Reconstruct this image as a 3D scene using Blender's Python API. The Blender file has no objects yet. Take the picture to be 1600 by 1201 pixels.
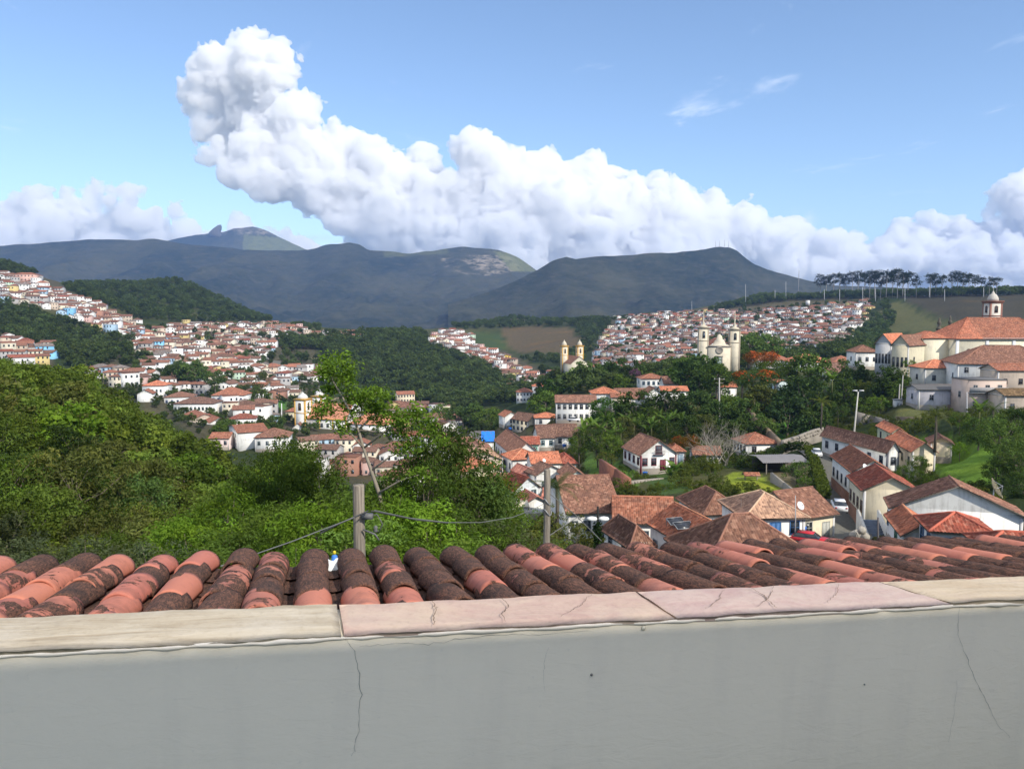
import bpy, math, random
import numpy as np
from mathutils import Vector, Matrix

R = math.radians
rng = np.random.default_rng(7)
random.seed(7)
scene = bpy.context.scene
COL = scene.collection

# ------------------------------------------------------------------ camera
F = 1250.0                      # focal length in photo pixels (1600 wide)
PITCH = math.atan(110.0 / F)    # horizon at photo row 490
CT, ST = math.cos(PITCH), math.sin(PITCH)
cam_data = bpy.data.cameras.new("camera")
cam = bpy.data.objects.new("camera", cam_data)
COL.objects.link(cam)
cam_data.sensor_width = 36.0
cam_data.lens = 36.0 * F / 1600.0
cam_data.clip_start = 0.05
cam_data.clip_end = 80000.0
cam.rotation_euler = (math.pi / 2 - PITCH, 0, 0)
scene.camera = cam

# ------------------------------------------------------------------ world, sun, exposure
SUN_AZ, SUN_EL = 138.0, 38.0    # azimuth clockwise from the view direction (+Y)
world = bpy.data.worlds.new("World")
scene.world = world
world.use_nodes = True
SKY_STRENGTH = 0.118
SUN_STRENGTH = 3.1
EXPOSURE = 0.72
sun_data = bpy.data.lights.new("sun", 'SUN')
sun = bpy.data.objects.new("sun", sun_data)
COL.objects.link(sun)
sun_data.energy = SUN_STRENGTH
sun_data.angle = R(0.6)
sun_data.color = (1.0, 0.93, 0.82)
sd = Vector((math.sin(R(SUN_AZ)) * math.cos(R(SUN_EL)), math.cos(R(SUN_AZ)) * math.cos(R(SUN_EL)), math.sin(R(SUN_EL))))
sun.rotation_euler = sd.to_track_quat('Z', 'Y').to_euler()
sun.location = (60, 20, 80)

vs = scene.view_settings
vs.view_transform = 'Standard'
vs.look = 'None'
vs.gamma = 1.0
vs.use_curve_mapping = False
vs.exposure = EXPOSURE
scene.render.engine = 'CYCLES'
cy = scene.cycles
cy.max_bounces = 6
cy.diffuse_bounces = 3
cy.glossy_bounces = 2
cy.transmission_bounces = 3
cy.transparent_max_bounces = 6
cy.volume_bounces = 24
cy.max_bounces = 24
cy.use_denoising = True
cy.caustics_reflective = False
cy.caustics_refractive = False


# ------------------------------------------------------------------ projection helpers (photo pixel -> ray)
def ray(u, v):
    xc = (u - 800.0) / F
    yc = -(v - 600.5) / F
    return np.array([xc, CT + yc * ST, yc * CT - ST])


def at(u, v, d):
    r = ray(u, v)
    return r * (d / r[1])


def project(p):
    p = np.asarray(p, float)
    x, y, z = p[..., 0], p[..., 1], p[..., 2]
    f = y * CT - z * ST
    up = y * ST + z * CT
    return 800 + F * x / f, 600.5 - F * up / f


def slope_of(v):                # z / y of photo row v (at the picture's middle column)
    r = ray(800, v)
    return r[2] / r[1]


# ------------------------------------------------------------------ numpy noise
def _hash(ix, iy, iz, seed):
    h = (ix * 374761393 + iy * 668265263 + iz * 1442695041 + seed * 974634777) & 0xffffffff
    h = ((h ^ (h >> 13)) * 1274126177) & 0xffffffff
    h = h ^ (h >> 16)
    return (h & 0xffff).astype(np.float32) / 65535.0


def vnoise(x, y, z, seed=0):
    x, y, z = np.broadcast_arrays(np.asarray(x, np.float32), np.asarray(y, np.float32), np.asarray(z, np.float32))
    fx, fy, fz = np.floor(x), np.floor(y), np.floor(z)
    ix, iy, iz = fx.astype(np.int64), fy.astype(np.int64), fz.astype(np.int64)
    tx, ty, tz = x - fx, y - fy, z - fz
    tx = tx * tx * (3 - 2 * tx); ty = ty * ty * (3 - 2 * ty); tz = tz * tz * (3 - 2 * tz)
    r = 0
    for dx in (0, 1):
        wx = tx if dx else 1 - tx
        for dy in (0, 1):
            wy = ty if dy else 1 - ty
            for dz in (0, 1):
                wz = tz if dz else 1 - tz
                r = r + _hash(ix + dx, iy + dy, iz + dz, seed) * wx * wy * wz
    return r


def fbm(x, y, z=0.0, octv=4, seed=0):
    s, a, n = 0, 0.5, 0
    for o in range(octv):
        s = s + a * vnoise(np.asarray(x) * 2 ** o, np.asarray(y) * 2 ** o, np.asarray(z) * 2 ** o, seed + o * 17)
        n += a
        a *= 0.5
    return s / n


def in_poly(u, v, poly):
    u = np.asarray(u, float); v = np.asarray(v, float)
    inside = np.zeros(np.broadcast(u, v).shape, bool)
    n = len(poly)
    for i in range(n):
        x1, y1 = poly[i]; x2, y2 = poly[(i + 1) % n]
        c = ((y1 > v) != (y2 > v)) & (u < (x2 - x1) * (v - y1) / ((y2 - y1) if y2 != y1 else 1e-9) + x1)
        inside ^= c
    return inside


# ------------------------------------------------------------------ mesh helpers
def mesh_np(name, verts, faces, mats=(), fmat=None, smooth=False, uv=None, colors=None):
    """verts n x 3; faces: list of lists, or an m x k int array."""
    me = bpy.data.meshes.new(name)
    verts = np.asarray(verts, np.float32)
    if isinstance(faces, np.ndarray):
        m, k = faces.shape
        loops = faces.astype(np.int32).ravel()
        starts = np.arange(m, dtype=np.int32) * k
        tot = np.full(m, k, np.int32)
    else:
        tot = np.array([len(f) for f in faces], np.int32)
        m = len(tot)
        starts = np.concatenate([[0], np.cumsum(tot)[:-1]]).astype(np.int32) if m else np.zeros(0, np.int32)
        loops = np.array([i for f in faces for i in f], np.int32)
    me.vertices.add(len(verts))
    me.vertices.foreach_set("co", verts.ravel())
    me.loops.add(len(loops))
    me.loops.foreach_set("vertex_index", loops)
    me.polygons.add(m)
    me.polygons.foreach_set("loop_start", starts)
    me.polygons.foreach_set("loop_total", tot)
    if fmat is not None:
        me.polygons.foreach_set("material_index", np.asarray(fmat, np.int32))
    if smooth:
        me.polygons.foreach_set("use_smooth", np.ones(m, bool))
    if uv is not None:
        l = me.uv_layers.new(name="UVMap")
        l.data.foreach_set("uv", np.asarray(uv, np.float32)[loops].ravel())
    if colors is not None:
        for cn, cv in colors.items():
            a = me.attributes.new(cn, 'FLOAT_COLOR', 'POINT')
            cv = np.asarray(cv, np.float32)
            if cv.ndim == 1:
                cv = np.stack([cv, cv, cv, np.ones_like(cv)], 1)
            elif cv.shape[1] == 3:
                cv = np.concatenate([cv, np.ones((len(cv), 1), np.float32)], 1)
            a.data.foreach_set("color", cv.ravel())
    for mt in mats:
        me.materials.append(mt)
    me.update(calc_edges=True)
    me.validate()
    return me


class MB:
    """collects shapes into one mesh"""
    def __init__(self):
        self.v, self.f, self.m, self.n, self.uv = [], [], [], 0, []

    def add(self, verts, faces, mi=0, uv=None):
        verts = np.asarray(verts, float).reshape(-1, 3)
        self.v.append(verts)
        self.uv.append(np.zeros((len(verts), 2)) if uv is None else np.asarray(uv, float))
        for f in faces:
            self.f.append([int(i) + self.n for i in f])
            self.m.append(mi)
        self.n += len(verts)
        return self

    def box(self, lo, hi, mi=0, M=None):
        (x0, y0, z0), (x1, y1, z1) = lo, hi
        v = np.array([[x0, y0, z0], [x1, y0, z0], [x1, y1, z0], [x0, y1, z0], [x0, y0, z1], [x1, y0, z1], [x1, y1, z1], [x0, y1, z1]], float)
        if M is not None:
            v = v @ np.array(M.to_3x3()).T + np.array(M.translation)
        return self.add(v, [(0, 3, 2, 1), (4, 5, 6, 7), (0, 1, 5, 4), (1, 2, 6, 5), (2, 3, 7, 6), (3, 0, 4, 7)], mi)

    def tube(self, pts, rad, n=6, mi=0, cap=True):
        pts = [np.asarray(p, float) for p in pts]
        if np.isscalar(rad):
            rad = [rad] * len(pts)
        vs_, fs = [], []
        prev = None
        for i, p in enumerate(pts):
            t = pts[min(i + 1, len(pts) - 1)] - pts[max(i - 1, 0)]
            t = t / (np.linalg.norm(t) + 1e-9)
            if prev is None:
                a = np.array([0, 0, 1.0]) if abs(t[2]) < 0.9 else np.array([1.0, 0, 0])
            else:
                a = prev
            b = a - t * a.dot(t)
            b /= np.linalg.norm(b) + 1e-9
            prev = b
            c = np.cross(t, b)
            for k in range(n):
                g = 2 * math.pi * k / n
                vs_.append(p + rad[i] * (math.cos(g) * b + math.sin(g) * c))
        for i in range(len(pts) - 1):
            for k in range(n):
                k2 = (k + 1) % n
                fs.append((i * n + k, i * n + k2, (i + 1) * n + k2, (i + 1) * n + k))
        if cap:
            fs.append(tuple(range(n - 1, -1, -1)))
            fs.append(tuple((len(pts) - 1) * n + k for k in range(n)))
        return self.add(vs_, fs, mi)

    def lathe(self, prof, n=12, mi=0, c=(0, 0, 0)):
        vs_, fs = [], []
        for r, z in prof:
            for k in range(n):
                g = 2 * math.pi * k / n
                vs_.append((c[0] + r * math.cos(g), c[1] + r * math.sin(g), c[2] + z))
        for i in range(len(prof) - 1):
            for k in range(n):
                k2 = (k + 1) % n
                fs.append((i * n + k, i * n + k2, (i + 1) * n + k2, (i + 1) * n + k))
        fs.append(tuple((len(prof) - 1) * n + k for k in range(n)))
        fs.append(tuple(range(n - 1, -1, -1)))
        return self.add(vs_, fs, mi)

    def mesh(self, name, mats, smooth=False):
        return mesh_np(name, np.concatenate(self.v) if self.v else np.zeros((0, 3)), self.f, mats, self.m, smooth, np.concatenate(self.uv) if self.uv else None)


def link(name, me, parent=None, loc=(0, 0, 0), rz=0.0, color=None, rot=None, scale=None):
    o = bpy.data.objects.new(name, me)
    COL.objects.link(o)
    if parent is not None:
        o.parent = parent
    o.location = [float(a) for a in loc]
    if rot is not None:
        o.rotation_euler = rot
    elif rz:
        o.rotation_euler = (0, 0, rz)
    if scale is not None:
        o.scale = (scale,) * 3 if np.isscalar(scale) else scale
    if color is not None:
        o.color = (color[0], color[1], color[2], 1.0)
    return o


def thing(o, label, cat, group=None):
    o['label'] = label
    o['category'] = cat
    if group:
        o['group'] = group
    return o


def kind(o, k):
    o['kind'] = k
    return o


# ------------------------------------------------------------------ materials
def new_mat(name):
    m = bpy.data.materials.new(name)
    m.use_nodes = True
    nt = m.node_tree
    for n in list(nt.nodes):
        nt.nodes.remove(n)
    return m, nt


class NT:
    """terse node builder"""
    def __init__(self, nt):
        self.nt = nt

    def n(self, t, **kw):
        nd = self.nt.nodes.new(t)
        for k, v in kw.items():
            setattr(nd, k, v)
        return nd

    def put(self, sock, val):
        if isinstance(val, bpy.types.NodeSocket):
            self.nt.links.new(val, sock)
        elif val is not None:
            if hasattr(sock, 'default_value'):
                dv = sock.default_value
                try:
                    n = len(dv)
                    if np.isscalar(val):
                        val = (val,) * n
                    val = tuple(val)
                    if len(val) < n:
                        val = val + (1.0,)
                    sock.default_value = val
                except TypeError:
                    sock.default_value = val

    def math(self, op, a, b=None, c=None, clamp=False):
        nd = self.n('ShaderNodeMath', operation=op, use_clamp=clamp)
        for i, x in enumerate((a, b, c)):
            if x is not None:
                self.put(nd.inputs[i], x)
        return nd.outputs[0]

    def vmath(self, op, a, b=None):
        nd = self.n('ShaderNodeVectorMath', operation=op)
        self.put(nd.inputs[0], a)
        if b is not None:
            self.put(nd.inputs[1], b)
        return nd.outputs['Value'] if op in ('DOT_PRODUCT', 'LENGTH', 'DISTANCE') else nd.outputs[0]

    def mix(self, f, a, b, mode='MIX'):
        nd = self.n('ShaderNodeMix', data_type='RGBA', blend_type=mode)
        self.put(nd.inputs[0], f)
        self.put(nd.inputs[6], a)
        self.put(nd.inputs[7], b)
        return nd.outputs[2]

    def noise(self, vec, scale, detail=4, rough=0.55, dist=0.0, out=0, dim='3D'):
        nd = self.n('ShaderNodeTexNoise', noise_dimensions=dim)
        if vec is not None:
            self.put(nd.inputs['Vector'], vec)
        nd.inputs['Scale'].default_value = scale
        nd.inputs['Detail'].default_value = detail
        nd.inputs['Roughness'].default_value = rough
        nd.inputs['Distortion'].default_value = dist
        return nd.outputs[out]

    def remap(self, x, a, b, c=0.0, d=1.0, smooth=False):
        nd = self.n('ShaderNodeMapRange')
        if smooth:
            nd.interpolation_type = 'SMOOTHSTEP'
        self.put(nd.inputs[0], x)
        for i, q in enumerate((a, b, c, d)):
            self.put(nd.inputs[i + 1], q)
        return nd.outputs[0]

    def mapping(self, vec, scale=(1, 1, 1), rot=(0, 0, 0), loc=(0, 0, 0)):
        nd = self.n('ShaderNodeMapping')
        self.put(nd.inputs['Vector'], vec)
        nd.inputs['Scale'].default_value = scale
        nd.inputs['Rotation'].default_value = rot
        nd.inputs['Location'].default_value = loc
        return nd.outputs[0]

    def coord(self, which='Object'):
        return self.n('ShaderNodeTexCoord').outputs[which]

    def pos(self):
        return self.n('ShaderNodeNewGeometry').outputs['Position']

    def info(self, which):
        return self.n('ShaderNodeObjectInfo').outputs[which]

    def attr(self, name, out='Color'):
        return self.n('ShaderNodeAttribute', attribute_name=name).outputs[out]

    def bump(self, h, strength=0.3, dist=0.02):
        nd = self.n('ShaderNodeBump')
        nd.inputs['Strength'].default_value = strength
        nd.inputs['Distance'].default_value = dist
        self.put(nd.inputs['Height'], h)
        return nd.outputs[0]

    def princ(self, color, rough=0.8, normal=None, spec=0.2, metal=0.0):
        nd = self.n('ShaderNodeBsdfPrincipled')
        self.put(nd.inputs['Base Color'], color)
        self.put(nd.inputs['Roughness'], rough)
        nd.inputs['Specular IOR Level'].default_value = spec
        nd.inputs['Metallic'].default_value = metal
        if normal is not None:
            self.put(nd.inputs['Normal'], normal)
        return nd.outputs[0]

    def out(self, surf=None, vol=None):
        nd = self.n('ShaderNodeOutputMaterial')
        if surf is not None:
            self.put(nd.inputs['Surface'], surf)
        if vol is not None:
            self.put(nd.inputs['Volume'], vol)


def mat_leaf(name, transl=0.35):
    m, nt = new_mat(name)
    N = NT(nt)
    var = N.attr('leafvar')
    sep = N.n('ShaderNodeSeparateColor')
    N.put(sep.inputs[0], var)
    rnd = N.info('Random')
    base = N.info('Color')
    k = N.math('MULTIPLY_ADD', sep.outputs[0], 0.85, 0.55)
    k = N.math('MULTIPLY', k, N.math('MULTIPLY_ADD', rnd, 0.75, 0.64))
    hue = N.math('FRACT', N.math('MULTIPLY', rnd, 7.31))
    col = N.vmath('SCALE', base)
    nt.links.new(k, col.node.inputs['Scale'])
    yel = N.mix(N.math('MULTIPLY_ADD', sep.outputs[1], 0.3, N.math('MULTIPLY', hue, 0.18)), col, N.vmath('MULTIPLY', col, (1.6, 1.15, 0.6)))
    d = N.n('ShaderNodeBsdfDiffuse')
    N.put(d.inputs[0], yel)
    t = N.n('ShaderNodeBsdfTranslucent')
    N.put(t.inputs[0], N.vmath('MULTIPLY', yel, (1.25, 1.35, 0.6)))
    mx = N.n('ShaderNodeMixShader')
    mx.inputs[0].default_value = transl
    nt.links.new(d.outputs[0], mx.inputs[1])
    nt.links.new(t.outputs[0], mx.inputs[2])
    N.out(mx.outputs[0])
    return m


def mat_plain(name, col, rough=0.7, var=0.25, scale=3.0, metal=0.0, spec=0.3):
    m, nt = new_mat(name)
    N = NT(nt)
    n = N.noise(N.coord('Object'), scale, 4)
    c = N.mix(n, tuple(x * (1 - var) for x in col), tuple(min(1, x * (1 + var)) for x in col))
    N.out(N.princ(c, rough, spec=spec, metal=metal))
    return m


def mat_bark():
    m, nt = new_mat('bark')
    N = NT(nt)
    v = N.mapping(N.coord('Object'), (4, 4, 1))
    n = N.noise(v, 2.5, 5)
    c = N.mix(n, (0.06, 0.045, 0.032), (0.2, 0.17, 0.13))
    N.out(N.princ(c, 0.9, N.bump(n, 0.5, 0.03)))
    return m


def mat_wall(name, objcolor=True):
    """painted plaster with rain streaks and patches of wear"""
    m, nt = new_mat(name)
    N = NT(nt)
    p = N.coord('Object')
    base = N.info('Color') if objcolor else N.attr('paint')
    off = N.vmath('ADD', p, N.vmath('SCALE', N.info('Random'))) if False else p
    big = N.noise(off, 0.55, 5, 0.65)
    streak = N.noise(N.mapping(off, (2.2, 2.2, 0.25)), 1.4, 4, 0.6)
    fine = N.noise(off, 14, 3)
    dirt = N.remap(N.math('ADD', N.math('MULTIPLY', big, 0.6), N.math('MULTIPLY', streak, 0.4)), 0.50, 0.74)
    c = N.mix(N.math('MULTIPLY', dirt, 0.72), base, (0.25, 0.225, 0.19))
    c = N.mix(0.25, c, N.vmath('MULTIPLY', c, N.mix(fine, (0.8, 0.8, 0.8), (1.12, 1.12, 1.12))))
    N.out(N.princ(c, 0.85, N.bump(fine, 0.15, 0.01), spec=0.15))
    return m


def mat_roof(name, objcolor=True):
    """old clay tiles: every tile its own tone, dark lichen, paler replaced tiles"""
    m, nt = new_mat(name)
    N = NT(nt)
    uv = N.n('ShaderNodeUVMap').outputs[0]
    base = N.info('Color') if objcolor else N.attr('paint')
    fl = N.vmath('FLOOR', uv)
    wn = N.n('ShaderNodeTexWhiteNoise', noise_dimensions='3D')
    sepx = N.n('ShaderNodeCombineXYZ')
    s2 = N.n('ShaderNodeSeparateXYZ')
    nt.links.new(fl, s2.inputs[0])
    nt.links.new(s2.outputs[0], sepx.inputs[0])
    nt.links.new(s2.outputs[1], sepx.inputs[1])
    nt.links.new(N.math('MULTIPLY', N.info('Random'), 57.0), sepx.inputs[2])
    nt.links.new(sepx.outputs[0], wn.inputs[0])
    r = wn.outputs[0]
    p = N.coord('Object')
    lich = N.noise(p, 0.6, 6, 0.68)
    c = N.mix(r, N.vmath('MULTIPLY', base, (0.58, 0.54, 0.54)), N.vmath('MULTIPLY', base, (1.4, 1.34, 1.28)))
    pale = N.math('GREATER_THAN', r, 0.88)
    c = N.mix(N.math('MULTIPLY', pale, 0.32), c, (0.48, 0.3, 0.21))
    c = N.mix(N.math('MULTIPLY', N.remap(lich, 0.44, 0.7), 0.5), c, (0.08, 0.052, 0.045))
    f2 = N.noise(p, 8.0, 4, 0.75)
    c = N.mix(N.math('MULTIPLY', N.remap(f2, 0.48, 0.72), 0.5), c, (0.33, 0.22, 0.165))
    N.out(N.princ(c, 0.9, spec=0.1))
    return m


def mat_glass_dark():
    m, nt = new_mat('window_glass')
    N = NT(nt)
    c = N.mix(N.info('Random'), (0.015, 0.018, 0.022), (0.07, 0.085, 0.1))
    N.out(N.princ(c, 0.15, spec=0.5))
    return m


def mat_obj(name, rough=0.6, var=0.12, scale=4.0):
    m, nt = new_mat(name)
    N = NT(nt)
    n = N.noise(N.coord('Object'), scale, 4)
    base = N.info('Color')
    c = N.mix(n, N.vmath('MULTIPLY', base, (1 - var,) * 3), N.vmath('MULTIPLY', base, (1 + var,) * 3))
    N.out(N.princ(c, rough, spec=0.3))
    return m


M_LEAF = mat_leaf('leaf')
M_BARK = mat_bark()
M_WALL = mat_wall('painted_plaster')
M_WALL_A = mat_wall('far_plaster', False)
M_ROOF = mat_roof('clay_tiles')
M_ROOF_A = mat_roof('far_tiles', False)
M_GLASS = mat_glass_dark()
M_PAINT = mat_obj('paint')
M_STONE = mat_plain('stone', (0.27, 0.24, 0.2), 0.9, 0.4, 5.0)
M_WOOD = mat_plain('weathered_wood', (0.24, 0.21, 0.17), 0.9, 0.35, 8.0)
M_METAL = mat_plain('grey_metal', (0.35, 0.36, 0.37), 0.45, 0.15, 6.0, 0.4)
M_DARK = mat_plain('dark_interior', (0.02, 0.02, 0.02), 0.9)
M_WHITE = mat_plain('white_paint', (0.75, 0.75, 0.73), 0.6, 0.08)
M_CEMENT = mat_plain('cement_sheet', (0.3, 0.29, 0.28), 0.9, 0.3, 2.0)

# ------------------------------------------------------------------ sky
def build_world():
    nt = world.node_tree
    for n in list(nt.nodes):
        nt.nodes.remove(n)
    N = NT(nt)
    sky = N.n('ShaderNodeTexSky', sky_type='NISHITA')
    sky.sun_disc = False
    sky.sun_elevation = R(SUN_EL)
    sky.sun_rotation = R(SUN_AZ)
    sky.altitude = 1100.0
    sky.air_density = 1.0
    sky.dust_density = 0.25
    sky.ozone_density = 2.1
    d = N.coord('Generated')
    # thin soft cloud: wisps high up, a veil low over the hills
    sep = N.n('ShaderNodeSeparateXYZ')
    nt.links.new(d, sep.inputs[0])
    el = sep.outputs[2]
    dz = N.math('MAXIMUM', el, 0.02)
    flat = N.n('ShaderNodeCombineXYZ')
    nt.links.new(N.math('DIVIDE', sep.outputs[0], dz), flat.inputs[0])
    nt.links.new(N.math('DIVIDE', sep.outputs[1], dz), flat.inputs[1])
    hi = N.noise(N.mapping(flat.outputs[0], (1.0, 0.55, 1)), 1.5, 6, 0.62, 0.5)
    wisp = N.math('MULTIPLY', N.remap(hi, 0.585, 0.76, smooth=True), N.remap(el, 0.10, 0.2))
    lowv = N.noise(N.mapping(d, (1, 1, 3.2)), 5.5, 7, 0.6, 0.3)
    edge = N.math('MULTIPLY_ADD', lowv, 0.30, -0.075)
    veil = N.remap(N.math('SUBTRACT', edge, N.math('ABSOLUTE', el)), -0.012, 0.035, smooth=True)
    shade = N.noise(N.mapping(d, (1, 1, 2.4)), 9.0, 5, 0.6)
    veilc = N.mix(N.remap(shade, 0.38, 0.62, smooth=True), (3.6, 4.1, 4.9, 1), (6.6, 6.6, 6.5, 1))
    c = N.mix(N.math('MULTIPLY', wisp, 0.55), sky.outputs[0], (6.2, 6.6, 7.2, 1))
    # broken cloud above the view, added white to temper the sky's blue fill
    over = N.noise(N.mapping(flat.outputs[0], (1.1, 1.1, 1)), 1.1, 7, 0.6, 0.4)
    om = N.math('MULTIPLY', N.remap(over, 0.44, 0.56, smooth=True), N.remap(el, 0.355, 0.46, smooth=True))
    c = N.mix(N.math('MULTIPLY', om, 0.9), c, N.mix(N.remap(over, 0.5, 0.7), (9.0, 8.8, 8.4, 1), (6.0, 6.1, 6.3, 1)))
    c = N.mix(N.math('MULTIPLY', veil, 0.82), c, veilc)
    bg = N.n('ShaderNodeBackground')
    nt.links.new(c, bg.inputs[0])
    bg.inputs[1].default_value = SKY_STRENGTH
    o = N.n('ShaderNodeOutputWorld')
    nt.links.new(bg.outputs[0], o.inputs[0])


build_world()


CLOUD_DENSITY = 0.0115


def build_clouds():
    """cumulus bank 14 km away: a union of puffs roughened by billowing noise, polygonised"""
    D0 = 14000.0
    blobs = [  # photo column, row, radius in photo pixels, depth offset (m)
        (322, 118, 24, 0), (434, 80, 20, -100), (446, 120, 22, -200), (302, 102, 14, 0), (368, 70, 20, 0), (408, 58, 18, 0), (486, 166, 18, -300), (312, 140, 18, 100), (1440, 415, 45, 0), (1500, 422, 48, 0), (1560, 425, 50, 0), (1640, 420, 60, 0), (1400, 385, 30, 200), (1460, 395, 32, 200), (1520, 400, 36, 200), (1470, 440, 50, 0), (1390, 430, 48, 0), (346, 92, 26, 0), (390, 72, 28, 0), (422, 98, 28, 0), (385, 125, 46, 0), (348, 160, 38, 200), (420, 150, 34, -200),
        (360, 212, 38, 300), (402, 200, 46, 0), (455, 190, 38, -300), (470, 172, 26, -300), (428, 235, 58, -200), (480, 240, 52, -300),
        (520, 232, 34, -200), (560, 245, 36, -100), (585, 232, 20, 0), (505, 285, 56, -400), (560, 290, 58, -300), (610, 275, 46, -100),
        (655, 258, 28, 0), (640, 300, 52, -200), (690, 290, 34, 0), (600, 340, 52, -500), (540, 330, 40, -500), (690, 335, 58, -300),
        (735, 240, 30, -400), (755, 228, 24, -400), (770, 270, 46, -400), (730, 290, 40, -500), (820, 275, 40, 0), (855, 262, 26, 0),
        (800, 320, 60, -500), (870, 300, 50, 0), (915, 290, 40, 200), (945, 288, 28, 300), (860, 350, 64, -500), (930, 345, 60, 0),
        (990, 305, 36, 300), (1030, 300, 26, 400), (1060, 310, 30, 400), (1000, 355, 58, 200), (1060, 350, 50, 300), (1110, 335, 34, 400),
        (1145, 340, 26, 500), (1120, 375, 50, 200), (1180, 368, 34, 400), (1215, 365, 26, 500), (1245, 378, 30, 500), (1200, 400, 46, 200),
        (1290, 395, 34, 500), (1330, 400, 38, 400), (1380, 398, 36, 300), (1430, 400, 38, 200), (1270, 430, 50, 400), (1350, 435, 50, 300),
        (330, 248, 20, -600), (360, 262, 26, -600), (395, 268, 30, -600), (425, 285, 32, -600), (300, 240, 10, -600),
        (750, 370, 56, -600), (680, 380, 46, -600), (610, 375, 30, -500), (800, 390, 60, -700), (920, 400, 60, -300), (1020, 410, 60, 0),
        (700, 420, 50, -300), (820, 440, 60, -300), (960, 440, 60, 0), (1100, 425, 60, 100), (560, 372, 26, -200), (590, 400, 40, 0),
        (1420, 338, 16, -900), (1450, 343, 24, -900), (1490, 352, 28, -900), (1530, 372, 34, -900), (1580, 388, 42, -900), (1480, 388, 40, -500),
        (1570, 300, 30, -1300), (1605, 295, 46, -1300), (1550, 322, 18, -1300), (1620, 350, 60, -1300), (1660, 320, 60, -1300), (1500, 430, 55, -400), (1590, 440, 60, -600),
        (1680, 410, 60, -600), (1760, 380, 70, -600),
        (-40, 350, 46, 0), (20, 338, 34, 0), (70, 318, 36, 0), (120, 312, 32, 0), (150, 300, 26, 0), (195, 308, 28, -100), (240, 312, 22, -200), (270, 310, 12, -200),
        (40, 372, 48, 0), (110, 355, 44, 0), (180, 350, 40, 0), (240, 358, 34, -100), (300, 342, 24, -200), (340, 352, 28, 200), (375, 340, 24, 400),
        (385, 365, 34, 400), (430, 360, 26, 500), (460, 370, 26, 500), (320, 380, 40, 300), (500, 385, 26, 500), (440, 395, 40, 500), (540, 395, 30, 400),
        (180, 400, 50, 0), (60, 400, 55, 0), (-60, 400, 60, 0), (280, 405, 50, 200),
    ]
    P = []
    r2 = random.Random(3)
    for u, v, r, dd in blobs:
        if u < 545 and v > 295 and not (u > 400 and v < 345):
            dd = dd - 1500
            v = v + 18
        elif u >= 1415 and v < 400:
            dd = dd + 1300
            v = v + 14
        d = D0 + dd
        c = at(u, v, d)
        rr = r * d / F
        P.append((c, rr * 0.94))
        for _ in range(7 if r > 18 else 3):       # lesser puffs on its skin
            th = r2.uniform(0, 2 * math.pi)
            ph = r2.uniform(-0.5, 1.0)
            dv = np.array([math.cos(th), -abs(r2.gauss(0.2, 0.5)), math.sin(th)])
            dv /= np.linalg.norm(dv)
            P.append((c + dv * rr * 0.74, rr * r2.uniform(0.3, 0.5)))
    vox = 30.0
    cs = np.array([p[0] for p in P]); rs = np.array([p[1] for p in P])
    lo = (cs - rs[:, None]).min(0) - 800
    hi = (cs + rs[:, None]).max(0) + 800
    lo[0] = max(lo[0], -11600); hi[0] = min(hi[0], 11600)
    n = np.ceil((hi - lo) / vox).astype(int)
    field = np.full(n, 900.0, np.float32)
    ax = [lo[i] + vox * np.arange(n[i]) for i in range(3)]
    k = 150.0
    for c, r in P:
        i0 = np.maximum(0, np.floor((c - r * 1.0 - 500 - lo) / vox).astype(int))
        i1 = np.minimum(n, np.ceil((c + r * 1.0 + 500 - lo) / vox).astype(int))
        if (i1 <= i0).any():
            continue
        X = ax[0][i0[0]:i1[0], None, None] - c[0]
        Y = ax[1][None, i0[1]:i1[1], None] - c[1]
        Z = ax[2][None, None, i0[2]:i1[2]] - c[2]
        dd = (np.sqrt(X * X + Y * Y + Z * Z) - r).astype(np.float32)
        sub = field[i0[0]:i1[0], i0[1]:i1[1], i0[2]:i1[2]]
        h = np.clip(0.5 + 0.5 * (sub - dd) / k, 0, 1)
        field[i0[0]:i1[0], i0[1]:i1[1], i0[2]:i1[2]] = sub * (1 - h) + dd * h - k * h * (1 - h)
    idx = np.nonzero(np.abs(field) < 430)
    px, py, pz = ax[0][idx[0]], ax[1][idx[1]], ax[2][idx[2]]
    disp = np.zeros(len(px), np.float32)
    wob = vnoise(px / 900, py / 900, pz / 900, 91) - 0.5
    for s, a, sd_ in ((700, 230, 1), (360, 150, 2), (190, 115, 3), (100, 96, 4), (56, 68, 5)):
        nz = vnoise(px / s + wob * 0.8, py / s, pz / s, sd_)
        disp -= a * (np.abs(2 * nz - 1) - 0.36)       # billows: round tops, sharp creases
    field[idx] += disp * 0.95
    try:
        import openvdb
        g = openvdb.FloatGrid()
        g.background = 900.0
        g.copyFromArray(np.ascontiguousarray(field))
        pts, tris, quads = g.convertToPolygons(0.0, 0.0)
        pts = np.asarray(pts, float) * vox + lo
        faces = np.asarray(quads)
        faces = faces.astype(int)
        root = np.arange(len(pts))            # drop loose crumbs
        e0 = np.concatenate([faces[:, 0], faces[:, 1], faces[:, 2]]); e1 = np.concatenate([faces[:, 1], faces[:, 2], faces[:, 3]])
        for _ in range(400):
            m = np.minimum(root[e0], root[e1])
            new = root.copy()
            np.minimum.at(new, e0, m); np.minimum.at(new, e1, m)
            new = new[new]
            if (new == root).all():
                break
            root = new
        cnt = np.bincount(root, minlength=len(pts))
        faces = faces[cnt[root[faces[:, 0]]] > 6000]
        me = mesh_np('clouds', pts, faces.astype(int), smooth=True)
    except Exception as e:
        print('cloud fallback', e)
        mb = MB()
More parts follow.
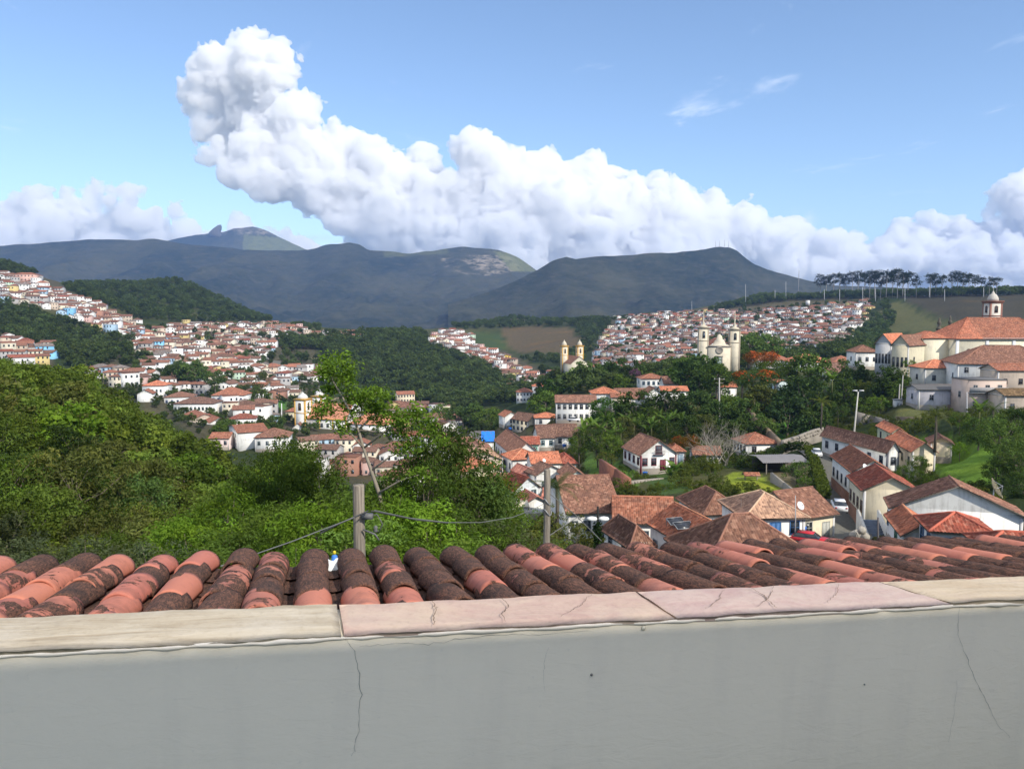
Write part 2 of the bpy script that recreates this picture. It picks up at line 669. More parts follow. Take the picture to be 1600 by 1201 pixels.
        for c, r in P:
            mb.lathe([(r * math.sin(a), -r * math.cos(a)) for a in np.linspace(0.05, 3.09, 9)], 12, 0, c)
        me = mb.mesh('clouds', (), True)
    m, nt = new_mat('cloud')
    N = NT(nt)
    pv = N.n('ShaderNodeVolumePrincipled')
    pv.inputs['Color'].default_value = (0.975, 0.976, 0.98, 1)
    pv.inputs['Density'].default_value = CLOUD_DENSITY
    pv.inputs['Anisotropy'].default_value = 0.2
    N.out(None, pv.outputs[0])
    me.materials.append(m)
    o = link('clouds', me)
    kind(o, 'stuff')
    o['label'] = 'towering white cumulus bank rising behind the mountains'


build_clouds()

# ------------------------------------------------------------------ terrain: profiles of (distance, height) along bearings
def V(d, v):
    return (d, d * slope_of(v))


PROF = {
    -600: [(1.5, -9), (15, -12), (28, -16), (60, -16), (110, -11), (135, -13), (190, -40), (300, -48), V(450, 575), V(600, 535), V(750, 480), V(900, 425), V(1100, 395), (1400, 55), (2000, -30), (3000, -50)],
    0: [(1.5, -9), (15, -12), (28, -16), (60, -17), (110, -13), (135, -15), (190, -42), (300, -50), V(450, 580), V(520, 566), V(600, 538), V(750, 488), V(900, 437), V(1000, 418), V(1100, 408), (1400, 55), (2000, -30), (3000, -50)],
    100: [(1.5, -9), (15, -12), (28, -16), (60, -18), (110, -14), (135, -15), (190, -42), (300, -50), (450, -46), V(550, 572), V(650, 538), V(800, 487), V(900, 458), V(1000, 446), V(1250, 440), (1500, 25), (2000, -30), (3000, -50)],
    200: [(1.5, -9), (15, -12), (28, -16), (60, -20), (110, -21), (140, -24), (200, -48), (350, -50), V(450, 603), V(550, 574), V(650, 547), V(750, 522), V(850, 502), V(920, 492), V(1100, 470), V(1300, 443), (1500, 25), (2000, -30), (3000, -50)],
    280: [(1.5, -9), (15, -12), (28, -16), (60, -21), (110, -24), (150, -32), (230, -50), V(330, 660), V(400, 645), V(500, 606), V(600, 577), V(700, 552), V(800, 531), V(900, 513), V(1000, 498), V(1150, 466), V(1350, 434), (1550, 20), (2000, -30), (3000, -50)],
    400: [(1.5, -9), (15, -12), (28, -16), (50, -18), (80, -25), (120, -34), (200, -48), V(300, 692), V(350, 674), V(420, 646), V(500, 616), V(600, 590), V(700, 566), V(800, 546), V(900, 527), V(1000, 512), V(1150, 502), V(1350, 492), (1550, -18), (2000, -40), (3000, -50)],
    500: [(1.5, -9), (15, -12), (28, -15), (50, -19), (80, -28), (130, -42), (200, -54), (300, -61), V(400, 690), V(480, 651), V(560, 621), V(650, 592), V(720, 573), V(800, 557), V(900, 532), V(1000, 516), V(1150, 511), (1400, -30), (2000, -50), (3000, -55)],
    600: [(1.5, -9), (15, -12), (28, -16), (50, -21), (80, -29), (130, -42), (200, -52), (300, -61), V(420, 688), V(500, 667), V(580, 656), V(680, 622), V(850, 556), V(950, 528), V(1050, 520), (1250, -26), (1500, -45), (2000, -50), (3000, -55)],
    700: [(1.5, -9), (15, -12), (28, -16), (50, -21), (80, -28), (130, -38), (200, -47), (260, -52), V(330, 705), V(400, 682), V(480, 662), V(560, 648), V(650, 622), V(780, 580), V(900, 556), V(1000, 548), V(1100, 532), V(1200, 518), V(1320, 510), (1600, -40), (2200, -50), (3000, -55)],
    800: [(1.5, -9), (15, -12), (28, -16), (50, -21), (80, -27), (110, -32), V(140, 800), V(180, 762), V(230, 727), V(300, 692), V(360, 672), V(450, 652), V(560, 632), V(700, 612), V(800, 590), V(900, 572), V(1000, 560), V(1150, 545), V(1350, 508), V(1480, 495), (1800, -35), (2300, -50), (3000, -55)],
    900: [(1.5, -9), (15, -12), (28, -16), (50, -22), (80, -28), (105, -32.5), V(130, 808), V(160, 768), V(200, 727), V(230, 690), V(250, 662), V(300, 632), V(350, 616), V(420, 590), (500, -44), (600, -52), V(750, 585), V(900, 562), V(1000, 548), V(1200, 518), V(1330, 500), (1600, -25), (2200, -50), (3000, -55)],
    1000: [(1.5, -9), (15, -13), (40, -21), (70, -27), V(95, 870), V(120, 805), V(160, 738), V(190, 702), V(220, 672), V(280, 628), V(330, 612), V(400, 592), (480, -42), (600, -50), V(700, 580), V(800, 563), V(900, 547), V(1000, 531), V(1150, 511), V(1300, 494), (1500, -8), (2000, -40), (3000, -55)],
    1100: [(1.5, -9), (15, -13), (40, -20), (65, -25), V(85, 875), V(110, 805), V(160, 738), V(200, 692), V(250, 652), V(300, 617), V(350, 599), V(410, 579), V(480, 574), (600, -43), V(750, 564), V(900, 541), V(1050, 516), V(1200, 496), V(1350, 484), V(1500, 479), (1700, 10), (2200, -30), (3000, -55)],
    1200: [(1.5, -9), (15, -13), (40, -19), (60, -23), V(80, 880), V(110, 800), V(150, 747), V(180, 714), V(220, 677), V(260, 642), V(320, 607), V(420, 577), V(550, 567), V(700, 556), V(850, 541), V(1000, 516), V(1200, 491), V(1350, 472), V(1500, 464), (1700, 25), (2200, -30), (3000, -55)],
    1300: [(1.5, -9), (15, -13), (40, -18), (60, -21), V(75, 880), V(95, 834), V(130, 772), V(170, 716), V(200, 692), V(240, 657), V(300, 612), V(380, 577), V(500, 562), V(650, 549), V(800, 536), V(950, 510), V(1100, 485), V(1200, 472), V(1350, 463), (1600, 20), (2200, -30), (3000, -55)],
    1400: [(1.5, -9), (15, -12), (40, -17), (60, -21), (80, -24), V(100, 837), V(130, 767), V(150, 737), V(170, 707), V(200, 660), V(230, 637), V(260, 602), V(300, 585), V(400, 565), V(600, 546), V(800, 526), V(900, 505), V(1000, 480), V(1100, 465), V(1300, 461), (1600, 20), (2200, -30), (3000, -55)],
    1500: [(1.5, -9), (15, -12), (40, -16), (60, -20), (80, -24), V(110, 785), V(125, 757), V(140, 717), V(165, 672), V(190, 647), V(220, 622), V(260, 592), V(350, 570), V(500, 556), V(700, 536), V(850, 500), V(950, 470), V(1050, 462), V(1200, 462), (1600, 20), (2200, -30), (3000, -55)],
    1600: [(1.5, -9), (15, -12), (40, -16), (60, -19), (80, -22), V(100, 780), V(125, 720), V(150, 672), V(180, 642), V(230, 612), V(300, 585), V(350, 572), V(600, 545), V(800, 505), V(930, 466), V(1050, 460), V(1200, 460), (1600, 20), (2200, -30), (3000, -55)],
    2200: [(1.5, -9), (15, -12), (40, -15), (60, -17), (80, -19), V(100, 760), V(125, 700), V(150, 660), V(230, 605), V(350, 565), V(600, 540), V(800, 500), V(930, 466), V(1100, 460), (1600, 20), (2200, -30), (3000, -55)],
}
NU, ND = 420, 330
LD0, LD1 = math.log(1.5), math.log(3000.0)
TT = np.linspace(-1.35, 1.35, NU)
LL = np.linspace(LD0, LD1, ND)
_us = sorted(PROF)
_rows = []
for u_ in _us:
    pr = PROF[u_]
    _rows.append(np.interp(LL, [math.log(a) for a, b in pr], [b for a, b in pr]))
_rows = np.array(_rows)                              # columns x distances
_tu = np.array([(u_ - 800) / F for u_ in _us])
ZZ = np.empty((NU, ND))
for j in range(ND):
    ZZ[:, j] = np.interp(TT, _tu, _rows[:, j])
for _ in range(3):                                   # round the kinks
    Zp = np.pad(ZZ, 1, mode='edge')
    ZZ = (Zp[:-2, 1:-1] + Zp[2:, 1:-1] + Zp[1:-1, :-2] + Zp[1:-1, 2:] + 4 * ZZ) / 8
YY = np.exp(LL)[None, :] * np.ones((NU, 1))
XX = TT[:, None] * YY
ZZ = ZZ + (fbm(XX / 60, YY / 60, 0, 4, 5) - 0.5) * np.clip(YY / 60, 0, 6) * 1.2


def ground(x, y):
    t = x / y
    i = np.clip((t - TT[0]) / (TT[1] - TT[0]), 0, NU - 1.001)
    j = np.clip((np.log(y) - LD0) / (LL[1] - LL[0]), 0, ND - 1.001)
    i0 = np.floor(i).astype(int) if hasattr(i, 'shape') else int(i)
    j0 = np.floor(j).astype(int) if hasattr(j, 'shape') else int(j)
    fi, fj = i - i0, j - j0
    return (ZZ[i0, j0] * (1 - fi) * (1 - fj) + ZZ[i0 + 1, j0] * fi * (1 - fj) + ZZ[i0, j0 + 1] * (1 - fi) * fj + ZZ[i0 + 1, j0 + 1] * fi * fj)


_HY = np.exp(np.linspace(math.log(40), math.log(2600), 900))


def hit(u, v, dmin=40.0, dmax=2600.0):
    """first terrain point seen at photo pixel (u, v) beyond dmin"""
    r = ray(u, v)
    r = r / r[1]
    ys = _HY[(_HY >= dmin) & (_HY <= dmax)]
    if len(ys) == 0:
        return None
    g = ground(r[0] * ys, ys)
    below = r[2] * ys <= g
    k = np.argmax(below)
    if not below[k]:
        return None
    return np.array([r[0] * ys[k], ys[k], g[k]])


PADS = []


def pad(x, y, rad, z):
    PADS.append((x, y, rad, z))

# ------------------------------------------------------------------ named houses: what stands where
WHITE = (0.72, 0.71, 0.67); CREAM = (0.66, 0.58, 0.42); YELLOW = (0.62, 0.5, 0.24); BEIGE = (0.52, 0.43, 0.34); PINKW = (0.6, 0.38, 0.32)
GREYW = (0.5, 0.5, 0.5); LILAC = (0.5, 0.47, 0.48); PALEBLUE = (0.55, 0.66, 0.7); OFFW = (0.65, 0.62, 0.55)
BROWN = (0.23, 0.118, 0.083); RUST = (0.31, 0.125, 0.077); ORANGE = (0.53, 0.19, 0.105); RED = (0.33, 0.09, 0.058); TAN = (0.5, 0.32, 0.22)
GREYR = (0.13, 0.125, 0.12); PINKR = (0.5, 0.2, 0.15); UMBER = (0.15, 0.085, 0.065)
# cu, cv: eave corner in the photo; d: its distance; psi: turn of the right-hand face; u1 / u2: where the right / left face ends (or metres: ('m', x))
# h wall height, rise of ridge, ridge: 'x' along the right face, 'y' along the left face, 'hip', 'flat'
HOUSES = [
    # cu, cv, d, psi, u1, u2, h, rise, ridge, roof, wall, winA(n,floors), winB, frame colour, label
    (1395, 790, 85, -19, 1600, ('m', 4.6), 4.6, 2.7, 'y', BROWN, WHITE, (0, 0), (2, 1), (0.06, 0.12, 0.2), 'big white gable-ended house with a blank wall and weathered brown tile roof'),
    (1458, 825, 66, -14, 1550, ('m', 4.4), 3.2, 0.95, 'hip', RED, WHITE, (2, 1), (2, 1), (0.07, 0.14, 0.25), 'white house with blue shutters and dark red ribbed hip roof below big white gable'),
    (1540, 852, 56, -14, 1690, ('m', 3.2), 3.0, 0.7, 'hip', RED, WHITE, (2, 1), (1, 1), (0.07, 0.14, 0.25), 'white house with red ribbed hip roof touching the tiled roof at right edge'),
    (1414, 831, 71, -15, 1438, 1388, 2.6, 0.8, 'y', ORANGE, WHITE, (0, 0), (1, 1), (0.06, 0.2, 0.12), 'small orange-roofed annex with green door beside the big white gable'),
    (1350, 763, 105, -12, 1436, 1327, 5.6, 1.7, 'y', RED, CREAM, (0, 0), (4, 1), (0.2, 0.13, 0.09), 'cream house with dark red roof and row of windows over the lane'),
    (1333, 735, 128, -10, 1395, 1300, 6.0, 1.8, 'y', RUST, WHITE, (0, 0), (5, 1), (0.12, 0.12, 0.14), 'white lane house with patchy orange and brown roof behind the red-roofed one'),
    (1387, 703, 152, 11, 1402, 1284, 4.6, 1.6, 'y', BROWN, WHITE, (1, 1), (6, 1), (0.14, 0.14, 0.16), 'long low white house with brown roof at top of the lane'),
    (1426, 703, 150, -10, 1462, 1386, 5.0, 1.5, 'y', ORANGE, CREAM, (1, 1), (4, 1), (0.2, 0.2, 0.12), 'cream yellow house with bright orange roof above the leafy bank'),
    (1394, 674, 166, -10, 1408, 1371, 4.2, 0.9, 'y', ORANGE, (0.5, 0.52, 0.36), (0, 0), (2, 1), (0.1, 0.1, 0.1), 'pale green upper house with small orange gable roof behind cream yellow house'),
    (1454, 690, 156, -22, 1488, ('m', 6), 3.4, 1.0, 'y', UMBER, CREAM, (0, 0), (0, 0), WHITE, 'cream lean-to wing with dark roof right of the cream yellow house'),
    (1250, 807, 92, 25, 1304, ('m', 8), 3.3, 2.2, 'x', BROWN, CREAM, (2, 1), (0, 0), (0.4, 0.4, 0.36), 'cream cottage with brown roof and timber door beside the parked cars'),
    (1166, 806, 87, 4, 1258, ('m', 8), 3.0, 1.8, 'hip', TAN, WHITE, (3, 1), (0, 0), (0.05, 0.15, 0.35), 'white house with pale tan patched tile roof and blue window'),
    (1066, 843, 82, 15, 1150, 1016, 5.4, 1.9, 'y', ORANGE, WHITE, (1, 1), (3, 1), (0.4, 0.42, 0.45), 'white house with orange roof carrying two solar panels'),
    (1108, 880, 71, 12, 1275, ('m', 9), 3.0, 3.2, 'hip', BROWN, WHITE, (2, 1), (1, 1), (0.2, 0.2, 0.2), 'large dark brown hip roof nearest beyond the mossy tiles'),
    (1101, 800, 102, 9, 1163, 1061, 3.6, 2.0, 'hip', BROWN, WHITE, (2, 1), (3, 1), (0.25, 0.33, 0.42), 'white house with blue-grey arched windows and dark brown hip roof'),
    (888, 800, 105, 5, 968, ('m', 18), 4.2, 3.1, 'x', BROWN, WHITE, (4, 1), (1, 1), (0.2, 0.22, 0.22), 'broad brown-roofed white house behind the right wooden post'),
    (962, 814, 97, -6, 1052, ('m', 10), 4.0, 2.0, 'x', RUST, WHITE, (1, 1), (1, 1), (0.2, 0.22, 0.24), 'house with big patchy brown roof sloping down below the white gable cottage'),
    (986, 848, 85, 16, 1010, 944, 5.5, 1.5, 'hip', BROWN, WHITE, (1, 1), (2, 2), (0.3, 0.33, 0.36), 'two-storey white house with brown hip roof and grey windows just past the tiles'),
    (1001, 709, 160, 12, 1057, 974, 3.6, 2.7, 'y', BROWN, WHITE, (4, 1), (4, 1), (0.16, 0.03, 0.04), 'white gabled cottage with dark red windows and gable balcony in the garden'),
    (1166, 692, 185, 6, 1215, 1146, 3.4, 1.9, 'hip', RUST, WHITE, (2, 1), (4, 1), (0.12, 0.1, 0.09), 'white house with rust hip roof right of the bare tree'),
    (1085, 709, 176, -3, 1127, ('m', 6), 2.6, 1.3, 'x', BROWN, WHITE, (4, 1), (1, 1), (0.25, 0.33, 0.4), 'low white house half hidden behind the bare tree'),
    (1047, 703, 174, 0, 1069, ('m', 5), 3.2, 1.0, 'hip', RUST, WHITE, (2, 1), (0, 0), (0.25, 0.33, 0.4), 'small white house between gabled cottage and the bare tree'),
    (869, 628, 250, -2, 931, ('m', 9), 6.2, 1.8, 'x', BROWN, WHITE, (7, 2), (1, 1), (0.25, 0.25, 0.25), 'long two-storey white house with rows of grey windows on the ridge'),
    (926, 614, 262, 0, 966, ('m', 9), 5.4, 1.7, 'hip', ORANGE, WHITE, (2, 1), (1, 1), (0.08, 0.16, 0.35), 'white house with orange hip roof and blue window on the ridge'),
    (956, 620, 258, 0, 987, ('m', 6), 4.4, 1.0, 'x', RUST, CREAM, (3, 1), (0, 0), (0.3, 0.3, 0.3), 'cream house front tucked between orange roof and long brown roof'),
    (964, 622, 270, 0, 1020, ('m', 12), 3.4, 2.8, 'x', BROWN, WHITE, (0, 0), (0, 0), WHITE, 'long brown-roofed house on the ridge left of the small white gable'),
    (1014, 612, 264, 3, 1031, ('m', 8), 5.0, 1.3, 'y', BROWN, WHITE, (1, 1), (0, 0), (0.2, 0.2, 0.2), 'narrow tall white gable wall with one window on the ridge'),
    (1034, 610, 276, 0, 1075, ('m', 7), 3.4, 1.2, 'x', ORANGE, WHITE, (2, 1), (0, 0), (0.3, 0.3, 0.3), 'long bright orange roof right of the narrow white gable'),
    (1002, 591, 330, 3, 1041, ('m', 9), 4.2, 1.6, 'hip', RUST, WHITE, (5, 1), (1, 1), (0.1, 0.2, 0.3), 'white house with blue doors below the round dark trees'),
    (1038, 599, 318, 0, 1080, ('m', 10), 3.2, 2.6, 'x', BROWN, WHITE, (0, 0), (0, 0), WHITE, 'brown-roofed house behind the long orange roof'),
    (825, 657, 290, 38, 844, 800, 4.6, 2.2, 'y', UMBER, CREAM, (0, 0), (4, 2), (0.2, 0.2, 0.22), 'cream house with yellow gable and dark roof above the green gully'),
    (789, 650, 302, 20, 809, ('m', 7), 4.2, 1.6, 'y', RUST, WHITE, (1, 1), (0, 0), (0.2, 0.2, 0.22), 'white gabled house just left of the cream house with yellow gable'),
    (836, 652, 284, 0, 871, ('m', 8), 3.2, 1.4, 'hip', ORANGE, WHITE, (2, 1), (1, 1), (0.3, 0.3, 0.3), 'white house with orange-red hip roof left of long two-storey house'),
    (842, 683, 234, 8, 867, ('m', 10), 3.6, 3.0, 'x', UMBER, WHITE, (2, 1), (1, 1), (0.3, 0.45, 0.5), 'steep dark-roofed white house with pale blue openings, left one of a pair'),
    (866, 681, 238, 0, 901, ('m', 10), 3.2, 3.0, 'x', UMBER, WHITE, (2, 1), (1, 1), (0.2, 0.2, 0.2), 'steep dark-roofed white house, right one of a pair'),
    (803, 709, 200, 12, 843, 774, 5.6, 2.8, 'y', BROWN, WHITE, (1, 1), (7, 1), (0.25, 0.28, 0.3), 'long white street house with brown roof and stone base down the narrow street'),
    (816, 693, 226, 2, 842, ('m', 7), 3.6, 1.5, 'x', RED, (0.3, 0.45, 0.38), (2, 1), (0, 0), (0.05, 0.2, 0.15), 'red-roofed house with green veranda behind the long street house'),
    (736, 688, 238, 2, 771, ('m', 8), 4.4, 2.2, 'x', GREYR, WHITE, (2, 1), (0, 0), (0.1, 0.25, 0.4), 'house with grey sheet roof half covered by bright blue tarpaulin'),
    (728, 705, 214, 8, 769, ('m', 12), 4.6, 1.6, 'y', BROWN, WHITE, (1, 1), (1, 1), (0.2, 0.2, 0.2), 'white gable house with brown roof in front of the blue tarpaulin'),
    (688, 702, 226, 2, 736, ('m', 12), 4.0, 2.6, 'x', BROWN, WHITE, (3, 1), (0, 0), (0.2, 0.2, 0.2), 'wide brown roof left of white gable near the blue tarpaulin'),
    (722, 720, 190, 14, 786, ('m', 12), 4.2, 2.0, 'y', TAN, BEIGE, (1, 1), (1, 1), (0.2, 0.15, 0.1), 'beige gabled house with brown tan roof beside the narrow street'),
    (725, 737, 172, 16, 783, ('m', 9), 4.4, 1.6, 'y', ORANGE, CREAM, (1, 1), (1, 1), (0.25, 0.2, 0.2), 'cream gabled house with orange roof below the beige gable'),
    (801, 717, 188, 18, 846, ('m', 8), 4.4, 1.7, 'hip', ORANGE, WHITE, (1, 1), (2, 1), (0.3, 0.3, 0.3), 'white house with orange hip roof right of the narrow street'),
    (832, 723, 178, 8, 875, ('m', 8), 4.0, 1.8, 'x', ORANGE, WHITE, (2, 1), (0, 0), (0.3, 0.3, 0.3), 'house with very bright orange roof above the green-white gable'),
    (838, 741, 160, 25, 884, 822, 5.0, 1.6, 'y', UMBER, WHITE, (2, 1), (2, 1), (0.3, 0.36, 0.36), 'white gabled house with greyish brown roof and tall wall facing the street'),
    (823, 741, 163, 24, 838, 801, 3.6, 1.0, 'y', PINKR, WHITE, (0, 0), (5, 1), (0.3, 0.33, 0.34), 'narrow salmon-roofed row house with many small windows on the street'),
    (805, 764, 138, 30, 843, 781, 5.2, 1.9, 'y', RED, (0.62, 0.66, 0.66), (2, 2), (1, 1), (0.2, 0.24, 0.24), 'pale blue-white house with mottled red roof beside the leafy trees'),
    (824, 783, 128, 18, 851, ('m', 5), 2.6, 0.8, 'y', PINKR, WHITE, (0, 0), (0, 0), WHITE, 'small pink-roofed annex at the left of the right wooden post'),
    (850, 774, 136, -8, 889, ('m', 4), 3.0, 0.9, 'x', PINKR, WHITE, (1, 1), (0, 0), (0.3, 0.3, 0.3), 'narrow salmon pink roof with white parapet behind the right wooden post'),
    (789, 793, 122, 4, 826, ('m', 4), 2.8, 0.0, 'flat', CREAM, OFFW, (1, 1), (0, 0), (0.2, 0.2, 0.2), 'flat-roofed whitish shed under the pale blue-white house'),
    (886, 746, 152, 8, 917, ('m', 8), 4.4, 1.4, 'y', BROWN, (0.6, 0.66, 0.6), (1, 1), (1, 1), (0.3, 0.36, 0.36), 'greenish white gabled house left of the garden slope'),
    (872, 722, 180, 5, 900, ('m', 7), 3.8, 1.4, 'hip', RED, BEIGE, (1, 1), (0, 0), (0.2, 0.2, 0.2), 'small house with dark red roof under the steep dark pair'),
    (769, 758, 146, 4, 798, ('m', 6), 4.2, 1.6, 'x', BROWN, OFFW, (1, 1), (0, 0), (0.08, 0.08, 0.09), 'brown-roofed house left of the mottled red roof'),
    (372, 676, 300, 28, 419, 358, 7.6, 1.6, 'x', RUST, WHITE, (0, 0), (2, 2), (0.2, 0.24, 0.3), 'tall white block with blank long wall at the foot of the wooded slope'),
    (398, 683, 296, 8, 450, ('m', 12), 5.0, 2.6, 'hip', BROWN, WHITE, (4, 1), (1, 1), (0.25, 0.3, 0.3), 'white house with brown hip roof right of the tall white block'),
    (327, 684, 302, 0, 357, ('m', 8), 4.0, 1.6, 'x', RUST, (0.62, 0.5, 0.47), (3, 1), (0, 0), (0.2, 0.2, 0.22), 'pinkish low house with rust roof at the wood edge'),
    (328, 660, 340, 34, 357, 313, 5.6, 1.9, 'y', RUST, WHITE, (2, 1), (3, 1), (0.15, 0.22, 0.4), 'white gabled house with blue shutters above the wood edge'),
    (303, 654, 346, 34, 337, 288, 5.0, 1.8, 'y', RUST, BEIGE, (0, 0), (3, 1), (0.2, 0.2, 0.22), 'house with plain beige gable wall and long rust roof'),
    (271, 630, 380, 0, 332, ('m', 14), 5.4, 2.6, 'hip', UMBER, WHITE, (10, 1), (2, 1), (0.1, 0.14, 0.12), 'long white hall with dark hip roof and ten dark windows'),
    (256, 620, 412, 8, 299, ('m', 12), 5.2, 2.2, 'hip', BROWN, WHITE, (5, 1), (2, 1), (0.1, 0.16, 0.35), 'white house with brown roof behind the long dark-roofed hall'),
    (330, 617, 420, 0, 380, ('m', 14), 5.0, 3.6, 'hip', RUST, WHITE, (7, 1), (1, 1), (0.03, 0.09, 0.4), 'broad white hall with vivid blue doors and blue base under rust roof'),
    (222, 602, 432, 0, 254, ('m', 12), 6.2, 2.4, 'hip', ORANGE, WHITE, (5, 1), (1, 1), (0.3, 0.35, 0.35), 'white house with the orange hip roof over the wooded spur'),
    (214, 615, 402, 15, 238, ('m', 10), 4.0, 1.9, 'y', RUST, WHITE, (0, 0), (1, 1), (0.2, 0.2, 0.2), 'white blank gable peeking over the wooded spur'),
    (446, 642, 430, -8, 473, ('m', 12), 5.6, 2.6, 'hip', RUST, (0.66, 0.6, 0.4), (4, 1), (0, 0), (0.3, 0.25, 0.2), 'pale yellow house beside the yellow-trimmed church tower'),
    (457, 668, 394, 5, 474, ('m', 10), 5.0, 2.2, 'y', BROWN, WHITE, (1, 1), (0, 0), (0.2, 0.2, 0.2), 'brown-roofed white gable under the yellow-trimmed church'),
    (1420, 538, 245, 42, 1476, 1394, 12.0, 2.8, 'x', BROWN, (0.55, 0.5, 0.36), (3, 1), (4, 1), (0.12, 0.11, 0.1), 'tall stained building with yellowish front and grey gable below the domed church'),
    (1393, 536, 258, 42, 1420, 1368, 11.0, 2.9, 'x', ORANGE, GREYW, (0, 0), (5, 1), (0.12, 0.11, 0.1), 'grey stained gable with an orange roof, left half of twin gables'),
    (1338, 549, 290, -4, 1373, ('m', 10), 6.0, 2.2, 'hip', BROWN, WHITE, (3, 1), (1, 1), (0.2, 0.2, 0.2), 'white house with brown hip roof left of the twin grey gables'),
    (1446, 574, 229, 0, 1501, ('m', 9), 6.4, 2.0, 'hip', ORANGE, (0.55, 0.53, 0.46), (2, 1), (1, 1), (0.15, 0.14, 0.13), 'pale stained house with orange hip roof beneath the church wall'),
    (1497, 567, 218, -14, 1680, ('m', 17), 8.0, 4.6, 'hip', BROWN, WHITE, (6, 2), (2, 1), (0.25, 0.25, 0.26), 'large white house with broad brown hip roof under the domed church'),
    (1436, 608, 205, -2, 1515, ('m', 7), 4.6, 0.9, 'x', GREYR, LILAC, (2, 1), (1, 1), (0.4, 0.4, 0.42), 'grey-roofed lilac house with two wide louvred windows'),
    (1515, 594, 196, 0, 1573, ('m', 8), 8.2, 0.0, 'flat', GREYR, (0.56, 0.44, 0.37), (3, 2), (1, 1), (0.36, 0.33, 0.3), 'flat-topped pinkish beige house with grey balcony band'),
    (1560, 578, 206, 0, 1680, ('m', 8), 6.4, 1.4, 'x', RUST, BEIGE, (5, 1), (0, 0), (0.2, 0.17, 0.15), 'beige house with rust roof behind the flat-topped pinkish house'),
    (1571, 617, 188, 0, 1690, ('m', 7), 6.0, 1.2, 'x', (0.16, 0.11, 0.05), BEIGE, (5, 1), (0, 0), (0.2, 0.17, 0.15), 'beige house with mossy roof and a row of small windows at right edge'),
    (1237, 565, 390, 0, 1302, ('m', 16), 4.6, 3.4, 'hip', ORANGE, WHITE, (6, 1), (1, 1), (0.3, 0.3, 0.3), 'wide orange hip roof behind the dark round trees'),
    (1300, 566, 384, 0, 1346, ('m', 14), 4.6, 3.0, 'hip', RUST, WHITE, (4, 1), (0, 0), (0.3, 0.3, 0.3), 'rust hip roof right of the wide orange roof'),
    (1184, 562, 402, 0, 1236, ('m', 14), 4.0, 3.4, 'hip', RUST, WHITE, (4, 1), (0, 0), (0.3, 0.3, 0.3), 'rust hip roof behind the red-flowering trees'),
    (1293, 582, 346, 3, 1346, ('m', 12), 3.4, 4.0, 'x', UMBER, WHITE, (3, 1), (1, 1), (0.3, 0.3, 0.3), 'steep brown roof below the rust hip roofs'),
    (1345, 575, 300, 5, 1369, ('m', 8), 6.0, 2.4, 'hip', RUST, (0.3, 0.14, 0.1), (1, 1), (0, 0), (0.2, 0.2, 0.2), 'red-brown walled house under the twin grey gables'),
    (1127, 604, 300, 0, 1151, ('m', 8), 4.4, 1.6, 'x', ORANGE, WHITE, (1, 1), (0, 0), (0.3, 0.3, 0.3), 'orange roof behind the grey utility pole and palm'),
    (1213, 598, 270, 24, 1234, ('m', 5), 3.4, 0.9, 'y', RUST, PALEBLUE, (0, 0), (1, 1), (0.1, 0.1, 0.1), 'little pale blue shed with open dark side among the trees'),
    (807, 612, 520, 0, 832, ('m', 10), 7.0, 2.4, 'hip', RUST, WHITE, (5, 2), (1, 1), (0.25, 0.25, 0.28), 'square white house with rust hip roof above the ravine'),
    (832, 603, 545, 0, 854, ('m', 10), 5.6, 2.0, 'hip', ORANGE, WHITE, (3, 1), (1, 1), (0.25, 0.25, 0.28), 'white house with orange roof right of square white house above the ravine'),
    (621, 616, 600, 18, 648, ('m', 10), 6.4, 2.0, 'x', RUST, CREAM, (6, 2), (1, 1), (0.25, 0.22, 0.2), 'lone cream house with rust roof at the foot of wooded hill'),
    (433, 556, 800, 12, 455, ('m', 16), 7.4, 4.0, 'y', RUST, PINKW, (3, 1), (2, 1), (0.3, 0.2, 0.17), 'small pinkish chapel with pediment facade on the terrace'),
    (457, 562, 790, -6, 500, ('m', 10), 5.4, 1.4, 'x', CREAM, WHITE, (5, 1), (0, 0), (0.3, 0.3, 0.3), 'long whitish building beside the pinkish chapel'),
    (20, 428, 900, 4, 53, ('m', 12), 8.4, 2.0, 'hip', RUST, PINKW, (6, 2), (1, 1), (0.1, 0.08, 0.08), 'large pink block standing highest on the left hillside'),
]


def solve_house(s):
    cu, cv, d, psi, u1, u2 = s[:6]
    p = at(cu, cv, d)
    c, n = math.cos(R(psi)), math.sin(R(psi))
    rr = ray(u1, cv); t1 = rr[0] / rr[1]
    w = (t1 * p[1] - p[0]) / (c - t1 * n)
    if isinstance(u2, tuple):
        l = u2[1]
    else:
        rr = ray(u2, cv); t2 = rr[0] / rr[1]
        l = (p[0] - t2 * p[1]) / (n + t2 * c)
    return p, w, max(3.0, min(30.0, l))


SOLVED = []
for s in HOUSES:
    p, w, l = solve_house(s)
    w = max(2.5, min(26.0, w))
    SOLVED.append((p, w, l))
    c, n = math.cos(R(s[3])), math.sin(R(s[3]))
    cx = p[0] + c * w / 2 - n * l / 2
    cyy = p[1] + n * w / 2 + c * l / 2
    rad = 0.5 * math.hypot(w, l)
    pad(cx, cyy, rad, p[2] - s[6] - 0.2)
    if s[2] < 320:               # nothing of the slope stands higher just in front of a house
        vx, vy = cx / math.hypot(cx, cyy), cyy / math.hypot(cx, cyy)
        pad(cx - vx * rad * 1.3, cyy - vy * rad * 1.3, rad * 0.8, p[2] - s[6] - 0.8)

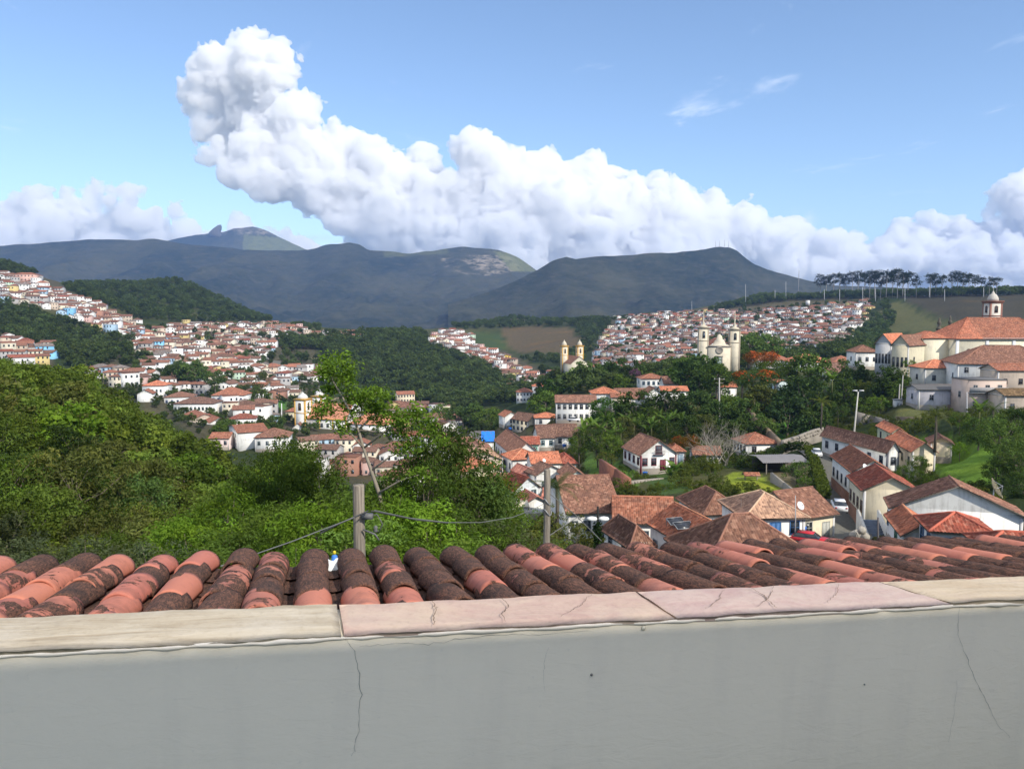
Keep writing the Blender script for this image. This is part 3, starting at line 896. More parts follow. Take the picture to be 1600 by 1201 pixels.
# churches
P_PILAR = at(478, 655, 402)
pad(P_PILAR[0] + 14, P_PILAR[1] + 14, 30, P_PILAR[2] - 4)
P_NAVE = at(1494, 527, 250)
pad(P_NAVE[0] + 14, P_NAVE[1] + 10, 22, P_NAVE[2] - 14)
P_CARMO = at(1096, 573, 410)
pad(P_CARMO[0] + 8, P_CARMO[1] + 10, 16, P_CARMO[2] - 2)
P_ASSIS = at(888, 590, 480)
pad(P_ASSIS[0] + 6, P_ASSIS[1] + 10, 16, P_ASSIS[2] - 3)

for (x, y, rad, z) in PADS:
    rr = np.hypot(XX - x, YY - y)
    w = np.clip((rad * 1.7 - rr) / (rad * 0.8), 0, 1)
    w = w * w * (3 - 2 * w)
    ZZ = ZZ + np.minimum(0, z - ZZ) * w + np.maximum(0, z - ZZ) * np.clip((rad * 1.9 - rr) / (rad * 0.8), 0, 1) * 0.95

# the lane beside the white houses, and the street between the houses
LANE = [at(1262, 694, 182), at(1282, 706, 166), at(1296, 730, 142), at(1308, 760, 122), at(1320, 800, 101), at(1330, 835, 90), at(1300, 850, 84)]
STREET = [at(792, 770, 150), at(799, 752, 160), at(797, 735, 172), at(786, 712, 195), at(776, 700, 215)]


def build_terrain():
    U, Vv = project(np.stack([XX, YY, ZZ], -1))
    n1 = fbm(XX / 35, YY / 35, 0, 4, 11)
    col = np.empty((NU, ND, 3), np.float32)
    green = np.array([0.030, 0.045, 0.016]); dry = np.array([0.085, 0.085, 0.035]); dirt = np.array([0.16, 0.105, 0.07])
    col[:] = green + (dry - green) * np.clip((n1[..., None] - 0.42) * 3, 0, 1)
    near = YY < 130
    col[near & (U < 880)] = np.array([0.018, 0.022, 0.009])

    def paint(poly, c, dlo=0, dhi=9999, k=1.0):
        m = in_poly(U, Vv, poly) & (YY > dlo) & (YY < dhi)
        col[m] = col[m] * (1 - k) + np.array(c) * k
    town = np.array([0.085, 0.075, 0.052])
    for poly, dl, dh in TOWN_POLY:
        paint(poly, town, dl, dh, 0.75)
    paint([(783, 512), (835, 510), (895, 512), (905, 535), (878, 552), (806, 550), (792, 535)], (0.1, 0.078, 0.044), 900, 1700)
    paint([(728, 520), (785, 520), (790, 545), (740, 545)], (0.045, 0.07, 0.024), 900, 1700)
    paint([(1165, 672), (1225, 660), (1290, 672), (1262, 690), (1212, 690)], (0.09, 0.22, 0.03), 150, 320)
    paint([(1140, 738), (1185, 742), (1250, 778), (1235, 790), (1175, 776), (1130, 758)], (0.2, 0.25, 0.03), 100, 190)
    paint([(905, 705), (975, 725), (1000, 760), (960, 770), (915, 735)], (0.1, 0.18, 0.035), 120, 260)
    paint([(1000, 738), (1060, 740), (1090, 770), (1020, 772)], (0.06, 0.1, 0.03), 110, 200)
    paint([(1395, 640), (1480, 632), (1520, 650), (1400, 662)], (0.12, 0.13, 0.05), 150, 260)
    paint([(1200, 735), (1260, 730), (1270, 765), (1225, 765)], (0.17, 0.145, 0.085), 110, 190)
    paint([(1430, 690), (1500, 680), (1560, 700), (1560, 760), (1450, 745)], (0.13, 0.23, 0.03), 95, 190)
    paint([(395, 625), (445, 615), (450, 640), (400, 648)], (0.07, 0.17, 0.035), 330, 520)
    paint([(1370, 490), (1400, 470), (1460, 500), (1470, 520), (1360, 520), (1375, 505)], (0.11, 0.11, 0.045), 500, 1200, 0.7)
    paint([(1400, 462), (1600, 458), (1600, 500), (1480, 500)], (0.055, 0.047, 0.036), 600, 1300, 0.8)
    paint([(1215, 462), (1275, 462), (1370, 468), (1350, 482), (1230, 480), (1130, 486)], (0.1, 0.085, 0.05), 900, 1800, 0.7)
    paint([(425, 510), (468, 508), (470, 522), (420, 524)], (0.075, 0.09, 0.032), 700, 1300, 0.7)
    paint([(1255, 785), (1345, 790), (1345, 860), (1240, 855)], (0.12, 0.12, 0.06), 70, 110, 0.8)
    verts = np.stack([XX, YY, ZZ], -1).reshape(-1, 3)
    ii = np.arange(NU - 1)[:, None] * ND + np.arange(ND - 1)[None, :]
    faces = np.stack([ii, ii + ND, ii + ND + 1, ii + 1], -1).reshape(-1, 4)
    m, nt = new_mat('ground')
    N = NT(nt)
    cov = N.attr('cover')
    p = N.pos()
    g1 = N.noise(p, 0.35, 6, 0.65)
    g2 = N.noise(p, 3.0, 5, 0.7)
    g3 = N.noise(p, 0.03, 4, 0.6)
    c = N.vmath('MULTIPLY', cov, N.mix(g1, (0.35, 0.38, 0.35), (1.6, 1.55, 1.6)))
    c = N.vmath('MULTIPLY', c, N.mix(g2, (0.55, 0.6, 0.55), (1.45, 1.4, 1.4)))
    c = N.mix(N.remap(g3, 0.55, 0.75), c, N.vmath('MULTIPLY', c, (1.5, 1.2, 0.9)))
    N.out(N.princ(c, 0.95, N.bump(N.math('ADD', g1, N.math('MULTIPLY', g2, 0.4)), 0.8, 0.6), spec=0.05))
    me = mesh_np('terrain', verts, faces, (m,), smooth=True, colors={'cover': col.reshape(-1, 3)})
    o = kind(link('terrain', me), 'structure')
    o['label'] = 'hilly valley ground with gardens and dirt between the houses'


TOWN_POLY = [
    ([(0, 415), (60, 418), (130, 468), (215, 505), (205, 530), (150, 515), (60, 478), (0, 470)], 500, 1400),
    ([(0, 525), (80, 545), (85, 575), (0, 570)], 380, 800),
    ([(205, 515), (300, 503), (470, 505), (500, 560), (515, 640), (470, 690), (340, 700), (180, 610), (120, 580)], 260, 1300),
    ([(670, 520), (735, 520), (850, 580), (850, 620), (790, 590)], 500, 1400),
    ([(760, 482), (885, 482), (885, 500), (760, 500)], 1000, 1700),
    ([(930, 545), (950, 515), (935, 490), (1370, 468), (1310, 545), (1085, 590), (930, 585)], 480, 1800),
    ([(480, 640), (720, 640), (900, 690), (1000, 800), (760, 800), (480, 740)], 120, 480),
]
build_terrain()


def build_base():
    o = kind(link('ground_plain', mesh_np('ground_plain', [(-60000, -2000, -86), (60000, -2000, -86), (60000, 60000, -86), (-60000, 60000, -86)], [(0, 1, 2, 3)],
                                          (mat_plain('plain_grass', (0.05, 0.06, 0.03), 0.95, 0.3, 0.01),))), 'structure')
    o['label'] = 'flat grassland far beyond the hills'


build_base()


def mat_mountain():
    m, nt = new_mat('mountain_cover')
    N = NT(nt)
    p = N.pos()
    geo = N.n('ShaderNodeNewGeometry')
    sz = N.n('ShaderNodeSeparateXYZ')
    nt.links.new(geo.outputs['Normal'], sz.inputs[0])
    n1 = N.noise(p, 0.0022, 6, 0.62)
    n2 = N.noise(N.mapping(p, (1, 1, 2.5)), 0.02, 6, 0.72)
    c = N.mix(N.remap(n1, 0.35, 0.65), (0.014, 0.021, 0.012), (0.056, 0.056, 0.03))  # low albedo stands in for cloud shade; tone contrast paints sunlit ridge patches
    c = N.mix(N.math('MULTIPLY', N.remap(n2, 0.5, 0.72), 0.7), c, (0.085, 0.075, 0.055))
    c = N.mix(N.remap(n2, 0.3, 0.45), N.vmath('MULTIPLY', c, (0.45, 0.5, 0.5)), c)
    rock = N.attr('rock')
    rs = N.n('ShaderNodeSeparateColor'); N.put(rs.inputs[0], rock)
    lit_rock = N.math('MULTIPLY', rs.outputs[0], N.remap(n2, 0.42, 0.6))
    c = N.mix(lit_rock, c, (0.3, 0.25, 0.19))  # paler rock, including the painted sunlit patch on the ridge
    lit_grass = N.math('MULTIPLY', rs.outputs[1], N.remap(n2, 0.3, 0.55, 0.5, 1))
    c = N.mix(lit_grass, c, (0.15, 0.16, 0.055))  # sunlit grass patches put into the colour
    N.out(N.princ(c, 0.95, N.bump(n2, 1.0, 14.0), spec=0.05))
    return m


M_MOUNT = mat_mountain()


def mountain(name, label, prof, dr, dbase, zbase, back, nu=420, nd=150, rough=40.0, spur=0.5, sunlit_fn=None, seed=1):
    us = np.linspace(prof[0][0], prof[-1][0], nu)
    vsil = np.interp(us, [p[0] for p in prof], [p[1] for p in prof])
    vsil = vsil + (fbm(us / 30.0, seed * 3.1, 0, 4, seed) - 0.5) * 5.0
    rd = np.array([ray(u, v) for u, v in zip(us, vsil)])
    drr = dr if np.isscalar(dr) else np.interp(us, [p[0] for p in dr], [p[1] for p in dr])
    drr = drr * np.ones(nu)
    zr = rd[:, 2] / rd[:, 1] * drr
    tt = rd[:, 0] / rd[:, 1]
    b = np.linspace(0, 1, nd)
    fr = b[None, :]
    Y = dbase + (drr[:, None] - dbase) * fr
    X = tt[:, None] * Y
    prof_z = 0.62 * fr ** 1.25 + 0.38 * fr ** 3
    Z = zbase + (zr[:, None] - zbase) * prof_z
    fall = np.sin(np.pi * np.clip(fr, 0, 1)) ** 0.7
    sp = np.abs(2 * fbm(X / 520, Y / 1500, 0, 4, seed + 40) - 1)
    sp2 = np.abs(2 * fbm(X / 190, Y / 420, 0, 4, seed + 60) - 1)
    Z = Z - fall * (zr[:, None] - zbase) * spur * (0.45 - sp) * 0.55 - fall * (0.35 - sp2) * rough * 1.6
    Z = Z + fall * (fbm(X / 60, Y / 60, 0, 4, seed + 80) - 0.5) * rough * 0.9
    nb = 30
    fb = np.linspace(0, 1, nb + 1)[1:][None, :]
    Yb = drr[:, None] + back * fb
    Xb = tt[:, None] * Yb
    Zb = zr[:, None] + (zbase - zr[:, None]) * fb ** 1.3
    X = np.concatenate([X, Xb], 1); Y = np.concatenate([Y, Yb], 1); Z = np.concatenate([Z, Zb], 1)
    n2 = nd + nb
    ii = np.arange(nu - 1)[:, None] * n2 + np.arange(n2 - 1)[None, :]
    faces = np.stack([ii, ii + n2, ii + n2 + 1, ii + 1], -1).reshape(-1, 4)
    U, Vv = project(np.stack([X, Y, Z], -1))
    rock = np.zeros((nu, n2, 3), np.float32)
    if sunlit_fn is not None:
        rock = sunlit_fn(U, Vv, X, Y)
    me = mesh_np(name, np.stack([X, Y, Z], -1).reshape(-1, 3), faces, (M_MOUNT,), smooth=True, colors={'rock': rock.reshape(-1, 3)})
    o = kind(link(name, me), 'structure')
    o['label'] = label
    return o


def sunlit_rock_main(U, Vv, X, Y):  # pale rock and grass painted where sun breaks onto the ridge
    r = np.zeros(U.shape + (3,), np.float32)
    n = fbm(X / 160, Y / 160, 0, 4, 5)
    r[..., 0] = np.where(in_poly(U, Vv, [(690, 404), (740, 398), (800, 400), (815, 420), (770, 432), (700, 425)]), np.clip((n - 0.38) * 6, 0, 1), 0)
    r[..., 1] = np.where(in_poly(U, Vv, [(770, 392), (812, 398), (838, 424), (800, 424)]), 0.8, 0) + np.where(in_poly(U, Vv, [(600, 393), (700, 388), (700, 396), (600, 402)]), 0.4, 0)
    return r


def sunlit_rock_peak(U, Vv, X, Y):  # bare summit rock, plus a flank of grass painted as sunlit
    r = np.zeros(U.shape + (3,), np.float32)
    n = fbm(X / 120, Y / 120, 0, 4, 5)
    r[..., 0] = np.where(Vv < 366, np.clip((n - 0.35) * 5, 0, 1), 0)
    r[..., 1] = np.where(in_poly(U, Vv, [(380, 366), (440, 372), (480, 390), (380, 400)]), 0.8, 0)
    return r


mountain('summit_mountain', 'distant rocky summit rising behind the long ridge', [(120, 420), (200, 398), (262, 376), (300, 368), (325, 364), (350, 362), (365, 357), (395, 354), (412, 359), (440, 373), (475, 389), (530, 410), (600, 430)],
         8000, 5600, 150, 1500, 260, 70, 30, 0.4, sunlit_rock_peak, 3)
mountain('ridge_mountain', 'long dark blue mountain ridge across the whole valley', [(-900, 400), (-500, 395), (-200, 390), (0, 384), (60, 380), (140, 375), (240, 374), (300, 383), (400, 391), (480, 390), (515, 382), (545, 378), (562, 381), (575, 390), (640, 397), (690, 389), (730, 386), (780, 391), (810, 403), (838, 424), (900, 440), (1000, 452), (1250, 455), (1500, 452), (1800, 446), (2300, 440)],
         5200, 2300, -84, 1500, 640, 170, 44, 0.55, sunlit_rock_main, 1)
mountain('flat_mountain', 'dark flat-topped mountain with masts on its brow', [(700, 475), (780, 450), (836, 424), (862, 409), (885, 402), (900, 405), (935, 402), (1000, 397), (1060, 393), (1100, 389), (1118, 386), (1140, 386), (1152, 391), (1165, 402), (1180, 413), (1200, 421), (1230, 430), (1262, 438), (1300, 445), (1400, 450), (1600, 452), (1900, 455)],
         [(700, 3300), (1130, 3700), (1900, 3600)], 2000, -84, 1200, 520, 140, 26, 0.35, None, 2)


def build_tooth():
    """the leaning rock on the summit"""
    base = at(336, 366, 7950)
    k = 7950 / F
    prof = [(-9, 4), (-10, -2), (-6, -6), (-1, -10), (5, -14), (10, -14.5), (11, -11), (9, -5), (10, 0), (13, 5)]
    n = len(prof)
    vv = []
    for yy, s in ((-40, 0.75), (0, 1.0), (40, 0.75)):
        for x, y in prof:
            vv.append((base[0] + x * k * s, base[1] + yy, base[2] - y * k * (s if y < 0 else 1)))
    ff = [tuple(range(n)), tuple(range(3 * n - 1, 2 * n - 1, -1))]
    for a in (0, n):
        for i in range(n):
            j = (i + 1) % n
            ff.append((a + i, a + n + i, a + n + j, a + j))
    o = link('summit_rock', mesh_np('summit_rock', vv, ff, (mat_plain('summit_rock', (0.09, 0.08, 0.07), 0.9, 0.3, 0.02),)))
    thing(o, 'leaning dark rock tooth on the distant summit', 'rock')


build_tooth()


def build_haze():
    lo, hi = (-9500, -900, -90), (9500, 9700, 900)
    mb = MB()
    mb.box(lo, hi)
    m, nt = new_mat('haze_air')
    N = NT(nt)
    pv = N.n('ShaderNodeVolumePrincipled')
    pv.inputs['Color'].default_value = (0.34, 0.55, 1.0, 1)
    pv.inputs['Density'].default_value = HAZE
    pv.inputs['Anisotropy'].default_value = 0.1
    N.out(None, pv.outputs[0])
    o = link('haze', mb.mesh('haze', (m,)))
    kind(o, 'stuff')
    o['label'] = 'thin bluish haze lying over the valley and mountains'


HAZE = 6.5e-5
build_haze()

# ------------------------------------------------------------------ buildings
PITCH_T = 0.27     # spacing of tile rows (m)
COURSE = 0.36      # exposed length of a tile (m)


def roof_plane(mb, p0, p1, q1, q0, detail, mi=0):
    """one roof slope: eave p0->p1, top q0->q1. detail 2: rolled tiles with courses, 1: rolled, 0: flat"""
    p0, p1, q0, q1 = [np.asarray(a, float) for a in (p0, p1, q0, q1)]
    e = p1 - p0
    Lw = np.linalg.norm(e)
    e = e / Lw
    up = (q0 + q1) / 2 - (p0 + p1) / 2
    up = up - e * up.dot(e)
    Ls = np.linalg.norm(up)
    up = up / Ls
    nrm = np.cross(e, up)
    la, ra = (q0 - p0).dot(e), (q1 - p0).dot(e)
    if detail == 0:
        vv = [p0, p1, q1, q0]
        uvs = [((x - p0).dot(e) / PITCH_T, (x - p0).dot(up) / COURSE) for x in vv]
        if np.linalg.norm(q1 - q0) < 1e-6:
            mb.add(vv[:3], [(0, 1, 2)], mi, uvs[:3])
        else:
            mb.add(vv, [(0, 1, 2, 3)], mi, uvs)
        return
    per = PITCH_T if detail == 2 else PITCH_T * 1.3
    na = max(2, int(Lw / per)) * 4
    a = np.linspace(0, Lw, na + 1)
    amp = 0.055 if detail == 2 else 0.07
    cor = amp * np.array([0.0, 0.72, 1.0, 0.72])[np.arange(na + 1) % 4]
    nb = max(1, int(Ls / COURSE)) if detail == 2 else 3
    bs, lift = [], []
    if detail == 2:
        for j in range(nb):
            bs += [j / nb, (j + 0.97) / nb]
            lift += [0.035, 0.0]
    else:
        bs = list(np.linspace(0, 1, nb + 1)); lift = [0] * (nb + 1)
    sag = 0.05 * math.sin(1.3 * Lw)
    V_, UV = [], []
    for b, lf in zip(bs, lift):
        lo, hi = la * b, Lw + (ra - Lw) * b
        ac = np.clip(a, lo, hi)
        jit = rng.normal(0, 0.012, na + 1) if detail == 2 else 0
        hgt = cor + lf + jit - abs(sag) * np.sin(np.pi * ac / Lw) * math.sin(math.pi * min(1, b)) * 1.2
        V_.append(p0[None] + e[None] * ac[:, None] + up[None] * (b * Ls) + nrm[None] * hgt[:, None])
        UV.append(np.stack([ac / PITCH_T, np.full(na + 1, b * Ls / COURSE)], 1))
    V_ = np.concatenate(V_); UV = np.concatenate(UV)
    nr = len(bs)
    fs = []
    for j in range(nr - 1):
        lo0, hi0 = la * bs[j], Lw + (ra - Lw) * bs[j]
        lo1, hi1 = la * bs[j + 1], Lw + (ra - Lw) * bs[j + 1]
        for i in range(na):
            if a[i + 1] <= min(lo0, lo1) + 1e-6 or a[i] >= max(hi0, hi1) - 1e-6:
                continue
            fs.append((j * (na + 1) + i, j * (na + 1) + i + 1, (j + 1) * (na + 1) + i + 1, (j + 1) * (na + 1) + i))
    mb.add(V_, fs, mi, UV)


def roof_parts(w, l, h, rise, ridge, detail, ov=0.45):
    """(roof mesh builder, ridge-line list) over a w x l plan with its corner at 0,0"""
    mb = MB()
    t = 0.1
    x0, x1, y0, y1 = -ov, w + ov, -ov, l + ov
    lines = []
    if ridge == 'flat':
        mb.box((-0.15, -0.15, h), (w + 0.15, l + 0.15, h + 0.18))
        return mb, lines
    if ridge == 'x':
        k = rise / (l / 2)
        ze = h - ov * k
        zr = h + rise
        ym = l / 2
        pl = [((x0, y0, ze), (x1, y0, ze), (x1, ym, zr), (x0, ym, zr)), ((x1, y1, ze), (x0, y1, ze), (x0, ym, zr), (x1, ym, zr))]
        lines = [((x0, ym, zr), (x1, ym, zr))]
    elif ridge == 'y':
        k = rise / (w / 2)
        ze = h - ov * k
        zr = h + rise
        xm = w / 2
        pl = [((x0, y1, ze), (x0, y0, ze), (xm, y0, zr), (xm, y1, zr)), ((x1, y0, ze), (x1, y1, ze), (xm, y1, zr), (xm, y0, zr))]
        lines = [((xm, y0, zr), (xm, y1, zr))]
    else:
        m = min(w, l) / 2
        k = rise / m
        ze = h - ov * k
        zr = h + rise
        if w >= l:
            a0, a1 = (x0 + m + ov, l / 2, zr), (x1 - m - ov, l / 2, zr)
        else:
            a0, a1 = (w / 2, y0 + m + ov, zr), (w / 2, y1 - m - ov, zr)
        c = [(x0, y0, ze), (x1, y0, ze), (x1, y1, ze), (x0, y1, ze)]
        if w >= l:
            pl = [(c[0], c[1], a1, a0), (c[1], c[2], a1, a1), (c[2], c[3], a0, a1), (c[3], c[0], a0, a0)]
            lines = [(a0, a1), (c[0], a0), (c[3], a0), (c[1], a1), (c[2], a1)]
        else:
            pl = [(c[0], c[1], a0, a0), (c[1], c[2], a1, a0), (c[2], c[3], a1, a1), (c[3], c[0], a0, a1)]
            lines = [(a0, a1), (c[0], a0), (c[1], a0), (c[2], a1), (c[3], a1)]
    for p0, p1, q1, q0 in pl:
        roof_plane(mb, p0, p1, q1, q0, detail)
        # board under the tiles
        pts = [np.array(p) for p in ((p0, p1, q1, q0) if np.linalg.norm(np.subtract(q1, q0)) > 1e-6 else (p0, p1, q1))]
        n = np.cross(pts[1] - pts[0], pts[2] - pts[0])
        n = n / np.linalg.norm(n)
        lo_ = [p - np.array([0, 0, t + 0.02]) for p in pts]
        hi_ = [p - np.array([0, 0, 0.02]) for p in pts]
        m_ = len(pts)
        mb.add(lo_ + hi_, [tuple(range(m_ - 1, -1, -1))] + [(i, (i + 1) % m_, m_ + (i + 1) % m_, m_ + i) for i in range(m_)], 1)
    return mb, lines


def wall_mesh(name, w, l, h, rise, ridge, mats, deep=4.0):
    mb = MB()
    mb.box((0, 0, -deep), (w, l, h - 0.02))
    e = 0.12
    if ridge == 'x':
        for x in (0, w):
            mb.add([(x, 0, h - 0.02), (x, l, h - 0.02), (x, l / 2, h + rise - e)], [(0, 2, 1) if x == 0 else (0, 1, 2)])
    elif ridge == 'y':
        for y in (0, l):
            mb.add([(0, y, h - 0.02), (w, y, h - 0.02), (w / 2, y, h + rise - e)], [(0, 1, 2) if y == 0 else (0, 2, 1)])
    return mb.mesh(name, mats)


_WIN = {}


def window_meshes(ww, wh, cross=True, arch=False):
    key = (round(ww, 2), round(wh, 2), cross, arch)
    if key in _WIN:
        return _WIN[key]
    f = MB()
    b = 0.09
    hw, hh = ww / 2, wh / 2
    f.box((-hw - b, -0.07, -hh - b), (-hw, 0.02, hh + b)); f.box((hw, -0.07, -hh - b), (hw + b, 0.02, hh + b))
    f.box((-hw, -0.07, hh), (hw, 0.02, hh + b)); f.box((-hw - b - .03, -0.1, -hh - b - .05), (hw + b + .03, 0.02, -hh - b))
    f.box((-hw, -0.07, -hh - b), (hw, 0.02, -hh))
    if cross:
        f.box((-0.025, -0.045, -hh), (0.025, 0.015, hh)); f.box((-hw, -0.043, -0.025), (hw, 0.014, 0.025))
    if arch:
        for k in range(8):
            a0, a1 = math.pi * k / 8, math.pi * (k + 1) / 8
            q = [(-(hw + b) * math.cos(a0), (hw + b) * math.sin(a0)), (-(hw + b) * math.cos(a1), (hw + b) * math.sin(a1)), (-hw * math.cos(a1), hw * math.sin(a1)), (-hw * math.cos(a0), hw * math.sin(a0))]
            vv = [(x, -0.07, hh + b + z) for x, z in q] + [(x, 0.02, hh + b + z) for x, z in q]
            f.add(vv, [(0, 1, 2, 3), (0, 4, 5, 1), (3, 2, 6, 7)])
    p = MB()
    p.box((-hw, -0.02, -hh), (hw, 0.02, hh))
    if arch:
        vv = [(-hw * math.cos(math.pi * k / 8), -0.021, hh + b + hw * math.sin(math.pi * k / 8)) for k in range(9)]
        p.add(vv, [tuple(range(8, -1, -1))])
    _WIN[key] = (f.mesh('window', (M_PAINT,)), p.mesh('pane', (M_GLASS,)))
    return _WIN[key]


_DOOR = {}


def door_mesh(dw, dh):
    key = (dw, dh)
    if key not in _DOOR:
        f = MB()
        f.box((-dw / 2 - .08, -0.07, 0), (-dw / 2, 0.02, dh + .08)); f.box((dw / 2, -0.07, 0), (dw / 2 + .08, 0.02, dh + .08)); f.box((-dw / 2, -0.07, dh), (dw / 2, 0.02, dh + .08))
        f.box((-dw / 2, -0.03, 0), (-0.01, 0.02, dh)); f.box((0.01, -0.03, 0), (dw / 2, 0.02, dh))
        _DOOR[key] = f.mesh('door', (M_PAINT,))
    return _DOOR[key]


def put_window(parent, x, y, z, rz, ww, wh, col, cross=True, arch=False, name='window'):
    f, p = window_meshes(ww, wh, cross, arch)
    o = link(name, f, parent, (x, y, z), rz, col)
    link('pane', p, o, (0, 0, 0), 0, (1, 1, 1))
    return o


def facade(parent, n, floors, length, h, side, col, door=False, ww=0.95, wh=1.35, arch=False):
    if n == 0:
        return
    for fl in range(floors):
        fh = h / floors
        z = fl * fh + fh * 0.54
        for i in range(n):
            a = (i + 0.5) * length / n + 0.05 * math.sin(i * 7.1 + n)
            w2 = min(ww, length / n * 0.5)
            h2 = min(wh, fh * 0.5)
            if door and fl == 0 and i == n // 2 and h > 2.9:
                if side == 'A':
                    link('door', door_mesh(1.1, 2.2), parent, (a, -0.002, 0), 0, col)
                else:
                    link('door', door_mesh(1.1, 2.2), parent, (-0.002, a, 0), -math.pi / 2, col)
                continue
            if side == 'A':
                put_window(parent, a, -0.002, z, 0, w2, h2, col, arch=arch)
            else:
                put_window(parent, -0.002, a, z, -math.pi / 2, w2, h2, col, arch=arch)


def build_house(s, sol):
    cu, cv, d, psi, u1, u2, h, rise, ridge, roofc, wallc, wa, wb, fr, label = s
    p, w, l = sol
    e = link('house', None, None, (p[0], p[1], p[2] - h), R(psi))
    thing(e, label, 'house', 'named town houses')
    detail = 2 if d < 140 else (1 if d < 330 else 0)
    link('wall', wall_mesh('wall', w, l, h, rise, ridge, (M_WALL,)), e, (0, 0, 0), 0, wallc)
    mb, lines = roof_parts(w, l, h, rise, ridge, detail)
    rc = tuple(np.array(roofc) * np.random.default_rng(int(cu * 7 + cv)).uniform(0.9, 1.1))
    ro = link('roof', mb.mesh('roof', (M_ROOF if ridge != 'flat' and roofc is not GREYR else M_PAINT, M_WOOD)), e, (0, 0, 0), 0, rc)
    if lines and d < 350:
        for a, b in lines:
            t = MB()
            a, b = np.array(a), np.array(b)
            n = max(2, int(np.linalg.norm(b - a) / 0.45)) if d < 160 else 2
            pts = [a + (b - a) * i / n + np.array([0, 0, 0.03]) for i in range(n + 1)]
            t.tube(pts, [0.13 if i % 2 else 0.115 for i in range(n + 1)], 6)
            link('ridge_cap', t.mesh('ridge_cap', (M_ROOF,)), ro, (0, 0, 0), 0, tuple(min(0.6, x * 1.35) for x in roofc))
    tall = 2.9 if 'stained' in label and h > 10 else 1.35
    facade(e, wa[0], wa[1], w, h, 'A', fr, door=(wa[0] > 1 and d < 200), wh=tall)
    facade(e, wb[0], wb[1], l, h, 'B', fr, wh=tall)
    if d < 330 and ridge != 'flat':      # eave board and corner posts of the colonial houses
        t = MB()
        t.box((-0.1, -0.1, h - 0.3), (w + 0.1, -0.004, h - 0.1)); t.box((-0.1, -0.1, h - 0.32), (-0.004, l, h - 0.12))
        if ridge in ('x', 'hip'):
            link('cornice', t.mesh('cornice', (M_PAINT,)), e, (0, 0, 0), 0, (0.62, 0.6, 0.56))
        pc = fr if d < 165 and sum(fr) < 0.5 and d > 140 else (0.55, 0.54, 0.52)
        t = MB()
        t.box((-0.03, -0.034, -1.0), (0.28, -0.004, h - 0.34)); t.box((-0.034, -0.0339, -1.0), (-0.004, 0.28, h - 0.36))
        link('corner_post', t.mesh('corner_post', (M_PAINT,)), e, (0, 0, 0), 0, pc)
        t = MB()
        t.box((w - 0.28, -0.033, -1.0), (w + 0.03, -0.004, h - 0.34))
        link('corner_post', t.mesh('corner_post', (M_PAINT,)), e, (0, 0, 0), 0, pc)
        t = MB()
        t.box((-0.03, -0.026, -3), (w + 0.03, -0.005, 0.55)); t.box((-0.026, -0.03, -3), (-0.005, l, 0.55))
        link('base_course', t.mesh('base_course', (M_STONE,)), e)
    return e


BUILT = {}
for s, sol in zip(HOUSES, SOLVED):
    BUILT[s[-1]] = (build_house(s, sol), s, sol)


def house_of(key):
    for k in BUILT:
        if key in k:
            return BUILT[k]


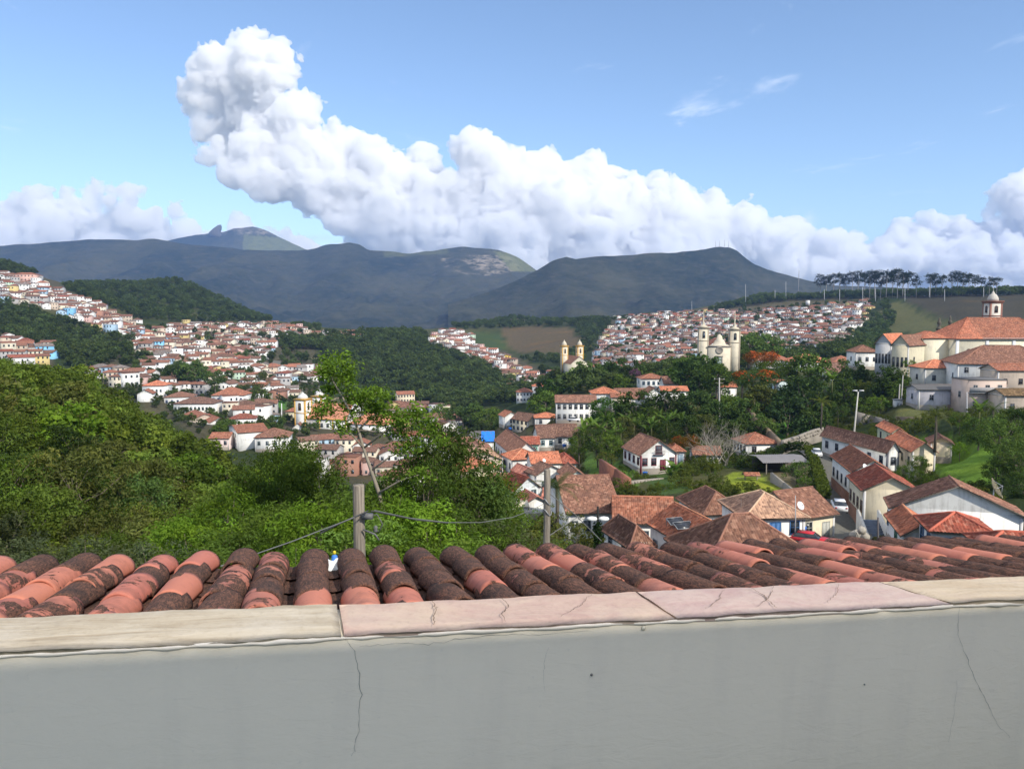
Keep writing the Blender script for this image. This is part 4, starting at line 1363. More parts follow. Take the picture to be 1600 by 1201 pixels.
def extras_on_houses():
    # solar panels on the orange roof
    e, s, (p, w, l) = house_of('two solar panels')
    h, rise = s[6], s[7]
    for i, (yy, sc) in enumerate(((1.6, 1.0), (3.4, 0.9))):
        t = link('solar_panel', None, None, tuple(np.array(e.location) + np.array(Matrix.Rotation(R(s[3]), 3, 'Z') @ Vector((0.95, yy, h + rise * 0.33 + 0.42)))), R(s[3] + 4))
        thing(t, ['flat black solar panel nearer the eave on the orange roof', 'flat black solar panel higher up on the orange roof'][i], 'solar panel', 'solar panels')
        b = MB(); b.box((-1.0 * sc, -0.55, 0), (1.0 * sc, 0.55, 0.06))
        link('panel', b.mesh('panel', (mat_plain('solar_glass', (0.035, 0.04, 0.05), 0.25),)), t, rot=(R(24), 0, 0))
        b = MB(); b.box((-1.04 * sc, -0.6, -0.03), (1.04 * sc, -0.55, 0.08)); b.box((-1.04 * sc, 0.55, -0.03), (1.04 * sc, 0.6, 0.08)); b.box((-1.05 * sc, -0.55, -0.03), (-1.0 * sc, 0.55, 0.08)); b.box((1.0 * sc, -0.55, -0.03), (1.05 * sc, 0.55, 0.08))
        link('panel_frame', b.mesh('panel_frame', (M_METAL,)), t, rot=(R(24), 0, 0))
        for x in (-0.9, 0.9):
            b = MB(); b.tube([(x, 0.45, 0.2), (x, 0.45, -0.6)], 0.03, 5)
            link('leg', b.mesh('leg', (M_METAL,)), t)
    # blue tarpaulin
    e, s, (p, w, l) = house_of('bright blue tarpaulin')
    h, rise = s[6], s[7]
    nx, ny = 14, 10
    vv, ff = [], []
    for j in range(ny + 1):
        for i in range(nx + 1):
            x = w * 0.46 + (w * 0.6) * i / nx
            y = -0.6 + (l / 2 + 0.4) * j / ny
            z = h + rise * max(-0.2, y / (l / 2)) + 0.1 + 0.05 * math.sin(i * 1.1 + j * 0.7) + 0.03 * math.sin(j * 2.1)
            vv.append((x, y, z))
    for j in range(ny):
        for i in range(nx):
            a = j * (nx + 1) + i
            ff.append((a, a + 1, a + nx + 2, a + nx + 1))
    o = link('tarpaulin', mesh_np('tarpaulin', vv, ff, (mat_plain('blue_tarp', (0.02, 0.19, 0.68), 0.5, 0.15, 1.5),), smooth=True), None, e.location, R(s[3]))
    thing(o, 'bright blue tarpaulin spread over half a grey roof', 'tarpaulin')
    # gable balcony and window of the garden cottage
    e, s, (p, w, l) = house_of('gable balcony')
    h = s[6]
    put_window(e, w / 2, -0.004, h + 0.75, 0, 1.25, 1.55, (0.16, 0.03, 0.04), name='gable_window')
    b = MB()
    b.box((w / 2 - 1.2, -0.55, h - 0.28), (w / 2 + 1.2, -0.002, h - 0.16))
    for i in range(13):
        x = w / 2 - 1.15 + 2.3 * i / 12
        b.box((x - 0.02, -0.53, h - 0.16), (x + 0.02, -0.49, h + 0.55))
    b.box((w / 2 - 1.2, -0.54, h + 0.55), (w / 2 + 1.2, -0.47, h + 0.61))
    link('balcony', b.mesh('balcony', (M_PAINT,)), e, (0, 0, 0), 0, (0.25, 0.2, 0.2))
    # stone base of the street house
    e, s, (p, w, l) = house_of('stone base down')
    b = MB(); b.box((-0.12, -0.12, -3.5), (-0.01, l, 2.3))
    link('stone_base', b.mesh('stone_base', (mat_plain('brown_stone', (0.2, 0.13, 0.085), 0.95, 0.5, 2.5),)), e)
    for k in ('row of windows over the lane', 'patchy orange and brown'):
        e, s, (p, w, l) = house_of(k)
        b = MB(); b.box((-0.1, 0.4, -3.5), (-0.01, l, 1.9))
        link('brick_base', b.mesh('brick_base', (mat_plain('brown_brick', (0.24, 0.12, 0.075), 0.95, 0.5, 2.5),)), e)
    # vivid blue base of the hall
    e, s, (p, w, l) = house_of('vivid blue doors')
    for x0, x1 in ((0.3, w * 0.42), (w * 0.62, w - 0.3)):
        b = MB(); b.box((x0, -0.16, 0), (x1, -0.03, 2.6))
        link('blue_panel', b.mesh('blue_panel', (M_PAINT,)), e, (0, 0, 0), 0, (0.025, 0.085, 0.42))
    # flat-topped house: balcony band
    e, s, (p, w, l) = house_of('balcony band')
    h = s[6]
    b = MB(); b.box((-0.3, -0.9, h - 3.0), (w + 0.1, -0.75, h - 1.7)); b.box((-0.3, -0.9, h - 3.2), (w + 0.1, -0.01, h - 3.0))
    link('balcony', b.mesh('balcony', (M_CEMENT,)), e)
    # chapel front
    e, s, (p, w, l) = house_of('pinkish chapel')
    h, rise = s[6], s[7]
    b = MB()
    for x in (0, w - 0.5):
        b.box((x, -0.35, -1), (x + 0.5, -0.01, h))
    b.box((-0.2, -0.38, h - 0.1), (w + 0.2, -0.01, h + 0.3))
    link('pilaster', b.mesh('pilaster', (M_PAINT,)), e, (0, 0, 0), 0, (0.5, 0.3, 0.25))
    b = MB(); b.box((w / 2 - 0.1, -0.1, h + rise), (w / 2 + 0.1, 0.1, h + rise + 1.6)); b.box((w / 2 - 0.5, -0.1, h + rise + 0.9), (w / 2 + 0.5, 0.1, h + rise + 1.1))
    link('cross', b.mesh('cross', (M_STONE,)), e)


extras_on_houses()


# ---- churches
OCHRE = (0.55, 0.32, 0.07)


def church_tower(parent, x, y, w, z0, z1, capz, wallc, trim, clock=False, spire=False, arch_h=2.4):
    t = link('tower', None, parent, (x, y, 0))
    b = MB(); b.box((0, 0, z0), (w, w, z1))
    link('tower_wall', b.mesh('tower_wall', (M_WALL,)), t, (0, 0, 0), 0, wallc)
    b = MB()
    pw = w * 0.1
    for ax in (0, w - pw):
        for ay in (0, w - pw):
            b.box((ax - 0.06, ay - 0.06, z0), (ax + pw + 0.06, ay + pw + 0.06, z1 - 0.02))
    b.box((-0.25, -0.25, z1), (w + 0.25, w + 0.25, z1 + 0.45)); b.box((-0.45, -0.45, z1 + 0.45), (w + 0.45, w + 0.45, z1 + 0.75))
    zb = z1 - arch_h - 1.9
    b.box((-0.14, -0.14, zb), (w + 0.14, w + 0.14, zb + 0.35))
    link('tower_trim', b.mesh('tower_trim', (M_PAINT,)), t, (0, 0, 0), 0, trim)
    for rz, px, py in ((0, w / 2, -0.01), (-math.pi / 2, -0.01, w / 2), (math.pi / 2, w + 0.01, w / 2)):
        f, p = window_meshes(w * 0.26, arch_h * 0.62, False, True)
        o = link('belfry_opening', f, t, (px, py, z1 - 0.95 - arch_h * 0.55), rz, trim)
        link('dark_opening', p, o)
    b = MB()
    if spire:
        b.lathe([(w * 0.5, 0.75), (w * 0.42, 1.3), (w * 0.2, 1.8), (w * 0.12, 2.4), (w * 0.15, 3.0), (w * 0.06, 3.6), (w * 0.05, capz - 1.2), (0.25, capz - 1.0), (0.02, capz)], 10, 0, (w / 2, w / 2, z1))
    else:
        b.lathe([(w * 0.42, 0.75), (w * 0.42, 1.5), (w * 0.38, 1.9), (w * 0.36, 2.2), (w * 0.25, 2.9), (w * 0.12, 3.3), (w * 0.1, 3.7), (0.25, 3.9), (0.06, 4.3), (0.03, capz)], 12, 0, (w / 2, w / 2, z1))
    link('cupola', b.mesh('cupola', (M_WALL,), True), t, (0, 0, 0), 0, tuple(np.array(wallc) * 0.85))
    if clock:
        b = MB()
        vv = [(w / 2 + w * 0.27 * math.cos(a), -0.12, zb - w * 0.36 + w * 0.27 * math.sin(a)) for a in np.linspace(0, 2 * math.pi, 25)[:-1]]
        b.add(vv, [tuple(range(24))])
        ck = link('clock_face', b.mesh('clock_face', (M_WHITE,)), t)
        b = MB()
        c0 = (w / 2, -0.15, zb - w * 0.36)
        b.tube([c0, (c0[0] + 0.32 * w * 0.5, -0.15, c0[2] + 0.1)], 0.05, 4); b.tube([c0, (c0[0] - 0.1, -0.15, c0[2] + 0.2 * w)], 0.05, 4)
        link('clock_hand', b.mesh('clock_hand', (M_DARK,)), ck)
    return t


def build_churches():
    # --- the church with yellow trim in the valley (roof seen from behind the leaves)
    p = P_PILAR
    psi = -17
    h = 11.5
    e = link('church', None, None, (p[0], p[1], p[2] - h + 1), R(psi))
    thing(e, 'large white church with yellow trim and long orange roof in the valley', 'church', 'churches')
    w, l = 44.0, 19.0
    link('wall', wall_mesh('wall', w * 0.52, l, h, 6, 'x', (M_WALL,)), e, (0, 0, 0), 0, WHITE)
    mb, lines = roof_parts(w * 0.52, l, h, 6.5, 'x', 1)
    link('roof', mb.mesh('roof', (M_ROOF, M_WOOD)), e, (0, 0, 0), 0, (0.56, 0.25, 0.15))
    b = MB()
    b.box((-0.5, -0.5, h - 0.7), (w * 0.52 + 0.3, -0.02, h - 0.15))
    for x in np.linspace(0, w * 0.52 - 0.6, 4):
        b.box((x, -0.16, -3), (x + 0.6, -0.02, h - 0.72))
    link('yellow_cornice', b.mesh('yellow_cornice', (M_PAINT,)), e, (0, 0, 0), 0, OCHRE)
    b = MB()      # white parapet gable between nave and chancel
    xx = w * 0.52
    b.add([(xx, -0.4, h - 0.4), (xx, l + 0.4, h - 0.4), (xx, l / 2, h + 8.3), (xx + 0.9, -0.4, h - 0.4), (xx + 0.9, l + 0.4, h - 0.4), (xx + 0.9, l / 2, h + 8.3)],
          [(0, 2, 1), (3, 4, 5), (0, 3, 5, 2), (1, 2, 5, 4), (0, 1, 4, 3)])
    link('parapet_gable', b.mesh('parapet_gable', (M_WALL,)), e, (0, 0, 0), 0, WHITE)
    ch = link('chancel', None, e, (xx + 0.9, 0.5, 0))
    link('wall', wall_mesh('wall', w * 0.46, l - 1, h - 2, 6, 'hip', (M_WALL,)), ch, (0, 0, 0), 0, WHITE)
    mb, lines = roof_parts(w * 0.46, l - 1, h - 2, 5.6, 'hip', 1)
    link('roof', mb.mesh('roof', (M_ROOF, M_WOOD)), ch, (0, 0, 0), 0, (0.54, 0.24, 0.14))
    for i in range(5):
        put_window(e, 2.2 + i * 3.4, -0.01, h - 3.6, 0, 1.3, 1.9, (0.3, 0.3, 0.3))
    church_tower(e, -5.6, -1.5, 6.2, -4, h + 8.6, 6.0, WHITE, OCHRE, arch_h=4.6)
    church_tower(e, -5.6, l - 4.5, 6.2, -4, h + 8.6, 6.0, WHITE, OCHRE, arch_h=4.6)
    # --- the big cream church on the right with clock tower
    p = P_NAVE
    h = 13.5
    e = link('church', None, None, (p[0], p[1], p[2] - h), R(2))
    thing(e, 'cream hilltop church with wide orange and brown roof and clock tower', 'church', 'churches')
    w, l = 34.0, 17.0
    cream = (0.7, 0.64, 0.48)
    link('wall', wall_mesh('wall', w, l, h, 6, 'hip', (M_WALL,)), e, (0, 0, 0), 0, cream)
    mb, lines = roof_parts(w, l, h, 6.2, 'hip', 1, 0.7)
    ro = link('roof', mb.mesh('roof', (M_ROOF, M_WOOD)), e, (0, 0, 0), 0, RUST)
    mb = MB()
    roof_plane(mb, (-0.75, l + 0.7, h - 0.5), (-0.75, -0.72, h - 0.5), (l / 2, l / 2, h + 6.32), (l / 2, l / 2, h + 6.32), 1)
    roof_plane(mb, (-0.72, -0.76, h - 0.5), (8.2, -0.76, h - 0.5), (l / 2, l / 2, h + 6.3), (l / 2, l / 2, h + 6.3), 1)
    link('new_tiles', mb.mesh('new_tiles', (M_ROOF,)), ro, (0, 0, 0.03), 0, (0.46, 0.17, 0.1))
    b = MB()
    for x in (0, 9.5, 18, 26):
        b.box((x - 0.05, -0.22, -6), (x + 0.9, -0.01, h - 0.9))
    b.box((-0.3, -0.5, h - 0.85), (w, -0.01, h - 0.25)); b.box((-0.5, -0.3, h - 0.88), (-0.01, l, h - 0.28))
    link('pilaster', b.mesh('pilaster', (M_WALL,)), e, (0, 0, 0), 0, (0.62, 0.63, 0.64))
    for x in (4.2, 13.0, 17.0 + 2.5, 23):
        put_window(e, x, -0.01, h - 6.2, 0, 1.6, 3.4, (0.3, 0.22, 0.16), True, True, 'arched_window')
    put_window(e, -0.01, 5.0, h - 6.2, -math.pi / 2, 1.6, 3.4, (0.3, 0.22, 0.16), True, True, 'arched_window')
    # lower apse wing
    a = link('apse', None, e, (-8.2, 3.5, 0))
    link('wall', wall_mesh('wall', 8.0, 11, h - 0.2, 2, 'hip', (M_WALL,)), a, (0, 0, 0), 0, cream)
    mb, lines = roof_parts(8.0, 11, h - 0.2, 2.0, 'hip', 1, 0.4)
    link('roof', mb.mesh('roof', (M_ROOF, M_WOOD)), a, (0, 0, 0), 0, (0.46, 0.17, 0.1))
    tp = at(1547, 489, 276)
    loc = np.array(e.location)
    dx, dy = tp[0] - loc[0], tp[1] - loc[1]
    c, n = math.cos(R(-2)), math.sin(R(-2))
    church_tower(e, c * dx - n * dy, n * dx + c * dy, 4.2, 6, tp[2] - loc[2] + 6.2 - 4.0 + 1.2, 7.2, (0.62, 0.57, 0.5), (0.24, 0.11, 0.08), clock=True, arch_h=2.6)
    # --- the twin-towered stone church in the middle distance
    p = P_CARMO
    e = link('church', None, None, tuple(p), R(-6))
    thing(e, 'pale baroque church with two tall spired bell towers among trees', 'church', 'churches')
    ww = 17.5
    stone = (0.62, 0.55, 0.42)
    b = MB(); b.box((3.2, -0.5, -8), (ww - 3.2, 22, 10.5))
    link('wall', b.mesh('wall', (M_WALL,)), e, (0, 0, 0), 0, stone)
    b = MB()
    prof = [(3.4, 10.5), (4.4, 11.3), (5.6, 11.6), (6.2, 13.2), (7.2, 14.0), (7.6, 15.8), (8.75, 16.8), (9.9, 15.8), (10.3, 14.0), (11.3, 13.2), (11.9, 11.6), (13.1, 11.3), (14.1, 10.5)]
    k = len(prof)
    b.add([(x, -0.6, z) for x, z in prof] + [(x, 0.6, z) for x, z in prof], [tuple(range(k - 1, -1, -1)), tuple(range(k, 2 * k))] + [(i, i + 1, k + i + 1, k + i) for i in range(k - 1)])
    link('pediment', b.mesh('pediment', (M_WALL,)), e, (0, 0, 0), 0, stone)
    b = MB()
    b.lathe([(1.5, -0.05), (1.9, 0.0), (1.9, 0.2), (1.5, 0.25), (1.3, 0.1)], 20)
    link('round_window', b.mesh('round_window', (M_STONE,)), e, (8.75, -0.6, 8.6), rot=(R(90), 0, 0))
    b = MB()
    b.box((2.8, -0.8, 10.2), (ww - 2.8, -0.45, 10.9)); b.box((7.0, -0.75, -2), (7.5, -0.45, 5.2)); b.box((10.0, -0.75, -2), (10.5, -0.45, 5.2)); b.box((6.8, -0.8, 5.2), (10.7, -0.45, 5.8))
    link('stone_trim', b.mesh('stone_trim', (M_STONE,)), e)
    b = MB(); b.box((7.5, -0.6, -2), (10.0, -0.51, 5.0))
    link('door', b.mesh('door', (M_PAINT,)), e, (0, 0, 0), 0, (0.2, 0.24, 0.22))
    mb, _ = roof_parts(ww - 6.4, 20, 10.5, 3.6, 'y', 0, 0.2)
    link('roof', mb.mesh('roof', (M_ROOF, M_WOOD)), e, (3.2, 1.5, 0), 0, RUST)
    church_tower(e, -1.6, 0, 5.0, -8, 19.5, 9.5, stone, (0.36, 0.3, 0.22), spire=True, arch_h=4.4)
    church_tower(e, ww - 3.4, 0, 5.0, -8, 18.6, 9.8, stone, (0.36, 0.3, 0.22), spire=True, arch_h=4.4)
    # --- the far small church with two squat yellow towers
    p = P_ASSIS
    e = link('church', None, None, tuple(p), R(14))
    thing(e, 'small church with two squat yellowish bell towers and brown roof', 'church', 'churches')
    cream2 = (0.68, 0.61, 0.47)
    link('wall', wall_mesh('wall', 11, 20, 8.5, 4, 'y', (M_WALL,)), e, (1.5, 0, 0), 0, (0.66, 0.6, 0.46))
    mb, _ = roof_parts(11, 20, 8.5, 4.2, 'y', 0, 0.4)
    link('roof', mb.mesh('roof', (M_ROOF, M_WOOD)), e, (1.5, 0, 0), 0, BROWN)
    church_tower(e, 0.2, 13, 3.8, 0, 18.0, 4.6, cream2, OCHRE, arch_h=3.4)
    church_tower(e, 10.2, 13, 3.8, 0, 18.0, 4.6, cream2, OCHRE, arch_h=3.4)
    # --- the two stone finials showing above the orange apse roof
    for i, (u, v, hh) in enumerate(((1467, 515, 4.4), (1484, 514, 5.0))):
        q = at(u, v, 300)
        b = MB()
        b.lathe([(0.9, -8), (0.9, 0), (1.1, 0.2), (1.1, 0.5), (0.6, 0.8), (0.45, 1.8), (0.75, 2.3), (0.7, 2.9), (0.3, 3.4), (0.42, 3.8), (0.2, hh)], 10)
        o = link('stone_finial', b.mesh('stone_finial', (mat_plain('dark_stone', (0.11, 0.095, 0.075), 0.9, 0.4, 1.0),)), None, tuple(q))
        thing(o, ['weathered stone finial, left of two above the apse roof', 'taller weathered stone finial, right of two above the apse roof'][i], 'finial', 'stone finials')


build_churches()

# ---- far houses: templates, scattered in rows over the slopes
NUMW = ['first', 'second', 'third', 'fourth', 'fifth', 'sixth', 'seventh', 'eighth', 'ninth', 'tenth', 'eleventh', 'twelfth', 'thirteenth', 'fourteenth', 'fifteenth',
        'sixteenth', 'seventeenth', 'eighteenth', 'nineteenth', 'twentieth', 'twenty-first', 'twenty-second', 'twenty-third', 'twenty-fourth', 'twenty-fifth', 'twenty-sixth', 'twenty-seventh',
        'twenty-eighth', 'twenty-ninth', 'thirtieth', 'thirty-first', 'thirty-second', 'thirty-third', 'thirty-fourth', 'thirty-fifth', 'thirty-sixth', 'thirty-seventh', 'thirty-eighth', 'thirty-ninth', 'fortieth',
        'forty-first', 'forty-second', 'forty-third', 'forty-fourth', 'forty-fifth', 'forty-sixth', 'forty-seventh', 'forty-eighth', 'forty-ninth', 'fiftieth'] + ['fifty-%s' % w for w in
        ('first', 'second', 'third', 'fourth', 'fifth', 'sixth', 'seventh', 'eighth', 'ninth')] + ['sixtieth'] + ['sixty-%s' % w for w in ('first', 'second', 'third', 'fourth', 'fifth', 'sixth', 'seventh', 'eighth', 'ninth')] + ['seventieth']
FAR_WALLS = [('white', (0.73, 0.72, 0.69), 52), ('cream', (0.62, 0.56, 0.44), 15), ('pink', (0.55, 0.37, 0.33), 6), ('yellow', (0.58, 0.46, 0.2), 4), ('grey', (0.36, 0.35, 0.34), 13),
             ('pale blue', (0.36, 0.5, 0.62), 3), ('bare brick', (0.33, 0.17, 0.12), 5), ('pale green', (0.42, 0.54, 0.42), 3), ('beige', (0.5, 0.41, 0.32), 8)]
FAR_ROOFS = [('rust', (0.21, 0.098, 0.068), 40), ('brown', (0.155, 0.088, 0.066), 38), ('orange', (0.34, 0.14, 0.088), 10), ('grey', (0.2, 0.19, 0.18), 9), ('dark red', (0.25, 0.075, 0.052), 12)]  # far roofs darker than near ones, cloud shade put into their colour


def pick(tab, rr):
    tot = sum(t[2] for t in tab)
    x = rr.uniform(0, tot)
    for t in tab:
        x -= t[2]
        if x <= 0:
            return t
    return tab[0]


TEMPL = []
for i, (w, l, h, rise, ridge) in enumerate([(9, 8, 4.2, 1.7, 'x'), (11, 8, 5.8, 1.6, 'x'), (8, 8, 3.4, 1.6, 'hip'), (12, 9, 4.2, 2.0, 'hip'), (7.5, 10, 5.2, 1.5, 'y'), (8, 9, 6.4, 1.4, 'hip'),
                                            (9.5, 8, 6.2, 1.6, 'x'), (8, 11, 3.8, 1.7, 'y'), (14, 8, 4.0, 1.7, 'x'), (8, 8, 7.4, 0.0, 'flat'), (7, 7, 4.4, 1.2, 'hip')]):
    # origin moved to the middle of the front
    mw = wall_mesh('wall', w, l, h, rise, ridge, (M_WALL,), 5.0)
    mb, _ = roof_parts(w, l, h, rise, ridge, 0, 0.4)
    mr = mb.mesh('roof', (M_ROOF, M_WOOD))
    for me in (mw, mr):
        me.transform(Matrix.Translation((-w / 2, -l / 2, 0)))
    TEMPL.append((w, l, h, rise, ridge, mw, mr))
WMB = MB(); WMB.box((-0.5, -0.05, -0.7), (0.5, 0.04, 0.7))
FARWIN = WMB.mesh('window', (M_GLASS,))

REGIONS = [  # label phrase, polygon of house feet in the photo, nearest / farthest distance, spacing factor
    ('on the upper left hillside', [(0, 428), (58, 424), (75, 452), (130, 470), (192, 492), (217, 506), (205, 530), (150, 516), (112, 502), (60, 482), (0, 474)], 500, 1300, 0.95),
    ('in the low left cluster', [(0, 528), (72, 545), (84, 566), (60, 572), (0, 566)], 380, 800, 0.9),
    ('left of the chapel', [(212, 522), (300, 508), (425, 508), (470, 512), (432, 545), (405, 566), (402, 592), (330, 596), (296, 584), (230, 580), (222, 560), (200, 542)], 480, 1300, 0.86),
    ('in the valley behind the spur', [(128, 580), (200, 590), (300, 594), (345, 606), (400, 604), (440, 610), (440, 628), (385, 636), (335, 634), (270, 612), (180, 606)], 380, 640, 0.74),
    ('below chapel by steep street', [(405, 576), (500, 578), (515, 600), (512, 645), (470, 640), (445, 612), (412, 606)], 440, 760, 0.78),
    ('at the foot of the spur', [(250, 612), (320, 640), (430, 640), (474, 650), (470, 694), (420, 706), (345, 694)], 280, 540, 0.85),
    ('on the ridge behind the chapel', [(412, 514), (470, 512), (480, 522), (570, 524), (570, 534), (500, 532), (415, 524)], 850, 1400, 1.1),
    ('on the row across the ravine', [(672, 528), (700, 517), (738, 524), (742, 540), (800, 562), (838, 586), (836, 602), (796, 592), (760, 572), (700, 552), (672, 545)], 620, 1350, 0.82),
    ('on the far plateau', [(762, 489), (800, 484), (880, 488), (884, 500), (762, 500)], 1150, 1700, 0.8),
    ('behind the twin towers', [(932, 552), (950, 516), (975, 500), (935, 494), (1060, 489), (1180, 489), (1190, 545), (1095, 548), (1085, 578), (1030, 584), (960, 584), (930, 580)], 560, 1500, 0.78),
    ('on the slope under right ridge', [(1184, 489), (1320, 478), (1368, 472), (1346, 512), (1312, 542), (1262, 560), (1196, 556)], 560, 1500, 0.8),
    ('near the squat yellow towers', [(790, 592), (870, 566), (890, 580), (872, 600), (830, 622), (800, 625)], 440, 760, 0.95),
    ('right of the valley church', [(590, 640), (650, 630), (712, 645), (715, 676), (700, 690), (600, 692)], 330, 600, 0.74),
    ('behind the near leafy trees', [(470, 692), (560, 690), (700, 688), (722, 716), (722, 752), (640, 764), (480, 742)], 190, 430, 0.8),
]
FAR = []
rr = random.Random(11)
_occ_named = [(project(np.array(sl[0]))[0], s[1], sl[1] * F / s[2]) for s, sl in zip(HOUSES, SOLVED)]
for ri, (phr, poly, dlo, dhi, spc) in enumerate(REGIONS):
    us_ = [q[0] for q in poly]; vs_ = [q[1] for q in poly]
    v = max(vs_)
    row = 0
    while v > min(vs_):
        mid = hit(sum(us_) / len(us_), v, dlo * 0.8, dhi)
        u = min(us_) + rr.uniform(0, 8)
        step_v = 4.0
        while u < max(us_):
            adv = 6.0
            if in_poly(u, v, poly):
                vj = v + rr.uniform(-1.5, 1.5)
                g = hit(u, vj, dlo * 0.8, dhi)
                if g is not None and g[1] >= dlo * 0.85:
                    k = F / g[1]
                    t = rr.choice(TEMPL)
                    step_v = 3.7 * k * spc
                    adv = (t[0] + rr.uniform(-0.6, 2.2)) * k * spc
                    ok = rr.random() < 0.93
                    # leave the named landmarks free
                    for (nu_, nv_, nw_) in _occ_named:
                        if nu_ - 0.25 * t[0] * k < u < nu_ + nw_ + 0.15 * t[0] * k and nv_ - 2.0 * k < vj < nv_ + 7.0 * k:
                            ok = False
                            break
                    px, pv = project(g)
                    if 455 < px < 612 and 600 < pv < 700 and g[1] > 330:
                        ok = False
                    if ok:
                        FAR.append([g, t, ri, row, pick(FAR_WALLS, rr), pick(FAR_ROOFS, rr), rr.uniform(-28, 28), rr.uniform(0.85, 1.12), u, vj])
            u += max(3.0, adv)
        v -= max(2.2, step_v)
        row += 1
# the few bright facades one picks out
for (u, v, wname) in ((1008 * 0 + 1169, 505, 'yellow'), (1275, 503, 'yellow'), (1097, 500, 'pale blue'), (797, 548, 'yellow'), (62, 552, 'pale blue'), (80, 563, 'pale blue'), (108, 492, 'pale blue'),
                      (232, 538, 'pale blue'), (244, 545, 'pale blue'), (385, 567, 'yellow'), (1293, 512, 'pale green')):
    best = min(FAR, key=lambda f: abs(f[8] - u) + abs(f[9] - v))
    t = [x for x in FAR_WALLS if x[0] == wname][0]
    col = {'yellow': (0.68, 0.46, 0.1), 'pale blue': (0.22, 0.5, 0.75), 'pale green': (0.4, 0.62, 0.58)}[wname]
    best[4] = (wname, col, 1)
    best[7] = max(best[7], 1.05)
FAR.sort(key=lambda f: -f[1][0] * f[7] / f[0][1])
N_IND = 300 - len(HOUSES)
IND, REST = FAR[:N_IND], FAR[N_IND:]
print('far houses', len(FAR))


def far_labels(items):
    cls = {}
    for f in items:
        tall = 'two-storey' if f[1][2] > 5 else ('flat-topped' if f[1][4] == 'flat' else 'low')
        f.append((f[2], f[4][0], f[5][0], tall))
        cls.setdefault(f[-1], []).append(f)
    out = {}
    for key, fs in cls.items():
        fs.sort(key=lambda f: f[8])
        for i, f in enumerate(fs):
            ri, wn, rn, tall = key
            base = '%s %s house, %s roof' % (tall, wn, rn)
            if len(fs) > 1:
                base = '%s %s from left' % (NUMW[i], base)
            out[id(f)] = base + ' ' + REGIONS[ri][0]
    return out


FL = far_labels(IND)
for f in IND:
    g, t, ri, row, wc, rc, yaw, sc, u, vj = f[:10]
    w, l, h, rise, ridge, mw, mr = t
    e = link('house', None, None, (g[0], g[1] + l / 2 * sc, g[2] - 0.3), R(yaw) - math.atan2(g[0], g[1]) * 0.6, None, None, sc)
    thing(e, FL[id(f)], 'house', 'houses ' + REGIONS[ri][0])
    j = rr.uniform(0.88, 1.1)
    link('wall', mw, e, (0, 0, 0), 0, tuple(x * j for x in wc[1]))
    j = rr.uniform(0.8, 1.15)
    link('roof', mr, e, (0, 0, 0), 0, tuple(x * j for x in rc[1]))
    if g[1] < 900:
        fl = 2 if h > 5 else 1
        n = max(2, int(w / 2.6))
        for q in range(fl):
            for i in range(n):
                if rr.random() < 0.12:
                    continue
                link('window', FARWIN, e, (-w / 2 + (i + 0.5) * w / n, -l / 2 - 0.02, (q + 0.55) * h / fl), 0, (1, 1, 1))
        if g[1] < 560:
            for i in range(2):
                link('window', FARWIN, e, (-w / 2 - 0.02, -l / 2 + (i + 0.5) * l / 2, 0.55 * h / fl), -math.pi / 2, (1, 1, 1))


def build_rest():
    """the houses past the limit, joined"""
    if not REST:
        return
    vv, ff, fm, paint, uvs = [], [], [], [], []
    nv = 0
    for f in REST:
        g, t, ri, row, wc, rc, yaw, sc, u, vj = f[:10]
        w, l, h, rise, ridge, mw, mr = t
        rz = R(yaw) - math.atan2(g[0], g[1]) * 0.6
        M = np.array(Matrix.Rotation(rz, 3, 'Z')) * sc
        loc = np.array([g[0], g[1] + l / 2 * sc, g[2] - 0.3])
        wb = MB(); n = max(2, int(w / 2.6)); fl = 2 if h > 5 else 1
        for q in range(fl):
            for i in range(n):
                if rr.random() < 0.85:
                    x = -w / 2 + (i + 0.5) * w / n; z = (q + 0.55) * h / fl
                    wb.add([(x - .5, -l / 2 - .05, z - .7), (x + .5, -l / 2 - .05, z - .7), (x + .5, -l / 2 - .05, z + .7), (x - .5, -l / 2 - .05, z + .7)], [(0, 1, 2, 3)])
        wm = wb.mesh('tmp', ())
        for me, mi, colr in ((mw, 0, wc[1]), (mr, 1, rc[1]), (wm, 2, (0.04, 0.045, 0.05))):
            n_ = len(me.vertices)
            if n_ == 0:
                continue
            co = np.empty(n_ * 3, np.float32); me.vertices.foreach_get('co', co)
            co = co.reshape(-1, 3) @ M.T + loc
            vv.append(co)
            j = rr.uniform(0.85, 1.1)
            paint.append(np.tile(np.array(colr) * j, (n_, 1)))
            for pl in me.polygons:
                ff.append([i + nv for i in pl.vertices]); fm.append(mi)
            uvs.append(co[:, :2] * 0 + np.stack([co[:, 0] / .27, co[:, 2] / .42], 1))
            nv += n_
        bpy.data.meshes.remove(wm)
    me = mesh_np('far_houses', np.concatenate(vv), ff, (M_WALL_A, M_ROOF_A, M_GLASS), fm, False, np.concatenate(uvs), {'paint': np.concatenate(paint)})
    o = kind(link('far_houses', me), 'stuff')
    o['label'] = 'countless smaller houses filling the far slopes'


build_rest()

